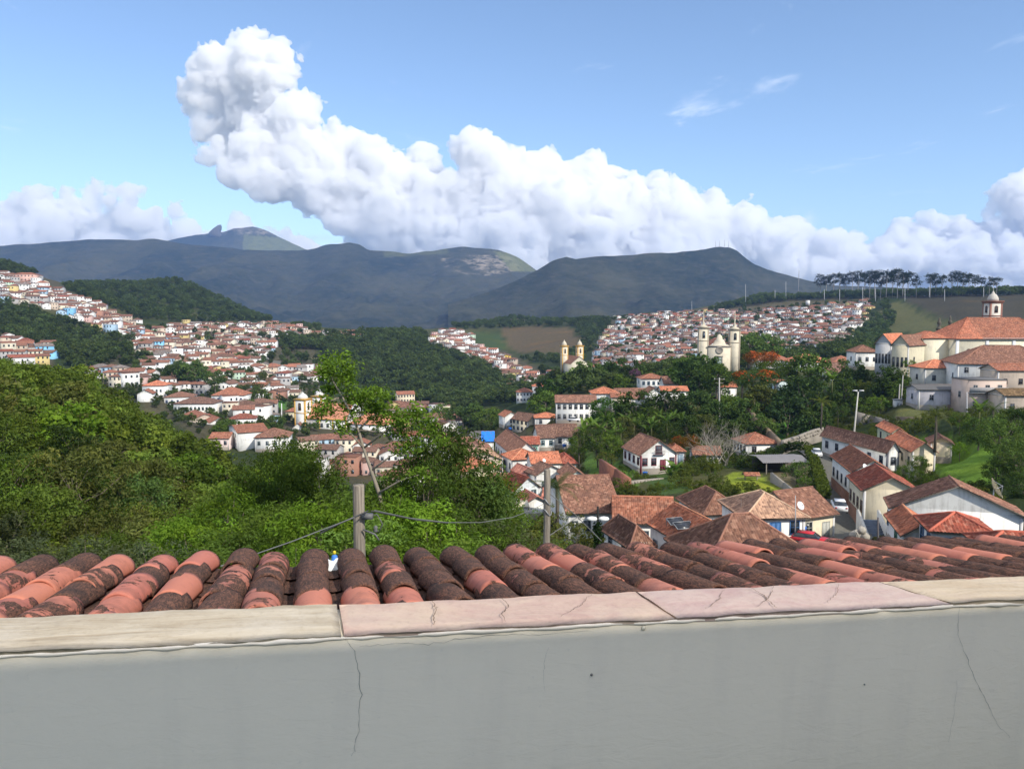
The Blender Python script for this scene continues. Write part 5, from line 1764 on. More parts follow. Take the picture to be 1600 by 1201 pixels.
# ------------------------------------------------------------------ vegetation
def crown_np(seed, H, Rr, nclump, nleaf, ls, zlo=0.28, flat=1.0, clump_r=0.5, lobes=0.45, droop=0.0, aspect=0.42):
    """leaf quads spread through clumps in an uneven crown; returns verts, faces, leaf variation"""
    g = np.random.default_rng(seed)
    th = g.uniform(0, 2 * np.pi, nclump)
    cz = g.uniform(-1, 1, nclump)
    rad = g.uniform(0.35, 1.0, nclump) ** 0.45
    s = np.sqrt(1 - cz * cz)
    lob = 1 - lobes / 2 + lobes * vnoise(np.cos(th) * s * 1.6 + seed * 3.3, np.sin(th) * s * 1.6, cz * 1.6, seed)
    zc = H * (zlo + 1) / 2
    hz = H * (1 - zlo) / 2
    C = np.stack([np.cos(th) * s * rad * lob * Rr, np.sin(th) * s * rad * lob * Rr, zc + cz * rad * lob * hz * flat], 1)
    cr = clump_r * Rr * 0.55 * g.uniform(0.6, 1.25, nclump)
    P = np.repeat(C, nleaf, 0)
    rr_ = np.repeat(cr, nleaf)
    o = g.normal(0, 1, (len(P), 3))
    o /= np.linalg.norm(o, axis=1, keepdims=True) + 1e-9
    o *= (g.uniform(0.2, 1, len(P)) ** 0.5)[:, None]
    o[:, 2] = o[:, 2] * 0.7
    P = P + o * rr_[:, None]
    n = o * 0.6 + np.array([0, 0, 0.55]) + g.normal(0, 0.45, P.shape)
    n /= np.linalg.norm(n, axis=1, keepdims=True)
    t = g.normal(0, 1, P.shape) + np.array([0, 0, -droop])
    t -= n * (t * n).sum(1, keepdims=True)
    t /= np.linalg.norm(t, axis=1, keepdims=True)
    b = np.cross(n, t)
    L = ls * g.uniform(0.65, 1.25, len(P))[:, None]
    W = L * aspect
    verts = np.stack([P - t * L * 0.5, P + b * W * 0.5 + n * L * 0.06, P + t * L * 0.5 - n * L * 0.08, P - b * W * 0.5 + n * L * 0.06], 1).reshape(-1, 3)
    faces = np.arange(len(P) * 4).reshape(-1, 4)
    cv = np.repeat(g.uniform(0, 1, nclump), nleaf) * 0.55 + g.uniform(0, 1, len(P)) * 0.45
    yv = np.repeat(g.uniform(0, 1, nclump) ** 2, nleaf)
    col = np.stack([cv, yv, np.zeros_like(cv)], 1)
    return verts, faces, np.repeat(col, 4, 0), C


def crown_mesh(name, *a, **k):
    v, f, c, C = crown_np(*a, **k)
    return mesh_np(name, v, f, (M_LEAF,), colors={'leafvar': c}), C


def trunk_mesh(name, H, r0, C, seed, nlimb=9, lean=0.06, zlo=0.3, deep=1.5):
    g = random.Random(seed)
    b = MB()
    top = H * 0.72
    pts = [np.array([0, 0, -deep])]
    for i in range(1, 6):
        f = i / 5
        pts.append(np.array([lean * H * f * math.sin(seed) + g.uniform(-.05, .05) * H * .3, lean * H * f * math.cos(seed * 1.7) + g.uniform(-.05, .05) * H * .3, top * f]))
    b.tube(pts, [r0 * (1.25 - 1.0 * i / 5) for i in range(6)], 7)
    idx = list(range(len(C)))
    g.shuffle(idx)
    for i in idx[:nlimb]:
        c = C[i]
        f = g.uniform(0.35, 0.9)
        k = f * 5
        a = pts[min(5, int(k) + 1)] * 0.6 + pts[int(k)] * 0.4
        m = (a + c) / 2 + np.array([0, 0, g.uniform(-.06, .05) * H])
        b.tube([a, m, c], [r0 * 0.42, r0 * 0.26, r0 * 0.1], 5)
    return b.mesh(name, (M_BARK,), True)


TREES = {}


def tree_kind(key, n, H, Rr, nclump, nleaf, ls, r0=0.16, nlimb=9, **kw):
    L = []
    for i in range(n):
        cm, C = crown_mesh('crown', hash_seed(key) + i * 13, H, Rr, nclump, nleaf, ls, **kw)
        L.append((cm, trunk_mesh('trunk', H, r0, C, hash_seed(key) + i, nlimb)))
    TREES[key] = (L, H)


def hash_seed(s):
    return sum(ord(c) * (i + 3) for i, c in enumerate(s)) % 9973


tree_kind('near', 4, 6.5, 2.5, 110, 75, 0.20, 0.11, 14, clump_r=0.42, lobes=0.6, aspect=0.36)
tree_kind('mid', 5, 8.0, 3.3, 95, 46, 0.36, 0.16, 12, clump_r=0.46, lobes=0.7)
tree_kind('wood', 5, 8.5, 3.6, 80, 30, 0.60, 0.2, 9, clump_r=0.5, lobes=0.7, aspect=0.5)
tree_kind('far', 5, 10.0, 4.2, 46, 13, 1.5, 0.25, 5, clump_r=0.62, lobes=0.7, aspect=0.6)
tree_kind('airy', 2, 8.0, 3.2, 60, 40, 0.30, 0.12, 16, clump_r=0.34, lobes=0.9)
tree_kind('flower', 2, 8.0, 4.6, 90, 36, 0.42, 0.2, 10, zlo=0.45, flat=0.75, clump_r=0.42, lobes=0.6)
tree_kind('bush', 4, 2.4, 1.7, 40, 34, 0.26, 0.05, 5, zlo=0.0, clump_r=0.5, lobes=0.5)
TN = [0]


def add_tree(key, x, y, z, H, label, cat, group, color, name='tree', rot=None, wide=1.0, var=None, clump=None):
    L, H0 = TREES[key]
    i = rr.randrange(len(L)) if var is None else var
    cm, tm = L[i % len(L)]
    s = H / H0
    e = link(name, None, None, (x, y, z), rr.uniform(0, 6.28) if rot is None else rot, None, None, (s * wide, s * wide, s))
    thing(e, label, cat, group)
    link('trunk', tm, e, (0, 0, 0), 0, (1, 1, 1))
    link('crown', cm, e, (0, 0, 0), 0, color)
    return e


OLIVE = (0.092, 0.138, 0.027); DEEP = (0.066, 0.112, 0.032); MIDG = (0.085, 0.142, 0.03); BRIGHT = (0.115, 0.205, 0.026); DULL = (0.092, 0.112, 0.034); GREYG = (0.085, 0.11, 0.055); LIME = (0.17, 0.24, 0.02)
TONES = [('olive', OLIVE, 40), ('deep green', DEEP, 18), ('mid green', MIDG, 30), ('bright green', BRIGHT, 9), ('brownish olive', DULL, 22)]
TONE_C = {t[0]: t[1] for t in TONES}


def scatter_wood():
    """the wooded spur on the left: every tree by itself"""
    items = []
    y = 27.0
    row = 0
    while y < 150:
        key = 'mid' if y < 75 else 'wood'
        sp = 3.6 + y * 0.016
        tmax = (435 - 800) / F + (0.02 if y < 60 else 0)
        tmin = -0.72
        x = tmin * y
        cells = []
        while x < tmax * y:
            xx = x + rr.uniform(-0.35, 0.35) * sp
            yy = y + rr.uniform(-0.35, 0.35) * sp
            z = ground(xx, yy)
            H = rr.uniform(5.4, 8.6) * (1.0 if y > 50 else 0.8)
            # the canopy line of the photograph caps the tree tops
            u, v = project((xx, yy, z + H))
            lim = np.interp(u, [-100, 0, 60, 110, 150, 230, 330, 420, 470], [556, 556, 574, 562, 590, 634, 690, 718, 745])
            for _ in range(12):
                if v < lim and H > 2.5:
                    H *= 0.92
                    u, v = project((xx, yy, z + H))
            if v > lim - 8 and H > 2.2:
                cells.append((xx, yy, z, H, key, u))
            x += sp * rr.uniform(0.85, 1.15)
        items.append(cells)
        y += sp * (0.85 if y < 70 else 0.95)
    cls = {}
    flat = [(c, ri) for ri, cells in enumerate(items) for c in cells]
    flat.sort(key=lambda q: q[0][1])
    for (c, ri) in flat:
        n = fbm(c[0] / 30, c[1] / 30, 0, 3, 77)
        pk = pick(TONES, rr)
        if n > 0.56 and pk[0] in ('deep green', 'mid green'):
            pk = TONES[0]
        if c[1] < 42 and pk[0] in ('olive', 'brownish olive') and rr.random() < 0.6:
            pk = ('grey green', GREYG, 1)
        size = 'tall' if c[3] > 7.2 else ('small' if c[3] < 5.2 else 'middling')
        zone = 'front' if c[1] < 50 else ('middle' if c[1] < 92 else 'crest')
        cls.setdefault((zone, size, pk[0]), []).append((c, pk))
    cnt = 0
    for (zone, size, tone), L in cls.items():
        L.sort(key=lambda q: q[0][5])
        for i, (c, pk) in enumerate(L):
            zl = {'front': 'at the near foot of the wooded spur', 'middle': 'halfway up the wooded spur', 'crest': 'along the crest of the wooded spur'}[zone]
            lab = '%s %s %s tree from left %s' % (NUMW[min(i, 69)], size, tone, zl) if len(L) > 1 else '%s %s tree %s' % (size, tone, zl)
            j = rr.uniform(0.8, 1.2)
            add_tree(c[4], c[0], c[1], c[2], c[3], lab, 'tree', 'trees of the wooded spur', tuple(a * j for a in pk[1]), 'broadleaf_tree', None, rr.uniform(0.85, 1.15))
            cnt += 1
    print('wood trees', cnt)


scatter_wood()


def near_trees():
    """the leafy trees just below the roof, in front of the town"""
    # top column, top row, distance, height, width factor, kind, tone, label
    L = [
        (300, 815, 27, 5.0, 1.1, 'near', BRIGHT, 'bright leafy tree at the left edge of the near thicket'),
        (345, 772, 34, 6.0, 1.1, 'near', BRIGHT, 'rounded bright green tree on the left of the near thicket'),
        (395, 735, 42, 6.5, 1.1, 'near', MIDG, 'green tree topping the left shoulder of the near thicket'),
        (440, 718, 46, 6.5, 1.0, 'near', BRIGHT, 'bright tree beside the wooded spur at back of near thicket'),
        (360, 830, 25, 4.0, 1.1, 'near', MIDG, 'low leafy tree just above the salmon tiles, left of wire'),
        (425, 790, 30, 5.0, 1.1, 'near', MIDG, 'leafy tree above the descending wire'),
        (458, 686, 38, 8.0, 0.7, 'near', MIDG, 'tall dense leafy tree in front of the yellow-trimmed church'),
        (430, 690, 40, 7.0, 0.75, 'near', MIDG, 'dense leafy tree just left of the one before the church'),
        (500, 716, 36, 7.0, 0.8, 'near', MIDG, 'leafy tree right behind the left wooden post'),
        (490, 790, 26, 5.0, 1.1, 'near', BRIGHT, 'bright leafy bush tree left of the left wooden post'),
        (545, 752, 30, 6.0, 1.0, 'near', MIDG, 'leafy tree behind top of the left wooden post'),
        (605, 770, 27, 5.5, 1.1, 'near', BRIGHT, 'bright leafy tree right of the left wooden post'),
        (628, 718, 37, 6.5, 0.75, 'airy', MIDG, 'loose leafy tree with gaps left of the dense one in the centre'),
        (655, 728, 33, 6.5, 0.85, 'near', MIDG, 'green leafy tree in the middle of the thicket'),
        (688, 672, 36, 8.0, 0.8, 'near', DEEP, 'tall dark leafy tree in front of the brown street roofs'),
        (722, 690, 37, 7.5, 0.8, 'near', DEEP, 'dark leafy tree right of the tallest dark one'),
        (665, 790, 26, 5.0, 1.1, 'near', BRIGHT, 'bright leafy tree under the sagging wire'),
        (735, 730, 40, 6.0, 0.9, 'near', MIDG, 'green tree left of the yellow palm'),
        (775, 745, 44, 6.0, 0.75, 'near', LIME, 'yellow-green tree behind the yellow palm'),
        (790, 790, 38, 5.0, 1.0, 'near', MIDG, 'dark green shrubby tree right of the yellow palm'),
        (725, 800, 27, 4.6, 1.2, 'near', MIDG, 'low leafy tree under the middle of the sagging wire'),
        (785, 818, 28, 4.2, 1.2, 'near', GREYG, 'greyish leafy tree left of the right wooden post'),
        (835, 812, 32, 4.2, 1.1, 'airy', DULL, 'sparse brownish tree by the right wooden post'),
        (560, 820, 24, 4.0, 1.2, 'near', MIDG, 'leafy bush right at the base of the left wooden post'),
        (630, 830, 24, 4.0, 1.2, 'near', BRIGHT, 'bright leafy bush above the centre tiles'),
        (700, 838, 24, 3.8, 1.2, 'near', MIDG, 'low green bush over the tiles, under the sagging wire'),
        (875, 790, 60, 5.5, 1.0, 'airy', DULL, 'sparse brown-green tree right of the right wooden post'),
        (895, 815, 52, 4.5, 1.1, 'airy', DULL, 'scrubby brown-green tree left of the street lamp'),
        (860, 838, 45, 4.0, 1.2, 'near', DEEP, 'dark scrub tree at the foot of the right wooden post'),
        (330, 860, 22, 3.4, 1.2, 'near', MIDG, 'low leaf clump above the fifth tile roll'),
        (240, 855, 23, 3.6, 1.2, 'near', GREYG, 'greyish big-leaved shrub tree at the roof edge'),
        (120, 850, 23, 3.8, 1.2, 'near', GREYG, 'grey-green shrub tree near the left roof edge'),
        (40, 845, 23, 3.8, 1.2, 'near', GREYG, 'grey-green shrub tree at the far left roof edge'),
        (180, 842, 27, 4.2, 1.2, 'near', MIDG, 'green shrub tree behind the left tile rolls'),
        (740, 862, 22, 3.2, 1.2, 'near', MIDG, 'lowest leaf clump in the middle of the roof edge'),
        (450, 862, 22, 3.2, 1.2, 'near', BRIGHT, 'lowest bright leaf clump left of the white sheet'),
    ]
    for i, (u, v, d, H, wd, k, tone, lab) in enumerate(L):
        p = at(u, v, d)
        j = rr.uniform(0.85, 1.2)
        add_tree(k, p[0], p[1], p[2] - H, H, lab, 'tree', 'leafy trees below the roof', tuple(a * j for a in tone), 'leafy_tree', None, wd)
    # the slender leaning tree that stands up in front of the church
    d = 31.0
    pts = [at(u, v, d + k) for u, v, k in ((602, 850, 0.4), (601, 810, 0.3), (592, 770, 0.2), (580, 735, 0), (568, 700, 0), (560, 672, 0), (548, 645, -.1), (535, 620, -.1), (520, 595, -.2), (512, 572, -.2))]
    base = pts[0] - np.array([0, 0, 5.0])
    e = link('slender_tree', None, None, tuple(base))
    thing(e, 'slender leaning tree with tufted leaves rising in front of the church roof', 'tree')
    b = MB()
    P = [np.zeros(3)] + [p - base for p in pts]
    b.tube(P, [0.11, 0.1, 0.09, 0.08, 0.07, 0.06, 0.052, 0.044, 0.035, 0.025, 0.012], 7)
    tips = []
    tw = [(568, 700, 640, 655), (560, 672, 600, 640), (560, 672, 650, 690), (548, 645, 590, 612), (535, 620, 500, 640), (520, 595, 545, 590), (520, 595, 508, 580), (580, 735, 640, 700),
          (568, 700, 530, 665), (548, 645, 620, 650), (592, 770, 660, 740), (535, 620, 560, 628), (600, 640, 670, 655)]
    for u0, v0, u1, v1 in tw:
        a, c = at(u0, v0, d) - base, at(u1, v1, d + rr.uniform(-.7, .7)) - base
        m = (a + c) / 2 + np.array([0, 0, 0.12])
        b.tube([a, m, c], [0.05, 0.03, 0.012], 5)
        tips += [c, (m + c) / 2 + np.array([0, 0, .1])]
    link('trunk', b.mesh('trunk', (mat_plain('slender_bark', (.26, .22, .17), .9, .3, 6.0),), True), e)
    tips += [at(u, v, d + rr.uniform(-.5, .5)) - base for u, v in ((510, 560), (522, 572), (505, 585), (530, 590), (520, 605), (545, 605), (560, 620), (540, 632), (575, 640), (555, 650), (590, 655), (605, 670), (620, 650), (572, 618), (585, 632), (512, 612),
                                                                      (630, 668), (645, 650), (660, 672), (600, 620), (496, 648), (545, 575), (535, 560), (650, 640), (675, 668), (690, 690), (640, 690), (515, 640))]
    g = np.random.default_rng(5)
    T = np.array(tips)
    nl = 135
    Pp = np.repeat(T, nl, 0) + g.normal(0, 1, (len(T) * nl, 3)) * np.array([0.2, 0.2, 0.15])
    n = g.normal(0, .5, Pp.shape) + np.array([0, 0, .7]); n /= np.linalg.norm(n, axis=1, keepdims=True)
    t = g.normal(0, 1, Pp.shape); t -= n * (t * n).sum(1, keepdims=True); t /= np.linalg.norm(t, axis=1, keepdims=True)
    bb = np.cross(n, t); Ls = g.uniform(.12, .24, len(Pp))[:, None]
    vv = np.stack([Pp - t * Ls * .5, Pp + bb * Ls * .19, Pp + t * Ls * .5, Pp - bb * Ls * .19], 1).reshape(-1, 3)
    cv = np.repeat(np.stack([g.uniform(0, 1, len(Pp)), g.uniform(0, .6, len(Pp)), np.zeros(len(Pp))], 1), 4, 0)
    link('crown', mesh_np('crown', vv, np.arange(len(vv)).reshape(-1, 4), (M_LEAF,), colors={'leafvar': cv}), e, (0, 0, 0), 0, (0.10, 0.17, 0.025))


near_trees()


# ---- palms, bananas, bare tree
def frond(b, o, az, el, L, wd, droop, leaflets=True, n=8):
    """one arching leaf; leaflets along it or one broad blade"""
    d = np.array([math.cos(az), math.sin(az), 0])
    pts = []
    for i in range(n + 1):
        f = i / n
        a = el - droop * f * f
        pts.append(None)
    p = np.array(o, float)
    out = [p.copy()]
    for i in range(n):
        f = (i + 0.5) / n
        a = el - droop * f ** 1.3
        p = p + (d * math.cos(a) + np.array([0, 0, math.sin(a)])) * L / n
        out.append(p.copy())
    side = np.array([-d[1], d[0], 0])
    if leaflets:
        for i in range(1, n + 1):
            f = i / n
            ll = wd * math.sin(math.pi * min(0.95, 0.15 + 0.8 * f))
            for s in (-1, 1):
                for k in (0, 0.5):
                    q = out[i - 1] * (1 - k) + out[i] * k
                    tip = q + side * s * ll + (out[i] - out[i - 1]) * 1.1 + np.array([0, 0, -0.35 * ll])
                    w = (out[i] - out[i - 1]) * 0.28
                    b.add([q, q + w, tip], [(0, 1, 2)])
    else:
        vv, ff = [], []
        for i, q in enumerate(out):
            f = i / n
            w = wd * (math.sin(math.pi * (0.08 + 0.9 * f)) ** 0.6)
            vv += [q - side * w + np.array([0, 0, -0.15 * w]), q, q + side * w + np.array([0, 0, -0.15 * w])]
        for i in range(n):
            a = i * 3
            ff += [(a, a + 1, a + 4, a + 3), (a + 1, a + 2, a + 5, a + 4)]
        b.add(vv, ff)
    return b


def with_var(me, seed):
    g = np.random.default_rng(seed)
    n = len(me.vertices)
    a = me.attributes.new('leafvar', 'FLOAT_COLOR', 'POINT')
    c = np.stack([g.uniform(.2, .9, n), g.uniform(0, .5, n), np.zeros(n), np.ones(n)], 1).astype(np.float32)
    a.data.foreach_set('color', c.ravel())
    return me


def plant_templates():
    g = random.Random(4)
    BAN = []
    for k in range(3):
        b = MB()
        for i in range(9):
            frond(b, (0, 0, 1.6), i * 2.4 + k, R(g.uniform(50, 82)), g.uniform(2.2, 3.2), g.uniform(.26, .36), R(g.uniform(50, 95)), False, 7)
        t = MB(); t.tube([(0, 0, -1), (0.03, 0, 0.8), (0, 0, 1.8)], [0.16, 0.13, 0.08], 7)
        BAN.append((with_var(b.mesh('leaf', (M_LEAF,), True), k), t.mesh('stem', (mat_plain('banana_stem', (0.12, 0.13, 0.05), 0.8),), True)))
    PALM = []
    for k, (n, dr) in enumerate(((26, 110), (16, 80))):
        b = MB()
        for i in range(n):
            frond(b, (0, 0, 0), i * 2.39996, R(g.uniform(5, 75)), g.uniform(2.6, 3.4), 0.55, R(dr * g.uniform(.8, 1.2)), True, 10)
        PALM.append(with_var(b.mesh('crown', (M_LEAF,)), 20 + k))
    return BAN, PALM


BAN, PALM = plant_templates()


def palm(u, v, d, trunk_h, size, color, label, k=0, trunk_c=None):
    p = at(u, v, d)       # crown heart
    e = link('palm_tree', None, None, (p[0], p[1], p[2] - trunk_h))
    thing(e, label, 'palm')
    t = MB(); t.tube([(0, 0, -2), (0.06, 0, trunk_h * 0.5), (0, 0, trunk_h)], [0.22 * size, 0.18 * size, 0.15 * size], 8)
    link('trunk', t.mesh('trunk', (M_BARK,), True), e)
    link('crown', PALM[k], e, (0, 0, trunk_h), rr.uniform(0, 6), color, None, size)


palm(1160, 592, 240, 7.5, 1.75, (0.075, 0.085, 0.035), 'shaggy drooping palm beside the grey utility pole')
palm(1463, 650, 148, 4.8, 1.25, (0.06, 0.08, 0.03), 'palm in front of the cream yellow house', 1)
palm(1552, 640, 150, 3.6, 1.2, (0.055, 0.085, 0.025), 'feathery palm by the pinkish beige house, left of two', 1)
palm(1580, 655, 146, 3.2, 1.3, (0.05, 0.08, 0.025), 'feathery palm at right edge, right of two', 1)
palm(747, 762, 40, 1.6, 0.52, (0.26, 0.24, 0.03), 'small yellow palm among the leafy trees', 1)
palm(870, 762, 62, 3.0, 0.8, (0.05, 0.075, 0.03), 'dark spiky palm right of the right wooden post', 1)
palm(1284, 628, 182, 4.2, 1.0, (0.13, 0.16, 0.04), 'ragged yellow-green dracaena-like palm near the dark round tree', 1)

BSPOT = [(948, 668, 205), (962, 674, 200), (976, 666, 206), (990, 672, 202), (1004, 664, 207), (1018, 670, 204), (1030, 660, 210), (1042, 668, 206), (925, 676, 198), (938, 682, 192), (955, 688, 188), (970, 682, 196), (1012, 682, 196),
         (1053, 658, 214), (1065, 664, 212), (912, 684, 190), (1054, 748, 150), (1047, 752, 148), (1098, 640, 225), (1108, 632, 228), (1530, 652, 156), (1300, 600, 205)]
for i, (u, v, d) in enumerate(sorted(BSPOT)):
    p = at(u, v + 6, d)
    e = link('banana_plant', None, None, tuple(p), rr.uniform(0, 6), None, None, rr.uniform(1.05, 1.5))
    where = 'in the grove above the gabled cottage' if u < 1046 and d > 160 else ('in the garden below the gabled cottage' if d < 155 else 'beside the dark trees on the slope')
    thing(e, '%s broad-leaved banana plant from left %s' % (NUMW[i], where), 'banana plant', 'banana plants')
    lf, st = BAN[i % 3]
    link('leaf', lf, e, (0, 0, 0), 0, (0.09, 0.15, 0.035))
    link('stem', st, e)


def bare_tree():
    p = at(1127, 738, 163)
    g = random.Random(8)
    e = link('bare_tree', None, None, (p[0], p[1], p[2]))
    thing(e, 'leafless grey tree with spreading branches beside the gabled cottage', 'tree')
    trunk, twigs = MB(), MB()

    def grow(b, p, d, L, r, lev):
        q = p + d * L * 0.5 + np.array([g.uniform(-.1, .1), g.uniform(-.1, .1), 0.02]) * L
        e_ = q + d * L * 0.5 + np.array([g.uniform(-.12, .12), g.uniform(-.12, .12), 0.05]) * L
        b.tube([p, q, e_], [r, r * .82, r * .62], 5 if lev < 3 else 4, cap=False)
        if lev == 5:
            return
        for k in range(3 if lev < 4 else 2):
            nd = d + np.array([g.gauss(0, .55), g.gauss(0, .55), g.gauss(.12, .3)])
            nd /= np.linalg.norm(nd)
            grow(twigs, e_ if k else q * .3 + e_ * .7, nd, L * g.uniform(.62, .85), r * .55, lev + 1)
    for k in range(4):
        a = k * 1.6
        dd = np.array([0.45 * math.cos(a), 0.45 * math.sin(a), 1.0]); dd /= np.linalg.norm(dd)
        grow(trunk, np.array([0.15 * math.cos(a), 0.15 * math.sin(a), -1.0]), dd, 3.6, 0.2, 0)
    m = mat_plain('grey_bark', (0.3, 0.27, 0.22), 0.9, 0.25, 3.0)
    link('trunk', trunk.mesh('trunk', (m,)), e)
    link('branch', twigs.mesh('branch', (m,)), e)


bare_tree()


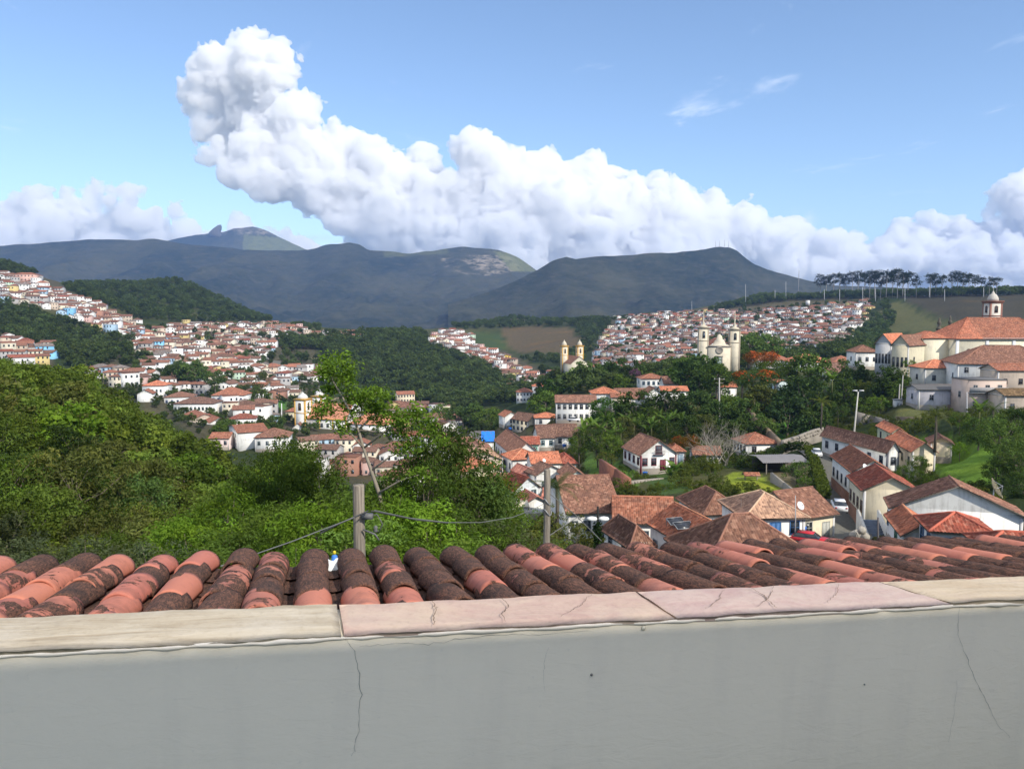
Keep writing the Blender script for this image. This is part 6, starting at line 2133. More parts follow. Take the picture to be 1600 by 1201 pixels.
def garden_trees():
    """trees one by one on the slopes right of the middle: column, row of the crown's middle, crown radius in photo pixels, distance"""
    RED_F = (0.30, 0.075, 0.02)
    L = [
        (1093, 592, 36, 300, 'wood', DEEP, 'broad round dark tree right in front of the twin-spired church'), (1075, 585, 26, 310, 'wood', MIDG, 'round green tree on the left flank of twin-spired church'), (1120, 590, 22, 285, 'wood', MIDG, 'green tree below the twin-spired church door'),
        (1180, 592, 32, 235, 'flower', DEEP, 'wide dark tree topped with red flowers beside the palm'), (1212, 578, 30, 262, 'flower', MIDG, 'wide tree with scattered red bloom right of the first'), (1190, 560, 24, 300, 'flower', (0.2, 0.085, 0.025), 'reddish flowering tree below the rust hip roof'),
        (1188, 628, 26, 215, 'wood', DULL, 'brownish tree under the red-flowering tree'), (1262, 588, 34, 258, 'wood', DEEP, 'large dark tree left of the steep brown roof'), (1250, 625, 34, 212, 'wood', (0.035, 0.062, 0.025), 'huge dark round tree above the bright grass patch'),
        (1230, 650, 30, 206, 'wood', (0.035, 0.062, 0.025), 'dark tree on the left of the bright grass patch'), (1268, 656, 26, 208, 'wood', DEEP, 'dark tree on the right of the bright grass patch'),
        (1330, 588, 24, 262, 'wood', DEEP, 'dark round tree in front of the red-brown walled house'), (1318, 612, 20, 240, 'wood', DEEP, 'dark tree left of the tall lamp post on the slope'), (1390, 600, 26, 232, 'wood', DEEP, 'dark tree climbing the twin grey gables'), (1405, 612, 18, 226, 'wood', MIDG, 'lower green tree by the twin grey gables'), (1420, 568, 8, 240, 'bush', BRIGHT, 'bright bush sprouting from the stained yellowish front'),
        (945, 645, 22, 225, 'mid', (0.06, 0.15, 0.02), 'vivid green round tree beside the long two-storey white house'), (990, 640, 28, 226, 'wood', DEEP, 'dark round tree before the long brown-roofed ridge house'), (1040, 640, 30, 226, 'wood', DEEP, 'dark spreading tree below the narrow white gable'), (1012, 655, 18, 216, 'wood', MIDG, 'green tree between the two dark round ones'),
        (1085, 640, 30, 224, 'wood', (0.04, 0.07, 0.025), 'dark tree left of the grey utility pole'), (1115, 655, 26, 212, 'wood', DEEP, 'dark tree at the foot of the grey utility pole'), (1140, 640, 24, 222, 'wood', MIDG, 'green tree right of the grey utility pole'), (1165, 645, 24, 214, 'wood', DEEP, 'dark tree below the shaggy palm'), (1150, 672, 20, 200, 'wood', DEEP, 'dark low tree above the rust hip roof house'),
        (1190, 668, 20, 200, 'wood', DEEP, 'dark tree behind the rust hip roof house'), (1100, 668, 20, 205, 'wood', DULL, 'dull tree behind the bare tree'), (1075, 672, 22, 196, 'wood', DEEP, 'dark tree above the orange-flowered bush'),
        (935, 690, 22, 182, 'mid', DEEP, 'dark tree at the left end of the banana grove'), (905, 690, 18, 192, 'mid', MIDG, 'green tree below the steep dark pair of roofs'), (955, 700, 20, 176, 'mid', MIDG, 'green tree left of the gabled cottage'), (972, 672, 18, 200, 'mid', DULL, 'dull green tree in the banana grove'), (948, 718, 14, 166, 'bush', DULL, 'brownish dome bush left of the gabled cottage'),
        (1042, 675, 16, 186, 'mid', DEEP, 'dark tree behind the gable of the cottage'), (1072, 690, 20, 178, 'flower', (0.16, 0.1, 0.025), 'orange-flowered bush tree right of the gabled cottage'), (1080, 728, 14, 168, 'bush', (0.14, 0.05, 0.13), 'purple bougainvillea bush between the cottage and bare tree'), (1094, 735, 10, 166, 'bush', (0.13, 0.045, 0.12), 'lower purple bougainvillea by the bare tree'),
        (1100, 748, 18, 152, 'bush', MIDG, 'green bush under the bare tree'), (1125, 757, 16, 145, 'bush', DULL, 'dry dome-shaped bush below the bare tree'), (1150, 735, 16, 160, 'bush', DEEP, 'dark bush right of the bare tree'), (1165, 720, 20, 166, 'bush', DEEP, 'dark bush at the left of the open shed'), (1070, 760, 14, 140, 'bush', (0.09, 0.06, 0.03), 'reddish brown bush in the lower garden'), (1040, 765, 14, 136, 'bush', MIDG, 'green bush in the lower garden'),
        (1020, 752, 12, 150, 'bush', DULL, 'pale scrub by the garden wall'), (990, 742, 10, 156, 'bush', MIDG, 'bush before the cottage door'), (965, 735, 12, 160, 'bush', MIDG, 'bush at left corner of the gabled cottage'),
        (1245, 735, 20, 142, 'bush', DEEP, 'dark bush right of the open shed'), (1260, 755, 14, 128, 'bush', MIDG, 'green bush between shed and lane'), (1240, 775, 12, 118, 'bush', MIDG, 'bush behind the cream cottage roof'), (1175, 762, 12, 132, 'bush', DULL, 'scrub at the edge of the yellow-green lawn'), (1185, 775, 10, 126, 'bush', DEEP, 'dark scrub below the yellow-green lawn'),
        (1410, 742, 15, 118, 'mid', MIDG, 'leafy tree on the green bank behind the dark red roof'), (1438, 724, 13, 132, 'mid', (0.08, 0.13, 0.02), 'leafy tree on the bank below the cream yellow house'), (1440, 748, 13, 112, 'mid', MIDG, 'green shrub tree on the bank above the big white gable'), (1500, 700, 12, 130, 'bush', BRIGHT, 'bright shrub on the grassy bank'),
        (1530, 672, 22, 140, 'mid', DEEP, 'dark tree below the pinkish beige house'), (1565, 685, 30, 122, 'mid', DEEP, 'dark dense tree at right edge behind the mesh dish'), (1598, 665, 30, 128, 'mid', DEEP, 'dark tree at the far right under the mossy roof'), (1590, 720, 32, 108, 'mid', DEEP, 'big dark tree at right edge above the dish'), (1560, 738, 20, 108, 'mid', (0.05, 0.085, 0.02), 'green shrub tree left of the big dark one at right edge'), (1604, 760, 24, 100, 'mid', DEEP, 'dark shrub tree at right edge beside the white gable'),
        (1500, 655, 14, 160, 'bush', MIDG, 'bush on the terrace below the louvred windows'), (1350, 632, 16, 215, 'bush', MIDG, 'green bush left of the white transformer hut'), (1376, 628, 14, 214, 'bush', MIDG, 'bush on the terrace edge'), (1310, 640, 16, 208, 'bush', DEEP, 'dark bush right of the big dark tree'),
        (900, 605, 30, 400, 'wood', MIDG, 'green tree below the squat-towered church'), (870, 618, 26, 380, 'wood', (0.05, 0.1, 0.02), 'bright green tree on the slope left of the ridge house'), (850, 632, 20, 340, 'wood', MIDG, 'tree on the green slope above orange-red hip roof'), (925, 596, 28, 380, 'wood', DEEP, 'dark tree right of the squat-towered church'), (955, 592, 26, 390, 'wood', DEEP, 'dark tree on the ridge left of centre'), (985, 588, 26, 380, 'wood', DEEP, 'dark tree on the ridge above blue-doored house'), (965, 602, 18, 345, 'wood', (0.06, 0.1, 0.02), 'lighter green tree on the ridge above cream front'), (1020, 580, 14, 420, 'wood', DEEP, 'dark tree behind the blue-doored house'), (1050, 578, 16, 420, 'wood', DEEP, 'dark tree left of twin-spired church wood'),
        (992, 582, 8, 345, 'bush', (0.14, 0.08, 0.16), 'lilac flowering tree near the blue-doored house'),
        (1170, 545, 26, 430, 'wood', DEEP, 'dark tree right of the twin-spired church'), (1198, 545, 24, 440, 'wood', DEEP, 'dark tree behind the twin-spired church, farther right'), (1150, 552, 20, 420, 'wood', DEEP, 'dark tree touching the right bell tower'),
        (740, 650, 20, 420, 'wood', DEEP, 'dark tree in the gully above the blue tarpaulin'), (765, 655, 18, 400, 'wood', MIDG, 'green tree in the gully right of the lone cream house'), (715, 655, 20, 430, 'wood', DEEP, 'dark tree in the gully left of the blue tarpaulin'), (790, 662, 16, 330, 'wood', DEEP, 'dark tree left of the yellow gable house'), (812, 672, 14, 300, 'wood', DEEP, 'dark tree at foot of the yellow gable house'), (655, 668, 20, 400, 'wood', DEEP, 'dark tree right of the orange church roof'), (690, 648, 16, 480, 'wood', MIDG, 'green tree at the wooded hill foot'),
        (405, 620, 16, 440, 'wood', DEEP, 'dark tree right of the blue-doored hall'), (400, 598, 16, 480, 'airy', DULL, 'brownish thin tree behind the blue-doored hall'), (388, 636, 12, 420, 'wood', MIDG, 'tree in the little park by the hall'), (360, 668, 14, 330, 'wood', DEEP, 'dark tree beside the white gabled house'), (345, 672, 12, 320, 'wood', MIDG, 'tree at the wood edge below the white gable'), (430, 660, 12, 380, 'wood', DEEP, 'dark tree near the brown hip roof house'), (336, 592, 14, 470, 'wood', DEEP, 'round dark tree in the left valley quarter'), (300, 582, 20, 500, 'wood', DEEP, 'dark tree clump centre of left quarter'), (275, 586, 16, 500, 'wood', DEEP, 'dark tree left in the same clump'), (410, 556, 14, 760, 'wood', (0.05, 0.12, 0.02), 'bright round tree left of the chapel'), (380, 560, 12, 700, 'wood', DEEP, 'dark tree above the yellow hillside house'),
    ]
    for u, v, r, d, k, tone, lab in L:
        Rr = r * d / F
        _, H0 = TREES[k]
        base = {'wood': 3.4, 'mid': 3.1, 'flower': 4.2, 'bush': 1.6, 'airy': 2.9}[k]
        s = Rr / base * 1.08
        cz = H0 * s * {'wood': .62, 'mid': .62, 'flower': .72, 'bush': .5, 'airy': .6}[k]
        p = at(u, v, d)
        z = p[2] - cz
        gz = ground(p[0], p[1])
        nm = 'bush' if k == 'bush' else 'garden_tree'
        e = add_tree(k, p[0], p[1], z, H0 * s, lab, 'bush' if k == 'bush' else 'tree', 'garden trees and bushes', tone, nm)
        if k == 'flower' and 'scattered' not in lab:     # blossom: part of the leaves coloured
            cl = TREES[k][0][0][0]
            g = np.random.default_rng(int(u))
            n = 420
            th = g.uniform(0, 6.28, n); q = g.uniform(0.2, 1, n) ** .5
            X = np.cos(th) * q * 4.4; Y = np.sin(th) * q * 4.4
            Zz = 8.0 * (0.725 + 0.275 * 0.75 * np.sqrt(np.clip(1 - q * q, 0, 1))) + g.normal(0.1, .15, n)
            keep = vnoise(X / 1.3 + u, Y / 1.3, 0, 3) > 0.5
            X, Y, Zz = X[keep], Y[keep], Zz[keep]
            m_ = len(X)
            dv = g.normal(0, .22, (m_, 4, 3)); dv[:, :, 2] *= .4
            vv = (np.stack([X, Y, Zz], 1)[:, None] + dv).reshape(-1, 3)
            cvv = np.tile([[.5, .1, 0]], (len(vv), 1))
            b = link('blossom', mesh_np('blossom', vv, np.arange(len(vv)).reshape(-1, 4), (M_LEAF,), colors={'leafvar': cvv}), e, (0, 0, 0), 0, (0.42, 0.1, 0.03))


garden_trees()

# ---- eucalyptus row on the right ridge
def eucalypts():
    L = []
    g = random.Random(21)
    templ = []
    for k in range(4):
        b = MB()
        H = 26.0
        b.tube([(0, 0, -3), (0.3, 0, H * .4), (0.1, 0.3, H * .75), (0.4, 0, H * .93)], [0.42, 0.32, 0.2, 0.08], 6)
        C = []
        for i in range(13):
            a = g.uniform(0, 6.28); f = g.uniform(.44, .85)
            tip = np.array([math.cos(a) * g.uniform(2, 5), math.sin(a) * g.uniform(2, 5), H * (f + g.uniform(.08, .2))])
            b.tube([(0.2, 0.1, H * f * .92), tip * .6 + np.array([0, 0, H * f * .4]), tip], [0.16, 0.1, 0.04], 4)
            C.append(tip)
        C.append(np.array([0.3, 0, H * .97]))
        C = np.array(C)
        gg = np.random.default_rng(k)
        nl = 46
        P = np.repeat(C, nl, 0) + gg.normal(0, 1, (len(C) * nl, 3)) * np.array([1.5, 1.5, .75])
        dv = gg.normal(0, .42, (len(P), 4, 3))
        vv = (P[:, None] + dv).reshape(-1, 3)
        cv = np.repeat(np.stack([gg.uniform(0, 1, len(P)), np.zeros(len(P)), np.zeros(len(P))], 1), 4, 0)
        templ.append((b.mesh('trunk', (mat_plain('pale_bark', (0.3, 0.28, 0.25), .9),)), mesh_np('crown', vv, np.arange(len(vv)).reshape(-1, 4), (M_LEAF,), colors={'leafvar': cv})))
    tops = [(1283, 430, .8), (1292, 432, .7), (1303, 428, .9), (1313, 427, 1), (1322, 431, .9), (1333, 426, 1.0), (1342, 424, 1.05), (1352, 428, .9), (1360, 425, 1), (1368, 424, 1), (1377, 426, .9), (1386, 424, 1), (1396, 423, 1.05), (1404, 422, 1.1), (1412, 426, 1), (1420, 425, 1), (1433, 432, .7),
            (1455, 429, .9), (1463, 428, 1), (1473, 430, .9), (1488, 425, 1.05), (1497, 426, 1), (1506, 427, 1), (1515, 428, 1), (1524, 431, .9), (1534, 434, .7), (1547, 433, .75), (1558, 434, .8)]
    for i, (u, v, s) in enumerate(tops):
        d = float(np.interp(u, [1280, 1350, 1400, 1450, 1560], [1390, 1250, 1130, 1075, 1010])) + g.uniform(-20, 20)
        p = at(u, v, d)
        gz = ground(p[0], p[1])
        H = max(16, p[2] - gz)
        e = link('eucalyptus_tree', None, None, (p[0], p[1], gz), g.uniform(0, 6), None, None, (H / 26 * 1.05, H / 26 * 1.05, H / 26))
        thing(e, '%s tall thin-trunked eucalyptus from left along the right ridge' % NUMW[i], 'tree', 'eucalyptus trees on the ridge')
        t, c = templ[i % 4]
        link('trunk', t, e)
        link('crown', c, e, (0, 0, 0), 0, (0.022, 0.034, 0.018))


eucalypts()


# ---- uncountable woods: one object each, trees instanced on points
TCOL = bpy.data.collections.new('wood_trees')     # not linked to the scene: only feeds the instancing
for i, (cm, tm) in enumerate(TREES['far'][0]):
    o = bpy.data.objects.new('wood_tree', cm)
    o.color = ((0.04, 0.062, 0.02, 1), (0.03, 0.05, 0.018, 1), (0.055, 0.075, 0.024, 1), (0.045, 0.06, 0.024, 1), (0.035, 0.058, 0.022, 1))[i]
    TCOL.objects.link(o)
UCOL = bpy.data.collections.new('scrub_clumps')
for i, (cm, tm) in enumerate(TREES['bush'][0]):
    o = bpy.data.objects.new('scrub', cm)
    o.color = ((0.06, 0.075, 0.018, 1), (0.045, 0.07, 0.018, 1), (0.08, 0.085, 0.025, 1), (0.05, 0.08, 0.02, 1))[i]
    UCOL.objects.link(o)


def instancer(name, label, pts, scales, rots, coll, color):
    me = bpy.data.meshes.new(name)
    me.vertices.add(len(pts))
    me.vertices.foreach_set('co', np.asarray(pts, np.float32).ravel())
    for n_, arr in (('sc', scales), ('rz', rots)):
        a = me.attributes.new(n_, 'FLOAT', 'POINT')
        a.data.foreach_set('value', np.asarray(arr, np.float32))
    o = kind(link(name, me), 'stuff')
    o['label'] = label
    o.color = tuple(color) + (1.0,)
    ng = bpy.data.node_groups.new(name + '_nodes', 'GeometryNodeTree')
    ng.interface.new_socket('Geometry', in_out='INPUT', socket_type='NodeSocketGeometry')
    ng.interface.new_socket('Geometry', in_out='OUTPUT', socket_type='NodeSocketGeometry')
    gi = ng.nodes.new('NodeGroupInput'); go = ng.nodes.new('NodeGroupOutput')
    ci = ng.nodes.new('GeometryNodeCollectionInfo')
    ci.inputs['Collection'].default_value = coll
    ci.inputs['Separate Children'].default_value = True
    ci.inputs['Reset Children'].default_value = True
    ip = ng.nodes.new('GeometryNodeInstanceOnPoints')
    ip.inputs['Pick Instance'].default_value = True
    a1 = ng.nodes.new('GeometryNodeInputNamedAttribute'); a1.data_type = 'FLOAT'; a1.inputs['Name'].default_value = 'sc'
    a2 = ng.nodes.new('GeometryNodeInputNamedAttribute'); a2.data_type = 'FLOAT'; a2.inputs['Name'].default_value = 'rz'
    cx = ng.nodes.new('ShaderNodeCombineXYZ')
    lk = ng.links.new
    lk(gi.outputs[0], ip.inputs['Points'])
    lk(ci.outputs[0], ip.inputs['Instance'])
    lk(a1.outputs['Attribute'], ip.inputs['Scale'])
    lk(a2.outputs['Attribute'], cx.inputs[2])
    lk(cx.outputs[0], ip.inputs['Rotation'])
    lk(ip.outputs[0], go.inputs[0])
    md = o.modifiers.new('scatter', 'NODES')
    md.node_group = ng
    return o


HOUSE_XY = np.array([[f[0][0], f[0][1]] for f in FAR] + [[p[0], p[1]] for p, w, l in SOLVED])


def scatter(polys, dlo, dhi, step, smin, smax, seed, clear=0.0, dens=1.0):
    """points on the terrain inside photo polygons"""
    g = np.random.default_rng(seed)
    out = []
    y = dlo
    while y < dhi:
        st = step
        xs = np.arange(-1.15 * y, 0.75 * y, st)
        xs = xs + g.uniform(-.45, .45, len(xs)) * st
        ys = y + g.uniform(-.45, .45, len(xs)) * st
        zs = ground(xs, ys)
        U, Vv = project(np.stack([xs, ys, zs], -1))
        m = np.zeros(len(xs), bool)
        for poly in polys:
            m |= in_poly(U, Vv, poly)
        m &= g.uniform(0, 1, len(xs)) < dens
        if clear > 0 and m.any():
            for i in np.nonzero(m)[0]:
                if (np.abs(HOUSE_XY - np.array([xs[i], ys[i]])).max(1) < clear).any():
                    m[i] = False
        out.append(np.stack([xs, ys, zs - 0.3], -1)[m])
        y += st
    P = np.concatenate(out) if out else np.zeros((0, 3))
    return P, g.uniform(smin, smax, len(P)), g.uniform(0, 6.28, len(P))


W1 = scatter([[(430, 530), (560, 522), (660, 520), (675, 545), (740, 568), (800, 600), (830, 625), (800, 650), (700, 655), (640, 648), (560, 632), (520, 575), (505, 548), (430, 545)]], 560, 1300, 7.5, 0.55, 1.15, 1, 8, 0.95)
W2 = scatter([[(90, 448), (200, 440), (290, 432), (350, 452), (425, 502), (300, 505), (215, 498), (140, 470)]], 850, 1550, 9.0, 0.4, 1.0, 2, 10, 0.85)
W3 = scatter([[(0, 472), (60, 484), (150, 520), (215, 535), (222, 560), (120, 582), (70, 545), (0, 525)], [(215, 552), (265, 560), (300, 585), (330, 598), (240, 590)], [(0, 400), (30, 405), (95, 435), (60, 430), (0, 428)]], 420, 1250, 8.5, 0.55, 1.0, 3, 9, 0.9)
W4 = scatter([[(690, 505), (780, 492), (880, 502), (935, 500), (975, 512), (930, 545), (900, 575), (790, 560), (735, 545), (735, 520)]], 800, 1700, 10.0, 0.5, 1.05, 4, 12, 0.62)
W4 = tuple(a[~in_poly(*project(W4[0]), [(728, 516), (895, 510), (908, 536), (885, 560), (782, 560), (735, 545)])] for a in W4)
W5 = scatter([[(780, 590), (850, 575), (890, 590), (800, 640)], [(1190, 545), (1260, 560), (1345, 520), (1385, 472), (1400, 500), (1370, 560), (1200, 570)], [(830, 640), (880, 600), (1060, 570), (1060, 600), (900, 620)]], 330, 1250, 8.0, 0.45, 0.9, 5, 9, 0.85)
W6 = scatter([[(1110, 487), (1190, 465), (1290, 446), (1600, 446), (1600, 462), (1380, 466), (1240, 470)]], 930, 1800, 9.0, 0.6, 1.25, 6, 10, 0.9)
W10 = scatter([[(-620, 370), (-4, 404), (-4, 575), (-620, 590)]], 420, 1200, 10.0, 0.5, 1.1, 31, 9, 0.8)
W7 = scatter([[(215, 512), (500, 508), (520, 640), (300, 610), (180, 590)], [(930, 500), (1370, 470), (1320, 550), (1080, 590), (930, 585)]], 400, 1500, 8.5, 0.3, 0.8, 7, 5.5, 0.45)
W9 = scatter([[(130, 575), (300, 600), (440, 600), (515, 600), (515, 650), (470, 700), (330, 700), (180, 610)]], 260, 700, 6.5, 0.25, 0.55, 21, 5.5, 0.8)
W8 = scatter([[(490, 640), (720, 640), (860, 670), (880, 720), (700, 720), (490, 720)]], 280, 600, 9.0, 0.35, 0.6, 8, 7, 0.45)
ALLW = [np.concatenate([w[i] for w in (W1, W2, W3, W4, W5, W6, W7, W8, W9, W10)]) for i in range(3)]
instancer('forest', 'dark woods covering the far slopes and gullies', ALLW[0], ALLW[1], ALLW[2], TCOL, (0.07, 0.105, 0.037))
# undergrowth on the near slopes
S1 = scatter([[(-80, 540), (480, 700), (870, 860), (870, 1400), (-200, 1400)]], 18, 150, 2.2, 0.6, 1.5, 9, 0, 0.9)
S2 = scatter([[(860, 640), (1100, 600), (1350, 600), (1600, 640), (1600, 800), (1440, 780), (1400, 700), (1300, 690), (1250, 790), (1000, 790), (880, 740)]], 100, 300, 3.6, 0.5, 1.3, 10, 6.5, 0.5)
bad = np.zeros(len(S2[0]), bool)
for poly in ([(1425, 690), (1560, 685), (1575, 765), (1445, 752)], [(1165, 672), (1225, 655), (1290, 668), (1262, 692), (1212, 692)], [(1135, 735), (1185, 738), (1255, 778), (1235, 792), (1175, 778), (1130, 760)], [(1255, 690), (1300, 690), (1350, 800), (1345, 860), (1250, 860)], [(900, 700), (975, 722), (1000, 762), (960, 772), (915, 737)], [(1395, 636), (1480, 630), (1520, 648), (1400, 662)], [(1180, 700), (1270, 700), (1270, 765), (1190, 765)], [(970, 690), (1060, 690), (1060, 745), (970, 745)]):
    bad |= in_poly(*project(S2[0]), poly)
S2 = tuple(a[~bad] for a in S2)
S3 = scatter([[(0, 560), (200, 600), (330, 690), (420, 720), (480, 740), (480, 690), (200, 560)]], 100, 240, 4.0, 0.8, 1.8, 11, 7, 0.5)
ALLS = [np.concatenate([w[i] for w in (S1, S2, S3)]) for i in range(3)]
instancer('undergrowth', 'tangled undergrowth between the trees on the near slopes', ALLS[0], ALLS[1], ALLS[2], UCOL, (0.075, 0.1, 0.022))
print('forest', len(ALLW[0]), 'scrub', len(ALLS[0]))

# ------------------------------------------------------------------ lane, street, garden walls
def ribbon(name, label, pts, wid, mat, lift=0.25, sub=10, kindv='structure'):
    P = []
    for i in range(len(pts) - 1):
        for k in range(sub):
            P.append(pts[i] + (pts[i + 1] - pts[i]) * k / sub)
    P.append(pts[-1])
    vv, ff = [], []
    for i, p in enumerate(P):
        t = P[min(i + 1, len(P) - 1)] - P[max(0, i - 1)]
        n = np.array([t[1], -t[0], 0]); n /= np.linalg.norm(n)
        zc = ground(p[0], p[1])
        for s in (-1, -0.33, 0.33, 1):
            q = p + n * s * wid / 2
            vv.append((q[0], q[1], max(ground(q[0], q[1]), zc - 0.3) + lift))
    for i in range(len(P) - 1):
        for k in range(3):
            a = i * 4 + k
            ff.append((a, a + 1, a + 5, a + 4))
    o = kind(link(name, mesh_np(name, vv, ff, (mat,), smooth=True)), kindv)
    o['label'] = label
    return o


M_COBBLE = mat_plain('cobbles', (0.13, 0.125, 0.105), 0.95, 0.45, 3.0)
M_ASPHALT = mat_plain('asphalt', (0.06, 0.06, 0.062), 0.9, 0.25, 1.0)
ribbon('lane', 'mossy cobbled lane running down between cottage and white houses', LANE, 4.6, M_COBBLE)
ribbon('street', 'narrow grey street between the town houses', STREET, 4.4, M_ASPHALT)
ribbon('steep_street', 'steep straight street climbing to the chapel', [at(416, 606, 560), at(424, 590, 620), at(433, 572, 720)], 7, M_COBBLE, 0.6)


def garden_wall(pts, h, label, mat, th=0.5, stones=False):
    e = link('garden_wall', None, None, (0, 0, 0))
    thing(e, label, 'wall', 'garden walls')
    for i in range(len(pts) - 1):
        a, c = pts[i], pts[i + 1]
        L = np.linalg.norm((c - a)[:2])
        n = 1
        b = MB()
        for k in range(n):
            p0 = a + (c - a) * k / n; p1 = a + (c - a) * (k + 1) / n
            d = (p1 - p0)[:2] / np.linalg.norm((p1 - p0)[:2]); nn = np.array([d[1], -d[0]]) * th / 2
            z0, z1 = p0[2], p1[2]
            hh = h
            b.add([(p0[0] - nn[0], p0[1] - nn[1], z0 - 2), (p1[0] - nn[0], p1[1] - nn[1], z1 - 2), (p1[0] + nn[0], p1[1] + nn[1], z1 - 2), (p0[0] + nn[0], p0[1] + nn[1], z0 - 2),
                   (p0[0] - nn[0], p0[1] - nn[1], z0 + hh), (p1[0] - nn[0], p1[1] - nn[1], z1 + hh), (p1[0] + nn[0], p1[1] + nn[1], z1 + hh), (p0[0] + nn[0], p0[1] + nn[1], z0 + hh)],
                  [(4, 5, 6, 7), (0, 4, 7, 3), (1, 2, 6, 5), (0, 1, 5, 4), (3, 7, 6, 2)])
        link('wall_run', b.mesh('wall_run', (mat,)), e)
        if stones:
            sm = MB(); sm.lathe([(0.1, -.24), (0.3, -.15), (0.36, 0), (0.26, .18), (0.05, .25)], 6)
            me = sm.mesh('stone', (M_STONE,))
            for k in range(int(L / 0.75)):
                p = a + (c - a) * (k + .5) / int(L / 0.75)
                for q in range(2):
                    link('stone', me, e, (p[0] + rr.uniform(-.15, .15), p[1] - th / 2 - 0.05 + rr.uniform(-.05, .12), p[2] + h * (0.2 + 0.52 * q) + rr.uniform(-.1, .1)), rot=(rr.uniform(0, 3), rr.uniform(0, 3), rr.uniform(0, 6)), scale=rr.uniform(.8, 1.35))


garden_wall([at(1222, 697, 181), at(1245, 690, 186), at(1270, 680, 192), at(1285, 676, 196)], 1.4, 'rough pale stone wall curving below the bright grass patch', M_STONE, 0.6, True)
garden_wall([at(1168, 640, 214), at(1185, 660, 204), at(1203, 678, 196), at(1222, 697, 182)], 0.8, 'narrow sloping wall along the path under the dark trees', mat_plain('path_wall', (0.2, 0.15, 0.1), .95, .3, 1.0), 0.9)
garden_wall([at(938, 736, 152), at(962, 752, 146), at(984, 768, 142)], 2.4, 'reddish brown retaining wall behind the broad brown roofs', mat_plain('red_earth_wall', (0.24, 0.1, 0.065), .95, .45, 1.6), 0.6)
garden_wall([at(984, 762, 144), at(1010, 759, 146), at(1036, 757, 148)], 1.3, 'low grey stone wall in the garden below the cottage', M_STONE, 0.5, True)
garden_wall([at(1336, 652, 208), at(1360, 658, 206), at(1395, 668, 200)], 1.6, 'weathered concrete wall on the slope under the twin gables', mat_plain('old_concrete', (0.26, 0.23, 0.2), .95, .35, 1.0), 0.4)
garden_wall([at(1436, 640, 206), at(1480, 640, 205), at(1518, 644, 200)], 1.4, 'earthy terrace wall under the louvred windows', mat_plain('terrace_wall', (0.2, 0.14, 0.1), .95, .4, 1.0), 0.5)
garden_wall([at(1400, 658, 198), at(1450, 660, 192), at(1500, 664, 184)], 1.2, 'lower terrace wall behind the cream yellow house', mat_plain('terrace_wall_low', (0.16, 0.12, 0.09), .95, .4, 1.0), 0.5)
garden_wall([at(1205, 742, 140), at(1225, 758, 132), at(1248, 776, 122)], 0.5, 'thin low wall beside the sandy yard of the shed', M_STONE, 0.35)


def hedge(pts, h, w, label, color, seed):
    g = np.random.default_rng(seed)
    e = link('hedge', None, None, (0, 0, 0))
    thing(e, label, 'hedge', 'hedges')
    P = []
    for i in range(len(pts) - 1):
        a, c = pts[i], pts[i + 1]
        n = int(np.linalg.norm(c - a) * 170)
        f = g.uniform(0, 1, n)
        o = g.uniform(-1, 1, (n, 2))
        q = a[None] + (c - a)[None] * f[:, None]
        q[:, 0] += o[:, 0] * w / 2
        q[:, 2] += (0.5 + 0.5 * o[:, 1]) * h + (vnoise(q[:, 0], q[:, 1], 0, 3) - .5) * .5
        P.append(q)
    P = np.concatenate(P)
    dv = g.normal(0, .13, (len(P), 4, 3))
    vv = (P[:, None] + dv).reshape(-1, 3)
    cv = np.repeat(np.stack([g.uniform(0, 1, len(P)), g.uniform(0, .5, len(P)), np.zeros(len(P))], 1), 4, 0)
    link('foliage', mesh_np('foliage', vv, np.arange(len(vv)).reshape(-1, 4), (M_LEAF,), colors={'leafvar': cv}), e, (0, 0, 0), 0, color)


hedge([at(1263, 705, 168), at(1274, 730, 148), at(1284, 765, 124), at(1288, 778, 114)], 1.5, 1.8, 'long clipped hedge between the lane and the shed garden', (0.11, 0.15, 0.03), 2)
hedge([at(1160, 735, 160), at(1195, 716, 172), at(1230, 704, 178), at(1260, 702, 172)], 1.8, 2.2, 'dark curving hedge above the open shed', (0.045, 0.075, 0.02), 3)


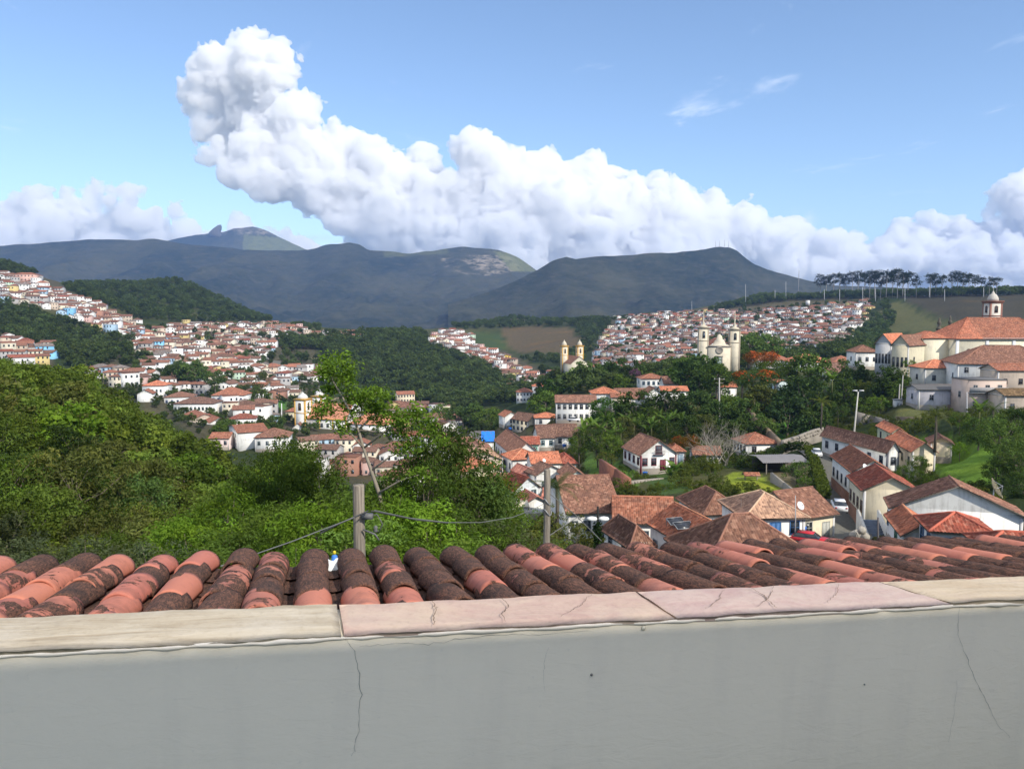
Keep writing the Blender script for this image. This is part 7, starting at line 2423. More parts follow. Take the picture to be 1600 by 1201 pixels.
# ------------------------------------------------------------------ small things of the town
def shed():
    p = at(1194, 720, 152)
    e = link('open_shed', None, None, (p[0], p[1], p[2] - 3.0), R(6))
    thing(e, 'open-sided shed with big grey sheet roof in the garden', 'shed')
    w, l = 8.4, 5.6
    b = MB()
    n = 44
    vv, ff = [], []
    for i in range(n + 1):
        x = -0.5 + (w + 1) * i / n
        z = 0.035 * (1 if i % 2 else -1)
        for y, zz in ((-0.8, 2.75), (l * .5, 3.5), (l + .6, 3.1)):
            vv.append((x, y, zz + z))
    for i in range(n):
        for k in range(2):
            a = i * 3 + k
            ff.append((a, a + 3, a + 4, a + 1))
    b.add(vv, ff)
    link('roof', b.mesh('roof', (mat_plain('sheet_roof', (0.2, 0.19, 0.19), .8, .2, 1.0),)), e)
    for x, y in ((0.3, -.4), (w * .5, -.4), (w - .3, -.4), (0.3, l), (w - .3, l)):
        b = MB(); b.tube([(x, y, -2), (x, y, 2.9)], 0.11, 6)
        link('post', b.mesh('post', (M_WOOD,)), e)
    b = MB(); b.box((0, l - .1, -1), (w, l + .1, 2.6))
    link('back_wall', b.mesh('back_wall', (mat_plain('shed_wall', (0.1, 0.085, 0.07), .9),)), e)
    for x, y, s in ((2.2, 2.5, 1), (5.4, 3.4, .8)):
        b = MB(); b.box((x - .6 * s, y - .4, 0.65 * s), (x + .6 * s, y + .4, .75 * s)); b.box((x - .55 * s, y - .35, -1), (x - .45 * s, y - .25, .64 * s)); b.box((x + .45 * s, y - .35, -1), (x + .55 * s, y - .25, .64 * s))
        link('bench', b.mesh('bench', (M_WOOD,)), e)
    # small tiled lych roof on posts before it
    q = at(1165, 742, 142)
    e = link('gate_roof', None, None, (q[0], q[1], q[2] - 1.9))
    thing(e, 'little tiled gate roof on posts left of the open shed', 'gate')
    mb, _ = roof_parts(2.4, 1.4, 1.9, .4, 'x', 2, .25)
    link('roof', mb.mesh('roof', (M_ROOF, M_WOOD)), e, (0, 0, 0), 0, RUST)
    for x in (0.1, 2.3):
        b = MB(); b.box((x - .08, .6, -2), (x + .08, .76, 1.95)); link('post', b.mesh('post', (M_WOOD,)), e)
    b = MB(); b.box((-1.4, .62, 1.2), (2.9, .72, 1.3)); link('rail', b.mesh('rail', (M_WOOD,)), e)
    q = at(1162, 779, 106)
    e = link('tiled_lean_to', None, None, (q[0], q[1], q[2] - 2))
    thing(e, 'small bright orange tiled lean-to behind the tan patched roof', 'lean-to')
    mb, _ = roof_parts(1.9, 1.5, 2, .35, 'x', 2, .2)
    link('roof', mb.mesh('roof', (M_ROOF, M_WOOD)), e, (0, 0, 0), 0, ORANGE)
    link('wall', wall_mesh('wall', 1.9, 1.5, 2, .35, 'x', (M_WALL,)), e, (0, 0, 0), 0, WHITE)


shed()


def car(u, v, d, heading, color, label):
    p = at(u, v, d)
    z = ground(p[0], p[1]) + 0.28
    e = link('parked_car', None, None, (p[0], p[1], max(z, p[2] - .1)), heading)
    thing(e, label, 'car', 'parked cars')
    prof = [(-2.0, .35), (-2.05, .75), (-1.85, .95), (-1.1, 1.0), (-0.75, 1.02), (1.9, .98), (2.02, .8), (2.0, .35)]
    k = len(prof)
    b = MB()
    b.add([(-.82, x, z_) for x, z_ in prof] + [(.82, x, z_) for x, z_ in prof], [tuple(range(k)), tuple(range(2 * k - 1, k - 1, -1))] + [(i, k + i, k + (i + 1) % k, (i + 1) % k) for i in range(k)])
    link('body', b.mesh('body', (mat_obj('car_paint_' + label[:3], .3, .03),)), e, (0, 0, 0), 0, color)
    b = MB()
    b.add([(-.76, -1.0, 1.0), (.76, -1.0, 1.0), (.76, 1.75, 1.0), (-.76, 1.75, 1.0), (-.62, -.35, 1.46), (.62, -.35, 1.46), (.62, 1.3, 1.46), (-.62, 1.3, 1.46)], [(0, 1, 5, 4), (1, 2, 6, 5), (2, 3, 7, 6), (3, 0, 4, 7)])
    link('window', b.mesh('window', (M_GLASS,)), e)
    b = MB(); b.box((-.63, -.38, 1.45), (.63, 1.32, 1.5)); link('car_roof', b.mesh('car_roof', (mat_obj('car_paint_top', .3, .03),)), e, (0, 0, 0), 0, color)
    for x in (-.8, .8):
        for y in (-1.25, 1.25):
            b = MB(); b.lathe([(.1, -.1), (.31, -.1), (.33, 0), (.31, .1), (.1, .1)], 12)
            link('wheel', b.mesh('wheel', (mat_plain('tyre', (.02, .02, .02), .8),)), e, (x, y, .33), rot=(0, R(90), 0))
        b = MB(); b.box((-.14, -.03, -.07), (.14, .03, .07))
        link('headlight', b.mesh('headlight', (M_WHITE,)), e, (x * .75, -2.04, .72))
        b = MB(); b.box((-.12, -.03, -.08), (.12, .03, .08))
        link('tail_light', b.mesh('tail_light', (mat_plain('red_lens', (.4, .02, .02), .4),)), e, (x * .8, 2.02, .8))


car(1276, 712, 158, R(-14), (.72, .72, .72), 'white car parked high on the lane beside the hedge')
car(1311, 796, 103, R(165), (.7, .7, .71), 'white hatchback parked halfway down the lane by the cottage')
car(1266, 851, 85, R(60), (.5, .02, .03), 'red car parked behind the cream cottage corner')
car(897, 658, 246, R(80), (.7, .7, .7), 'white car in front of the long two-storey white house')


def pole(u0, v0, v1, d, r, label, name='utility_pole', col=(0.38, 0.36, 0.33), cross=None, lamp=False, u1=None):
    a = at(u0, v0, d); c = at(u1 if u1 is not None else u0, v1, d)
    H = c[2] - a[2]
    e = link(name, None, None, tuple(a))
    thing(e, label, 'street lamp' if lamp else 'pole', 'poles and lamps')
    b = MB(); b.tube([(0, 0, -2), (0, 0, 0), (c[0] - a[0], 0, H)], [r * 1.25, r * 1.2, r * .8], 7)
    link('post', b.mesh('post', (mat_plain('pole_' + name, col, .8),)), e)
    if cross:
        b = MB(); b.box((-cross, -.06, H - .5), (cross, .06, H - .36)); b.box((-cross * .8, -.06, H - 1.5), (cross * .8, .06, H - 1.36))
        link('crossarm', b.mesh('crossarm', (M_WOOD,)), e, (c[0] - a[0], 0, 0))
        for x in (-cross * .9, 0, cross * .9):
            b = MB(); b.lathe([(.07, 0), (.09, .1), (.05, .2)], 6); link('insulator', b.mesh('insulator', (M_WHITE,)), e, (c[0] - a[0] + x, 0, H - .36))
    if lamp:
        for s in (-1, 1):
            b = MB(); b.tube([(0, 0, H - .1), (s * .9, 0, H + .25)], .05, 5); link('arm', b.mesh('arm', (M_METAL,)), e, (c[0] - a[0], 0, 0))
            b = MB(); b.box((s * .7 - .45, -.22, H + .2), (s * .7 + .45, .22, H + .36)); link('lamp_head', b.mesh('lamp_head', (M_WHITE,)), e, (c[0] - a[0], 0, 0))
    return e


pole(1335, 672, 612, 172, .16, 'tall slender lamp post with double head on the slope', 'street_lamp', (0.5, 0.48, 0.42), None, True, 1341)
pole(1124, 668, 590, 215, .2, 'grey concrete utility pole with crossarms beside the shaggy palm', cross=1.4)
pole(1408, 632, 586, 215, .16, 'tall light pole by the white transformer hut, right of two', u1=1411)
pole(1404, 632, 600, 216, .16, 'shorter light pole by the white transformer hut, left of two', u1=1406)
pole(1511, 662, 612, 188, .08, 'thin white pole before the lilac louvred house', col=(.6, .6, .6))
pole(1243, 812, 774, 86, .05, 'thin grey pole standing by the tan patched roof', col=(.4, .4, .4))
pole(1158, 812, 780, 90, .05, 'dark thin mast between orange solar roof and tan roof', col=(.15, .12, .1))
pole(785, 760, 715, 165, .07, 'thin grey pole standing in the narrow street', col=(.45, .45, .44))
pole(440, 650, 630, 420, .25, 'white pole by the pale yellow house', col=(.65, .65, .65))
pole(1372, 852, 808, 84, .1, 'dark iron lantern post by the blue stair', col=(.1, .09, .09))
for i, (u, v0, v1, d) in enumerate(((1081, 484, 470, 1400), (1165, 470, 444, 1350), (1228, 462, 440, 1300), (1288, 466, 452, 1000), (1312, 468, 452, 980), (1348, 467, 448, 960), (1368, 468, 450, 960), (1414, 468, 448, 940), (1452, 462, 446, 950), (1476, 468, 452, 940), (1537, 462, 449, 940), (1211, 464, 453, 1340))):
    pole(u, v0, v1, d, .22, '%s pale pole from left along the right skyline' % NUMW[i], col=(.55, .55, .55))


def masts():
    for i, (u, v0, v1, d) in enumerate(((1118, 388, 375, 3690), (1124, 387, 376, 3690), (1132, 387, 374, 3690), (1138, 388, 376, 3690), (1247, 470, 422, 1380))):
        a, c = at(u, v0, d), at(u, v1, d)
        H = c[2] - a[2]
        r = 1.1 if d > 2000 else .7
        e = link('radio_mast', None, None, tuple(a))
        thing(e, ['%s radio mast from left on the flat mountain brow' % NUMW[i], 'tall lattice radio mast on the right ridge'][i == 4], 'mast', 'radio masts')
        b = MB()
        for k in range(3):
            an = k * 2.094
            b.tube([(r * math.cos(an), r * math.sin(an), -8), (r * .4 * math.cos(an), r * .4 * math.sin(an), H)], r * .28, 4)
        n = max(4, int(H / 4))
        for q in range(n):
            f = q / n; rr_ = r * (1 - .6 * f)
            b.tube([(rr_, 0, H * f), (-rr_ * .5, rr_ * .87, H * (f + 1 / n))], r * .16, 4); b.tube([(-rr_ * .5, rr_ * .87, H * f), (-rr_ * .5, -rr_ * .87, H * (f + 1 / n))], r * .16, 4)
        link('lattice', b.mesh('lattice', (mat_plain('mast_steel', (.3, .3, .32), .6),)), e)
        b = MB(); b.lathe([(r * 1.2, 0), (r * 1.3, .5 * r), (r * .3, r)], 8); link('dish', b.mesh('dish', (M_WHITE,)), e, (0, 0, H * .75))


masts()


def dish(u, v, d, r, label, mesh=False, tilt=(60, 0, 30)):
    p = at(u, v, d)
    e = link('satellite_dish', None, None, tuple(p))
    thing(e, label, 'satellite dish', 'satellite dishes')
    b = MB()
    n = 18
    if mesh:
        for k in range(n):
            a = 2 * math.pi * k / n
            b.tube([(r * f * math.cos(a), r * f * math.sin(a), .3 * r * f * f) for f in np.linspace(.05, 1, 6)], .022 * r, 4)
        for f in np.linspace(.2, 1, 9):
            b.tube([(r * f * math.cos(a), r * f * math.sin(a), .3 * r * f * f) for a in np.linspace(0, 2 * math.pi, 25)], .018 * r if f < 1 else .03 * r, 4, cap=False)
        m = mat_plain('mesh_dish', (.3, .26, .17), .7)
    else:
        for f0, f1 in ((0.02, .5), (.5, 1)):
            vv, ff = [], []
            for k in range(n):
                a = 2 * math.pi * k / n
                vv += [(r * f0 * math.cos(a), r * f0 * math.sin(a), .25 * r * f0 * f0), (r * f1 * math.cos(a), r * f1 * math.sin(a), .25 * r * f1 * f1)]
            for k in range(n):
                j = (k + 1) % n
                ff.append((2 * k, 2 * k + 1, 2 * j + 1, 2 * j))
            b.add(vv, ff)
        m = M_WHITE
    link('reflector', b.mesh('reflector', (m,)), e, rot=tuple(R(x) for x in tilt))
    b = MB()
    for a in (0, 2.1, 4.2):
        b.tube([(r * .9 * math.cos(a), r * .9 * math.sin(a), .25 * r), (0, 0, .75 * r)], .02 * r + .01, 4)
    b.lathe([(.05 * r + .02, .7 * r), (.06 * r + .02, .8 * r)], 6)
    link('feed_arm', b.mesh('feed_arm', (M_METAL,)), e, rot=tuple(R(x) for x in tilt))
    b = MB(); b.tube([(0, 0, 0), (0, .1, -max(1.0, r * 1.4))], .04 + .03 * r, 6); link('mast', b.mesh('mast', (M_METAL,)), e)


dish(1553, 764, 92, 1.25, 'large see-through mesh satellite dish on the grassy bank', True, (35, 55, 10))
dish(1351, 729, 116, .45, 'small white satellite dish on the patchy lane roof')
dish(1250, 790, 90, .5, 'pale satellite dish beside the cream cottage roof')
dish(828, 774, 132, .4, 'small white dish by the pale blue-white house')
dish(1014, 703, 200, .45, 'small white dish left of the gabled cottage')
dish(850, 719, 170, .4, 'white dish above very bright orange roof')


def tank(u, v, d, label, col=(.03, .14, .5)):
    p = at(u, v, d)
    e = link('water_tank', None, None, tuple(p))
    thing(e, label, 'water tank', 'blue water tanks')
    b = MB(); b.lathe([(.55, 0), (.7, .05), (.8, .85), (.82, .9)], 14)
    e.scale = (.62,) * 3
    link('tank_body', b.mesh('tank_body', (M_PAINT,)), e, (0, 0, 0), 0, col)
    b = MB(); b.lathe([(.85, .9), (.8, .98), (.2, 1.12), (.1, 1.16)], 14)
    link('tank_lid', b.mesh('tank_lid', (M_PAINT,)), e, (0, 0, 0), 0, col)


tank(887, 758, 135, 'blue water tank beside the salmon pink roof')
tank(882, 698, 195, 'blue water tank below the steep dark pair of roofs')
tank(797, 671, 240, 'blue water tank above the long street house')
tank(1253, 831, 88, 'blue water tank beside the cream cottage')
tank(1008, 742, 150, 'small blue tank at the garden wall below the cottage')


def stairs_and_rocks():
    e = link('outdoor_stair', None, None, tuple(at(1358, 848, 90)), R(-8))
    thing(e, 'blue-grey outdoor stair rising between whitewashed walls', 'stairs')
    for i in range(9):
        b = MB(); b.box((0, i * .42, i * .2 - .6), (2.0, i * .42 + .44, i * .2 + .2))
        link('step', b.mesh('step', (mat_plain('blue_grey_paint', (.16, .19, .24), .8),)) if i == 0 else bpy.data.meshes['step'].copy(), e) if False else link('step', b.mesh('step', (M_PAINT,)), e, (0, 0, 0), 0, (.14, .17, .22))
    for x in (-.35, 2.0):
        b = MB(); b.add([(x, -.3, -2), (x + .3, -.3, -2), (x + .3, 4.2, -2), (x, 4.2, -2), (x, -.3, .9), (x + .3, -.3, .9), (x + .3, 4.2, 2.9), (x, 4.2, 2.9)], [(0, 3, 2, 1), (4, 5, 6, 7), (0, 1, 5, 4), (1, 2, 6, 5), (2, 3, 7, 6), (3, 0, 4, 7)])
        link('side_wall', b.mesh('side_wall', (M_WALL,)), e, (0, 0, 0), 0, OFFW)
    g = np.random.default_rng(3)
    for i, (u, v, r) in enumerate(((1331, 846, .55), (1338, 838, .8), (1345, 842, 1.0), (1350, 848, .6), (1340, 850, .7), (1334, 836, .5), (1352, 838, .5), (1384, 850, .6), (1346, 828, .45))):
        p = at(u, v, 88 - i * .4)
        b = MB()
        b.lathe([(.05, -1.0), (.7, -.8), (1, -.2), (.95, .3), (.6, .75), (.05, .95)], 9)
        me = b.mesh('boulder', (mat_plain('pale_rock', (.36, .33, .28), .95, .35, 1.5),) if i == 0 else (bpy.data.materials['pale_rock'],), True)
        co = np.empty(len(me.vertices) * 3, np.float32); me.vertices.foreach_get('co', co); co = co.reshape(-1, 3)
        co *= (0.75 + .5 * vnoise(co[:, 0] * 1.7 + i * 9, co[:, 1] * 1.7, co[:, 2] * 1.7, 4))[:, None]
        me.vertices.foreach_set('co', co.ravel())
        o = link('boulder', me, None, tuple(p), g.uniform(0, 6), None, None, r)
        thing(o, '%s %s pale boulder from left at the foot of the blue stair' % (NUMW[i], 'small' if r < .6 else 'large'), 'boulder', 'boulders by the stair')


stairs_and_rocks()


def transformer_hut():
    p = at(1399, 640, 214)
    e = link('transformer_hut', None, None, tuple(p))
    thing(e, 'small white box hut at the foot of the twin light poles', 'hut')
    b = MB(); b.box((0, 0, -1), (1.9, 1.6, 2.6)); link('wall', b.mesh('wall', (M_WALL,)), e, (0, 0, 0), 0, WHITE)
    b = MB(); b.box((-.15, -.15, 2.6), (2.05, 1.75, 2.8)); link('roof', b.mesh('roof', (M_CEMENT,)), e)
    b = MB(); b.box((.3, -.05, 1.0), (.8, -.002, 2.0)); b.box((1.1, -.05, 1.0), (1.6, -.002, 2.0)); link('vent', b.mesh('vent', (M_METAL,)), e)
    p = at(1263, 474, 1050)
    e = link('white_hut', None, None, tuple(p)); thing(e, 'tiny white hut alone on the brown ridge', 'hut')
    b = MB(); b.box((-2, 0, -2), (2, 4, 4)); link('wall', b.mesh('wall', (M_WALL,)), e, (0, 0, 0), 0, WHITE)
    b = MB(); b.box((-2.2, -.2, 4), (2.2, 4.2, 4.4)); link('roof', b.mesh('roof', (M_CEMENT,)), e)


transformer_hut()

# ------------------------------------------------------------------ the terrace: wall, tiled roof, posts, wires
VP_A = ray(5530, 738); VP_A = VP_A / np.linalg.norm(VP_A)         # along the wall
F0 = ray(800, 975); F0 = F0 * (-0.70 / F0[2])                     # front edge of the coping
B0 = ray(800, 930.5); B0 = B0 * (-0.692 / B0[2])                  # its back edge
across = B0 - F0
across = across - VP_A * across.dot(VP_A)
CW = np.linalg.norm(across); across = across / CW
UPW = np.cross(VP_A, across)


def wall_t(u):       # distance along the wall of the photo column u on the front edge
    r = ray(u, 975 - 0.05 * (u - 800))
    A = np.stack([r, -VP_A], 1)
    s, *_ = np.linalg.lstsq(A, F0, rcond=None)
    return s[1]


WM = Matrix(((VP_A[0], across[0], UPW[0], F0[0]), (VP_A[1], across[1], UPW[1], F0[1]), (VP_A[2], across[2], UPW[2], F0[2]), (0, 0, 0, 1)))


def mat_grey_wall():
    m, nt = new_mat('grey_render')
    N = NT(nt)
    p = N.coord('Object')
    big = N.noise(p, 1.3, 5, 0.6)
    fine = N.noise(p, 60, 4, 0.6)
    trowel = N.noise(N.mapping(p, (3, 1, 9), (0, 0.5, 0)), 4, 5, 0.62, 0.6)
    stain = N.noise(N.mapping(p, (3, 3, 0.5)), 2.2, 4, 0.6)
    c = N.mix(big, (0.745, 0.67, 0.53), (0.84, 0.755, 0.60))
    c = N.mix(N.math('MULTIPLY', N.remap(stain, .52, .75), .28), c, (0.62, 0.56, 0.47))
    c = N.mix(N.math('MULTIPLY', N.remap(fine, .66, .78), .25), c, (0.5, 0.46, 0.4))
    h = N.math('ADD', N.math('MULTIPLY', trowel, 1.0), N.math('MULTIPLY', fine, .18))
    N.out(N.princ(c, 0.7, N.bump(h, 0.4, 0.008), spec=0.25))
    return m


def mat_coping(name, ca, cb, cc, layer):
    m, nt = new_mat(name)
    N = NT(nt)
    p = N.coord('Object')
    v = N.mapping(p, (1.0, 9.0 if layer else 2.2, 9.0))
    a = N.noise(v, 3.0 if layer else 5.0, 7, 0.68, 0.8)
    f = N.noise(p, 55, 5, 0.65)
    b = N.noise(p, 4.5, 5, .6)
    c = N.mix(N.remap(a, .36, .64), ca, cb)
    c = N.mix(N.math('MULTIPLY', N.remap(b, .5, .68), .6), c, cc)
    c = N.mix(N.math('MULTIPLY', N.remap(f, .5, .75), .35), c, N.vmath('MULTIPLY', c, (.6, .57, .55)))
    N.out(N.princ(c, .85, N.bump(N.math('ADD', a, N.math('MULTIPLY', f, .3)), .55, .008), spec=.2))
    return m


def build_terrace():
    e = bpy.data.objects.new('parapet_wall', None)
    COL.objects.link(e)
    e.matrix_world = WM
    thing(e, 'grey rendered parapet wall topped with pink and cream stone slabs', 'wall')
    t0, t1 = wall_t(-500), wall_t(1600) + 1.6
    b = MB()
    n = 60
    b.box((t0, 0.004, -1.6), (t1, CW - 0.006, -0.0135))
    link('wall_body', b.mesh('wall_body', (mat_grey_wall(),)), e)
    mats = [mat_coping('sandstone_cream', (0.34, 0.28, 0.2), (0.5, 0.44, 0.345), (0.54, 0.49, 0.41), True), mat_coping('sandstone_pink', (0.43, 0.3, 0.26), (0.5, 0.39, 0.32), (0.54, 0.44, 0.33), False),
            mat_coping('sandstone_rose', (0.42, 0.295, 0.275), (0.49, 0.39, 0.345), (0.52, 0.44, 0.36), False), mat_coping('sandstone_straw', (0.44, 0.35, 0.25), (0.53, 0.45, 0.34), (0.49, 0.39, 0.31), True)]
    cuts = [(t0, wall_t(-260), 0, 'straw'), (wall_t(-260), wall_t(536), 0, ''), (wall_t(536), wall_t(1058), 1, ''), (wall_t(1058), wall_t(1490), 2, ''), (wall_t(1490), t1, 3, '')]
    slant = [0, 0, -0.004, -0.035, -0.10, 0]
    g = np.random.default_rng(2)
    labels = [None, 'cream layered stone slab', 'pale pink cracked stone slab', 'rose stone slab with cracks', 'straw coloured stone slab']
    for i, (a, c, mi, _) in enumerate(cuts):
        nx, ny = max(6, int((c - a) / 0.02)), 10
        xs = np.linspace(0, 1, nx + 1); ys = np.linspace(0, 1, ny + 1)
        X = np.empty((nx + 1, ny + 1)); Y = np.empty_like(X)
        for j, y in enumerate(ys):
            s0 = slant[i] * y; s1 = slant[i + 1] * y
            X[:, j] = (a + 0.003 + s0) + (c - a - 0.006 + s1 - s0) * xs
        fe = (fbm(xs * (c - a) * 9, i * 3.7, 0, 4, 6) - .5) * 0.016
        be = (fbm(xs * (c - a) * 7, i * 5.1, 0, 4, 8) - .5) * 0.012
        Y = (0.002 + fe * .6)[:, None] * (1 - ys)[None] + (CW + 0.006 + be)[:, None] * ys[None]
        Z = (fbm(X * 14, Y * 22, 0, 4, 31 + i) - .5) * 0.0075 + (fbm(X * 3, Y * 8, 0, 3, 41 + i) - .5) * 0.009
        edge = np.minimum(np.minimum(xs, 1 - xs)[:, None] * (c - a) / .012, np.minimum(ys, 1 - ys)[None] * CW / .012)
        Z = Z - 0.006 * np.clip(1 - edge, 0, 1) ** 2
        top = np.stack([X, Y, Z], -1).reshape(-1, 3)
        bot = top.copy(); bot[:, 2] = -0.014 - 0.003 * (i % 2)
        nn = len(top)
        ii = np.arange(nx)[:, None] * (ny + 1) + np.arange(ny)[None]
        q = np.stack([ii, ii + ny + 1, ii + ny + 2, ii + 1], -1).reshape(-1, 4)
        ring = [k * (ny + 1) for k in range(nx + 1)] + [nx * (ny + 1) + k for k in range(1, ny + 1)] + [k * (ny + 1) + ny for k in range(nx - 1, -1, -1)] + [k for k in range(ny - 1, 0, -1)]
        sides = [(ring[k], nn + ring[k], nn + ring[(k + 1) % len(ring)], ring[(k + 1) % len(ring)]) for k in range(len(ring))]
        fc = [tuple(r_) for r_ in q] + [s[::-1] for s in sides]
        o = link('coping_stone', mesh_np('coping_stone', np.concatenate([top, bot]), fc, (mats[mi],), smooth=False), e)
        if labels[i]:
            o['label'] = labels[i]
    # cracks across the slabs, mortar along the front edge
    dark = mat_plain('crack_dark', (.16, .115, .085), .95)

    def crack(pts, w, z, mat, name, plane='top'):
        vv, ff = [], []
        P = []
        for i in range(len(pts) - 1):
            for k in range(6):
                f = k / 6
                P.append(np.array(pts[i]) * (1 - f) + np.array(pts[i + 1]) * f)
        P.append(np.array(pts[-1], float))
        P = [p + np.array([g.normal(0, .0018), g.normal(0, .0018)]) for p in P]
        for i, p in enumerate(P):
            t = P[min(i + 1, len(P) - 1)] - P[max(0, i - 1)]
            t = t / (np.linalg.norm(t) + 1e-9)
            nn = np.array([-t[1], t[0]])
            ww = w * (0.62 if plane == 'face' else .85) * (0.4 + 0.9 * g.random()) * (0.35 + 0.65 * math.sin(math.pi * (i + .6) / (len(P) + .2)))
            for s in (-1, 1):
                q = p + nn * s * ww / 2
                vv.append((q[0], q[1], z) if plane == 'top' else (q[0], 0.0026, q[1]))
        for i in range(len(P) - 1):
            ff.append((2 * i, 2 * i + 1, 2 * i + 3, 2 * i + 2) if plane == 'top' else (2 * i, 2 * i + 2, 2 * i + 3, 2 * i + 1))
        link(name, mesh_np(name, vv, ff, (mat,)), e)
    for u, dx in ((678, .02), (790, .03), (1215, .01)):
        t = wall_t(u)
        crack([(t, .004), (t + .006, .05), (t + dx, .09), (t + dx * .8, .13)], .0035, .0065, dark, 'slab_crack')
    for u in (1108, 1300, 880, 1190):
        t = wall_t(u)
        crack([(t, .02), (t + .05, .06), (t + .07, .075), (t + .12, .14)], .0022, .0062, dark, 'slab_crack')
    grey = mat_plain('crack_grey', (.2, .2, .19), .95)
    # cracks in the render; second coordinate is height on the wall face

    def wall_h(u, v):
        r = ray(u, v)
        # hit the front face plane
        nrm = across
        k = (F0 + across * 0.005).dot(nrm) / r.dot(nrm)
        p = r * k - F0
        return p.dot(VP_A), p.dot(UPW)
    for pts, w in (([(536, 994), (552, 1010), (562, 1050), (562, 1100), (556, 1160), (550, 1180)], .0016), ([(560, 1009), (620, 1003), (670, 1006), (720, 996), (800, 990), (850, 990), (920, 983)], .0012),
                   ([(1498, 945), (1496, 990), (1510, 1030), (1528, 1070), (1545, 1105), (1560, 1135), (1578, 1150)], .0018), ([(850, 1080), (848, 1040), (856, 1010)], .0008), ([(1480, 1160), (1490, 1110), (1495, 1060)], .0008)):
        crack([wall_h(u, v) for u, v in pts], w, 0, grey, 'wall_crack', 'face')
    # mortar bead
    b = MB()
    xs = np.linspace(t0, t1, 500)
    rad = 0.0012 + 0.0062 * fbm(xs * 22, 0, 0, 4, 3)
    b.tube([(x, 0.004, -0.0145 + .003 * float(vnoise(x * 9, 3.3, 0, 4) - .5) + .003 * float(vnoise(x * 30, 1.1, 0, 4) - .5)) for x in xs], list(rad), 6)
    link('mortar', b.mesh('mortar', (mat_plain('mortar', (.7, .65, .57), .95, .15, 30),), True), e)
    for u, v, r in ((924, 1053, .0035), (1005, 980, .007), (1350, 1068, .002)):
        x, z = wall_h(u, v)
        b = MB(); b.lathe([(r, 0), (r * .8, .0025), (.0005, .004)], 7)
        link('plaster_lump', b.mesh('plaster_lump', (bpy.data.materials['crack_grey'] if r < .005 else bpy.data.materials['grey_render'],), True), e, (x, .004, z), rot=(R(90), 0, 0))


build_terrace()


def add_shade_house():
    """an unseen house added behind the viewpoint, shaped so its shadow covers the wall face"""
    s_ = 3.3
    dlt = R(SUN_AZ) - math.atan2(-across[0], -across[1])
    H = (s_ - 0.012) * math.tan(R(SUN_EL)) / math.cos(dlt)  # added house: height solved so its shadow ends at the coping edge
    sh = -H / math.tan(R(SUN_EL)) * math.sin(dlt)
    e = bpy.data.objects.new('added_shade_house', None)
    COL.objects.link(e)
    flat = Matrix.Rotation(math.atan2(VP_A[1], VP_A[0]), 4, 'Z')
    flat.translation = Vector((F0[0], F0[1], F0[2]))
    e.matrix_world = flat
    thing(e, 'unseen whitewashed house added behind the viewpoint to shade the parapet wall', 'house')
    x0, x1 = wall_t(0) - 1.6 + sh, wall_t(1600) + 2.6 + sh
    print('uphill house', x0, x1, H, sh)
    mslope = VP_A[2] / math.hypot(VP_A[0], VP_A[1])
    zt = [H + mslope * (x - sh) for x in (x0, x1)]

    def block(bb, xa, xb, ya, yb, lo, da, db):
        za, zb = zt[0] + da, zt[1] + da
        la, lb = (lo, lo) if db is None else (zt[0] + db, zt[1] + db)
        bb.add([(xa, ya, la), (xb, ya, lb), (xb, yb, lb), (xa, yb, la), (xa, ya, za), (xb, ya, zb), (xb, yb, zb), (xa, yb, za)],
               [(0, 3, 2, 1), (4, 5, 6, 7), (0, 1, 5, 4), (1, 2, 6, 5), (2, 3, 7, 6), (3, 0, 4, 7)])
    b = MB(); block(b, x0, x1, -s_ - 5, -s_ - .01, -3, -.35, None)
    link('wall', b.mesh('wall', (M_WALL,)), e, (0, 0, 0), 0, WHITE)
    b = MB(); block(b, x0 - .2, x1 + .2, -s_ - 5.2, -s_, 0, 0, -.35)
    link('parapet', b.mesh('parapet', (M_CEMENT,)), e)
    for fl in range(1):
        for i in range(3):
            f, p = window_meshes(1.0, 1.4, True, False)
            o = link('window', f, e, (x0 + 1.1 + i * 1.7, -s_ - .007, .75), math.pi, (.15, .2, .3))
            link('pane', p, o)


add_shade_house()


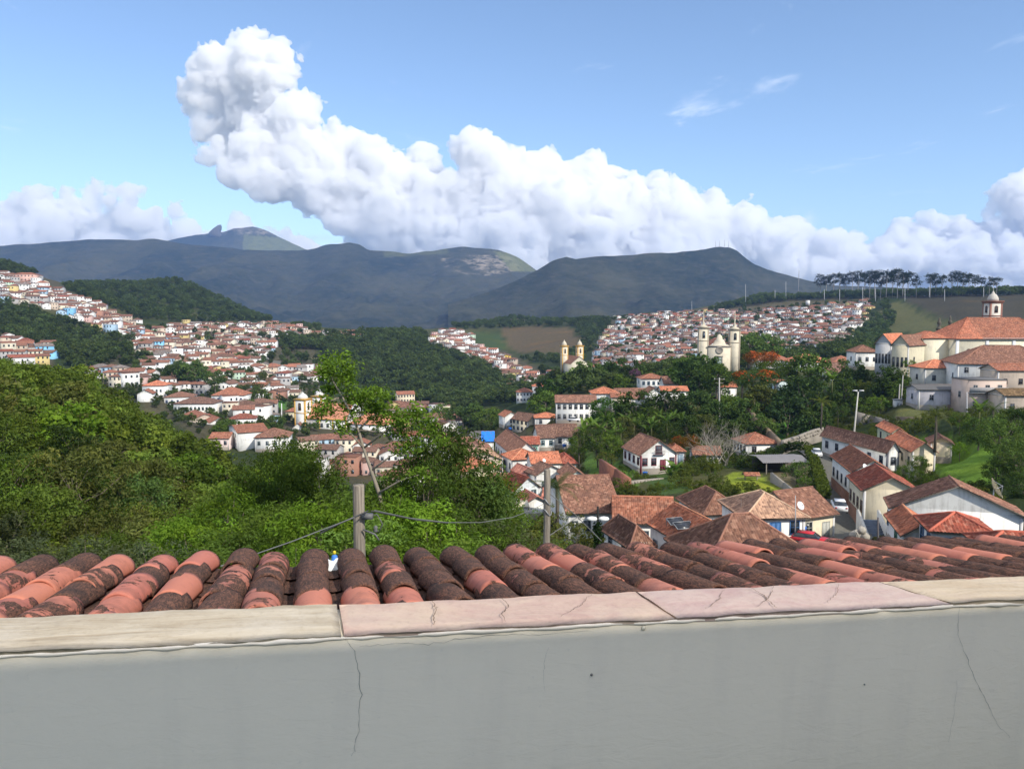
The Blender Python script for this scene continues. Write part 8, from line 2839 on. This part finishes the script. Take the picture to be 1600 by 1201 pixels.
def mat_cap_tile():
    """salmon painted clay, peeling back to dark mossy clay; each tile differs"""
    m, nt = new_mat('painted_tile')
    N = NT(nt)
    p = N.coord('Object')
    rnd = N.info('Random')
    rv = N.n('ShaderNodeCombineXYZ')
    for i in range(3):
        N.put(rv.inputs[i], N.math('MULTIPLY', rnd, (37.0, 91.0, 53.0)[i]))
    q = N.vmath('ADD', p, rv.outputs[0])
    patch = N.noise(q, 6.0, 10, 0.7, 0.5)
    bias = N.info('Color')
    bs = N.n('ShaderNodeSeparateColor'); N.put(bs.inputs[0], bias)
    mask = N.remap(N.math('SUBTRACT', N.math('ADD', patch, N.math('MULTIPLY', N.math('SUBTRACT', bs.outputs[0], .5), .62)), .5), -0.006, 0.006)
    fib = N.noise(N.mapping(q, (5, 1.3, 5), (0, 0, 0.35)), 16.0, 5, 0.7, 1.2)
    fib2 = N.noise(N.mapping(q, (1, 1, 1)), 85.0, 4, 0.7)
    damp = N.noise(q, 3.0, 4, .6)
    dark = N.mix(N.remap(fib, .42, .62), (0.055, 0.034, 0.028), (0.21, 0.1, 0.066))
    dark = N.mix(N.math('MULTIPLY', N.remap(fib2, .56, .7), .6), dark, (0.21, 0.115, 0.08))
    dark = N.mix(N.math('MULTIPLY', N.remap(damp, .5, .66), .6), dark, (0.028, 0.026, 0.026))
    tone = N.mix(bs.outputs[1], (0.46, 0.155, 0.115), (0.53, 0.2, 0.125))
    paint = N.mix(N.math('MULTIPLY', N.remap(fib2, .5, .75), .3), tone, (0.3, 0.115, 0.085))
    paint = N.mix(N.math('MULTIPLY', N.remap(damp, .52, .7), .35), paint, (0.5, 0.24, 0.19))
    edge = N.remap(N.math('SUBTRACT', N.math('ADD', N.noise(q, 9.0, 6, 0.7), N.math('MULTIPLY', N.math('SUBTRACT', bs.outputs[0], .5), .5)), .5), -0.12, 0.14)
    paint = N.mix(N.math('MULTIPLY', N.math('SUBTRACT', 1.0, edge), .65), paint, (0.2, 0.085, 0.062))
    c = N.mix(mask, dark, paint)
    h = N.math('ADD', N.math('MULTIPLY', N.math('ADD', fib, N.math('MULTIPLY', fib2, .5)), N.math('MULTIPLY_ADD', mask, -0.9, 1.0)), N.math('MULTIPLY', mask, 0.25))
    N.out(N.princ(c, N.math('MULTIPLY_ADD', mask, -0.25, 0.95), N.bump(h, .8, .009), spec=.2))
    return m


def build_tile_roof():
    m = mat_cap_tile()
    O = at(490, 866, 5.05) - np.array([0, 0, 0.135])
    rows = ray(490, 655); rows = rows / np.linalg.norm(rows)
    al = VP_A - rows * VP_A.dot(rows); al = al / np.linalg.norm(al)
    up = np.cross(al, rows)
    RM = Matrix(((al[0], rows[0], up[0], O[0]), (al[1], rows[1], up[1], O[1]), (al[2], rows[2], up[2], O[2]), (0, 0, 0, 1)))
    e = bpy.data.objects.new('tiled_roof', None)
    COL.objects.link(e)
    e.matrix_world = RM
    thing(e, 'roof of rolled clay tiles with salmon paint peeling off dark moss', 'roof')
    meshes = []
    g = np.random.default_rng(9)
    for kx in range(5):
        nx, ns = 10, 14
        L = 0.52
        r0, r1 = 0.102, 0.086
        vv, ff = [], []
        for layer, th in ((0, 0.0), (1, -0.014)):
            for i in range(nx + 1):
                f = i / nx
                r = r0 + (r1 - r0) * f + th
                for k in range(ns + 1):
                    a = math.pi * (-0.04 + 1.08 * k / ns)
                    wob = 1 + 0.035 * (fbm(f * 4 + kx * 7, a * 1.2, 0, 3, kx) - .5)
                    vv.append((-r * math.cos(a) * wob, (0.5 - f) * L, r * 0.92 * math.sin(a) * wob - .01))
        s = (nx + 1) * (ns + 1)
        for i in range(nx):
            for k in range(ns):
                a = i * (ns + 1) + k
                ff.append((a, a + ns + 1, a + ns + 2, a + 1)); ff.append((s + a, s + a + 1, s + a + ns + 2, s + a + ns + 1))
        for k in range(ns):
            ff.append((k, k + 1, s + k + 1, s + k)); a = nx * (ns + 1) + k; ff.append((a, s + a, s + a + 1, a + 1))
        for i in range(nx):
            a = i * (ns + 1); ff.append((a, s + a, s + a + ns + 1, a + ns + 1)); a += ns; ff.append((a, a + ns + 1, s + a + ns + 1, s + a))
        meshes.append(mesh_np('cap_tile', vv, ff, (m,), smooth=True))
    # rows: index, lateral place; each row runs up from the eave (y=0.1) toward the wall (negative y)
    sp = 0.238
    pan = MB()
    painted = {}
    for ri in range(-10, 33):
        x = ri * sp + g.normal(0, .008)
        yaw = g.normal(0, .014)
        n = 6
        for k in range(n):
            y = 0.02 - 0.405 * k + g.normal(0, .022) + (0.05 if ri % 3 == 0 else 0)
            if len(e.children) >= 298 and False:
                continue
            if k == 5 and ri % 1 == 0:
                continue
            # how much paint is left on this tile
            u_ = g.random()
            pr = 0.6 if ri < -1 else (0.3 if ri < 6 else 0.36)
            bias = g.uniform(.62, .9) if u_ < pr * .62 else (g.uniform(.38, .6) if u_ < pr * 1.1 else g.uniform(0.0, .3))
            o = link('cap_tile', meshes[g.integers(5)], e, (x + g.normal(0, .004), y, 0.05 + 0.006 * k * 0 + g.normal(0, .004)), rot=(R(-2.6) + g.normal(0, .018), g.normal(0, .05), yaw + g.normal(0, .022)), color=(bias, g.random(), 0))
            if bias > .66:
                o['label'] = 'cap tile still mostly salmon painted'
            elif bias < .25:
                o['label'] = 'cap tile dark with moss'
        for k in range(6):      # channel tiles between the rolls
            y = 0.06 - 0.4 * k
            r = 0.1
            vv, ff = [], []
            for i in (0, 1):
                for q in range(9):
                    a = math.pi * q / 8
                    vv.append((x + sp / 2 - r * math.cos(a), y + (0.27 if i == 0 else -.27), 0.075 - r * .8 * math.sin(a) + (0 if i == 0 else .018)))
            for q in range(8):
                ff.append((q, q + 1, 9 + q + 1, 9 + q))
            pan.add(vv, ff)
    o = link('channel_tiles', pan.mesh('channel_tiles', (m,), True), e, color=(0.05, .5, 0))
    kind(o, 'stuff')
    b = MB(); b.box((-10.2 * sp, -2.6, -.09), (33 * sp, .16, -.04))
    link('roof_board', b.mesh('roof_board', (M_WOOD,)), e)
    b = MB(); b.box((-10.2 * sp, -.1, -7), (33 * sp, .02, -.1)); link('house_wall', b.mesh('house_wall', (M_WALL,)), e, (0, 0, 0), 0, OFFW)
    return e


build_tile_roof()


def posts_and_wires():
    spec = [(560, 757, 9.0, .068, 'weathered wooden post left of centre rising behind the tiles'), (855, 733, 14.6, .062, 'weathered wooden post right of centre, farther off')]
    tops = []
    for i, (u, v, d, r, lab) in enumerate(spec):
        p = at(u, v, d)
        e = link('wooden_post', None, None, (p[0], p[1], p[2] - 7))
        thing(e, lab, 'post', 'wooden wire posts')
        b = MB()
        b.tube([(-.02 - .05 * (i), 0, -1.5), (-.01 - .04 * i, 0, 3), (0.0, 0, 6), (0, 0, 6.985), (0, 0, 7)], [r * 1.12, r * 1.06, r * 1.0, r * .97, r * .9], 14)
        link('post', b.mesh('post', (mat_post(),), True), e)
        if i == 0:
            b = MB(); b.box((.05, -.1, 6.62), (.17, -.02, 6.68)); b.tube([(.1, -.06, 6.65), (.22, -.06, 6.67), (.28, -.06, 6.56), (.23, -.06, 6.45)], .006, 6); b.lathe([(.015, 0), (.03, .02), (.018, .04), (.028, .06), (.01, .08)], 8, 0, (.2, -.06, 6.46))
            b.tube([(.06, -.08, 6.5), (.2, -.1, 6.45), (.24, -.09, 6.38)], .011, 6)
            link('bracket', b.mesh('bracket', (mat_plain('dull_iron', (.12, .12, .12), .6, .2),)), e)
        else:
            for z in (6.2, 6.4):
                b = MB()
                b.tube([(r * 1.25 * math.cos(a), r * 1.25 * math.sin(a), z + .06 * math.sin(a * 2)) for a in np.linspace(0, 6.28, 14)], .008, 5, cap=False)
                link('wire_tie', b.mesh('wire_tie', (M_METAL,)), e)
        tops.append(p)

    def wire(name, label, pts, r, mat, sag=0.0, grp='overhead wires'):
        b = MB()
        P = []
        for i in range(len(pts) - 1):
            for k in range(14):
                f = k / 14
                P.append(pts[i] * (1 - f) + pts[i + 1] * f - np.array([0, 0, sag * 4 * f * (1 - f)]))
        P.append(pts[-1])
        b.tube(P, r, 5)
        o = link(name, b.mesh(name, (mat,), True))
        thing(o, label, 'wire', grp)
    wm = mat_plain('cable_grey', (.16, .16, .155), .6, .2)
    wd = mat_plain('cable_dark', (.06, .06, .06), .6, .2)
    a = at(572, 801, 8.9)
    wire('cable', 'grey cable slanting down from left wooden post to the roof edge', [at(345, 884, 6.2), at(455, 846, 7.4), a], .0055, wm)
    wire('cable', 'dark thin cable twisted along the slanting grey one', [at(500, 833, 8.0), at(530, 818, 8.4), at(575, 798, 8.85)], .009, wd)
    wire('cable', 'sagging cable between the two wooden posts', [at(585, 797, 8.9), at(640, 809, 9.9), at(700, 816, 11.0), at(750, 816, 12.1), at(800, 808, 13.2), at(830, 797, 13.9), at(851, 786, 14.5)], .0055, wm, .0)
    wire('cable', 'thin dark line beneath the sagging cable', [at(580, 798, 8.9), at(650, 812, 10.2), at(700, 817, 11.1)], .008, wd)
    wire('cable', 'thin wire dropping left to right from right wooden post', [at(858, 770, 14.6), at(900, 805, 15.0), at(940, 845, 15.2)], .008, wm)
    wire('cable', 'thin wire crossing from lower left to the right wooden post', [at(856, 838, 14.6), at(880, 822, 14.8), at(905, 806, 15.0)], .008, wm)
    # slim evergreen-wrapped lamp beyond the second post
    p = at(934, 812, 40)
    e = link('street_lamp', None, None, (p[0], p[1], p[2] - 3.2))
    thing(e, 'lamp with two white oval heads on an ivy-green post', 'street lamp', 'poles and lamps')
    b = MB(); b.tube([(0, 0, -3), (0, 0, 3.9)], .05, 6); link('post', b.mesh('post', (M_DARK,)), e)
    g = np.random.default_rng(6)
    n = 1500
    zz = g.uniform(-1.5, 3.1, n); an = g.uniform(0, 6.28, n); r_ = g.uniform(.05, .24, n)
    P = np.stack([np.cos(an) * r_, np.sin(an) * r_, zz], 1)
    vv = (P[:, None] + g.normal(0, .05, (n, 4, 3))).reshape(-1, 3)
    cv = np.repeat(np.stack([g.uniform(0, 1, n), np.zeros(n), np.zeros(n)], 1), 4, 0)
    link('ivy', mesh_np('ivy', vv, np.arange(len(vv)).reshape(-1, 4), (M_LEAF,), colors={'leafvar': cv}), e, (0, 0, 0), 0, (.03, .06, .02))
    for s in (-1, 1):
        b = MB(); b.lathe([(.05, -.1), (.36, -.08), (.4, .02), (.34, .12), (.1, .18)], 14)
        link('lamp_head', b.mesh('lamp_head', (M_WHITE,), True), e, (s * .3, 0, 3.25), scale=(.7, .45, .7))
    # white sheet and blue-capped can left lying at the eave
    p = at(522, 888, 5.25)
    e = link('plastic_bag', None, None, tuple(p)); thing(e, 'crumpled white plastic bag lying at the tile roof edge', 'bag')
    vv, ff = [], []
    for i in range(13):
        for j in range(13):
            x, y = (i / 12 - .5) * .16, (j / 12 - .5) * .16
            h = .06 * (1 - (2 * i / 12 - 1) ** 2) * (1 - (2 * j / 12 - 1) ** 2) + .09 * (fbm(np.array(i * .6), np.array(j * .6), 0, 3, 5) - .5)
            vv.append((x, y, float(h)))
    for i in range(12):
        for j in range(12):
            a_ = i * 13 + j; ff.append((a_, a_ + 13, a_ + 14, a_ + 1))
    link('sheet', mesh_np('sheet', vv, ff, (mat_plain('white_plastic', (.7, .72, .72), .4, .05),)), e)
    e = link('bottle', None, None, (p[0] - .0, p[1] + .02, p[2] + .03), scale=.62); thing(e, 'little bottle with blue body and yellow cap on the white bag', 'bottle')
    b = MB(); b.lathe([(.03, 0), (.035, .02), (.033, .08), (.014, .1)], 10); link('bottle_body', b.mesh('bottle_body', (M_PAINT,), True), e, (0, 0, 0), 0, (.05, .2, .6))
    b = MB(); b.lathe([(.016, .1), (.018, .13), (.01, .14)], 8); link('cap', b.mesh('cap', (M_PAINT,), True), e, (0, 0, 0), 0, (.6, .5, .03))


_PM = []


def mat_post():
    if not _PM:
        m, nt = new_mat('post_wood')
        N = NT(nt)
        p = N.coord('Object')
        a = N.noise(N.mapping(p, (22, 22, 1.1)), 2.0, 6, .65)
        b = N.noise(p, 2.5, 4, .6)
        c = N.mix(N.remap(a, .35, .65), (.09, .072, .055), (.33, .28, .22))
        c = N.mix(N.math('MULTIPLY', b, .5), c, (.26, .24, .21))
        N.out(N.princ(c, .9, N.bump(a, .7, .012), spec=.1))
        _PM.append(m)
    return _PM[0]


posts_and_wires()
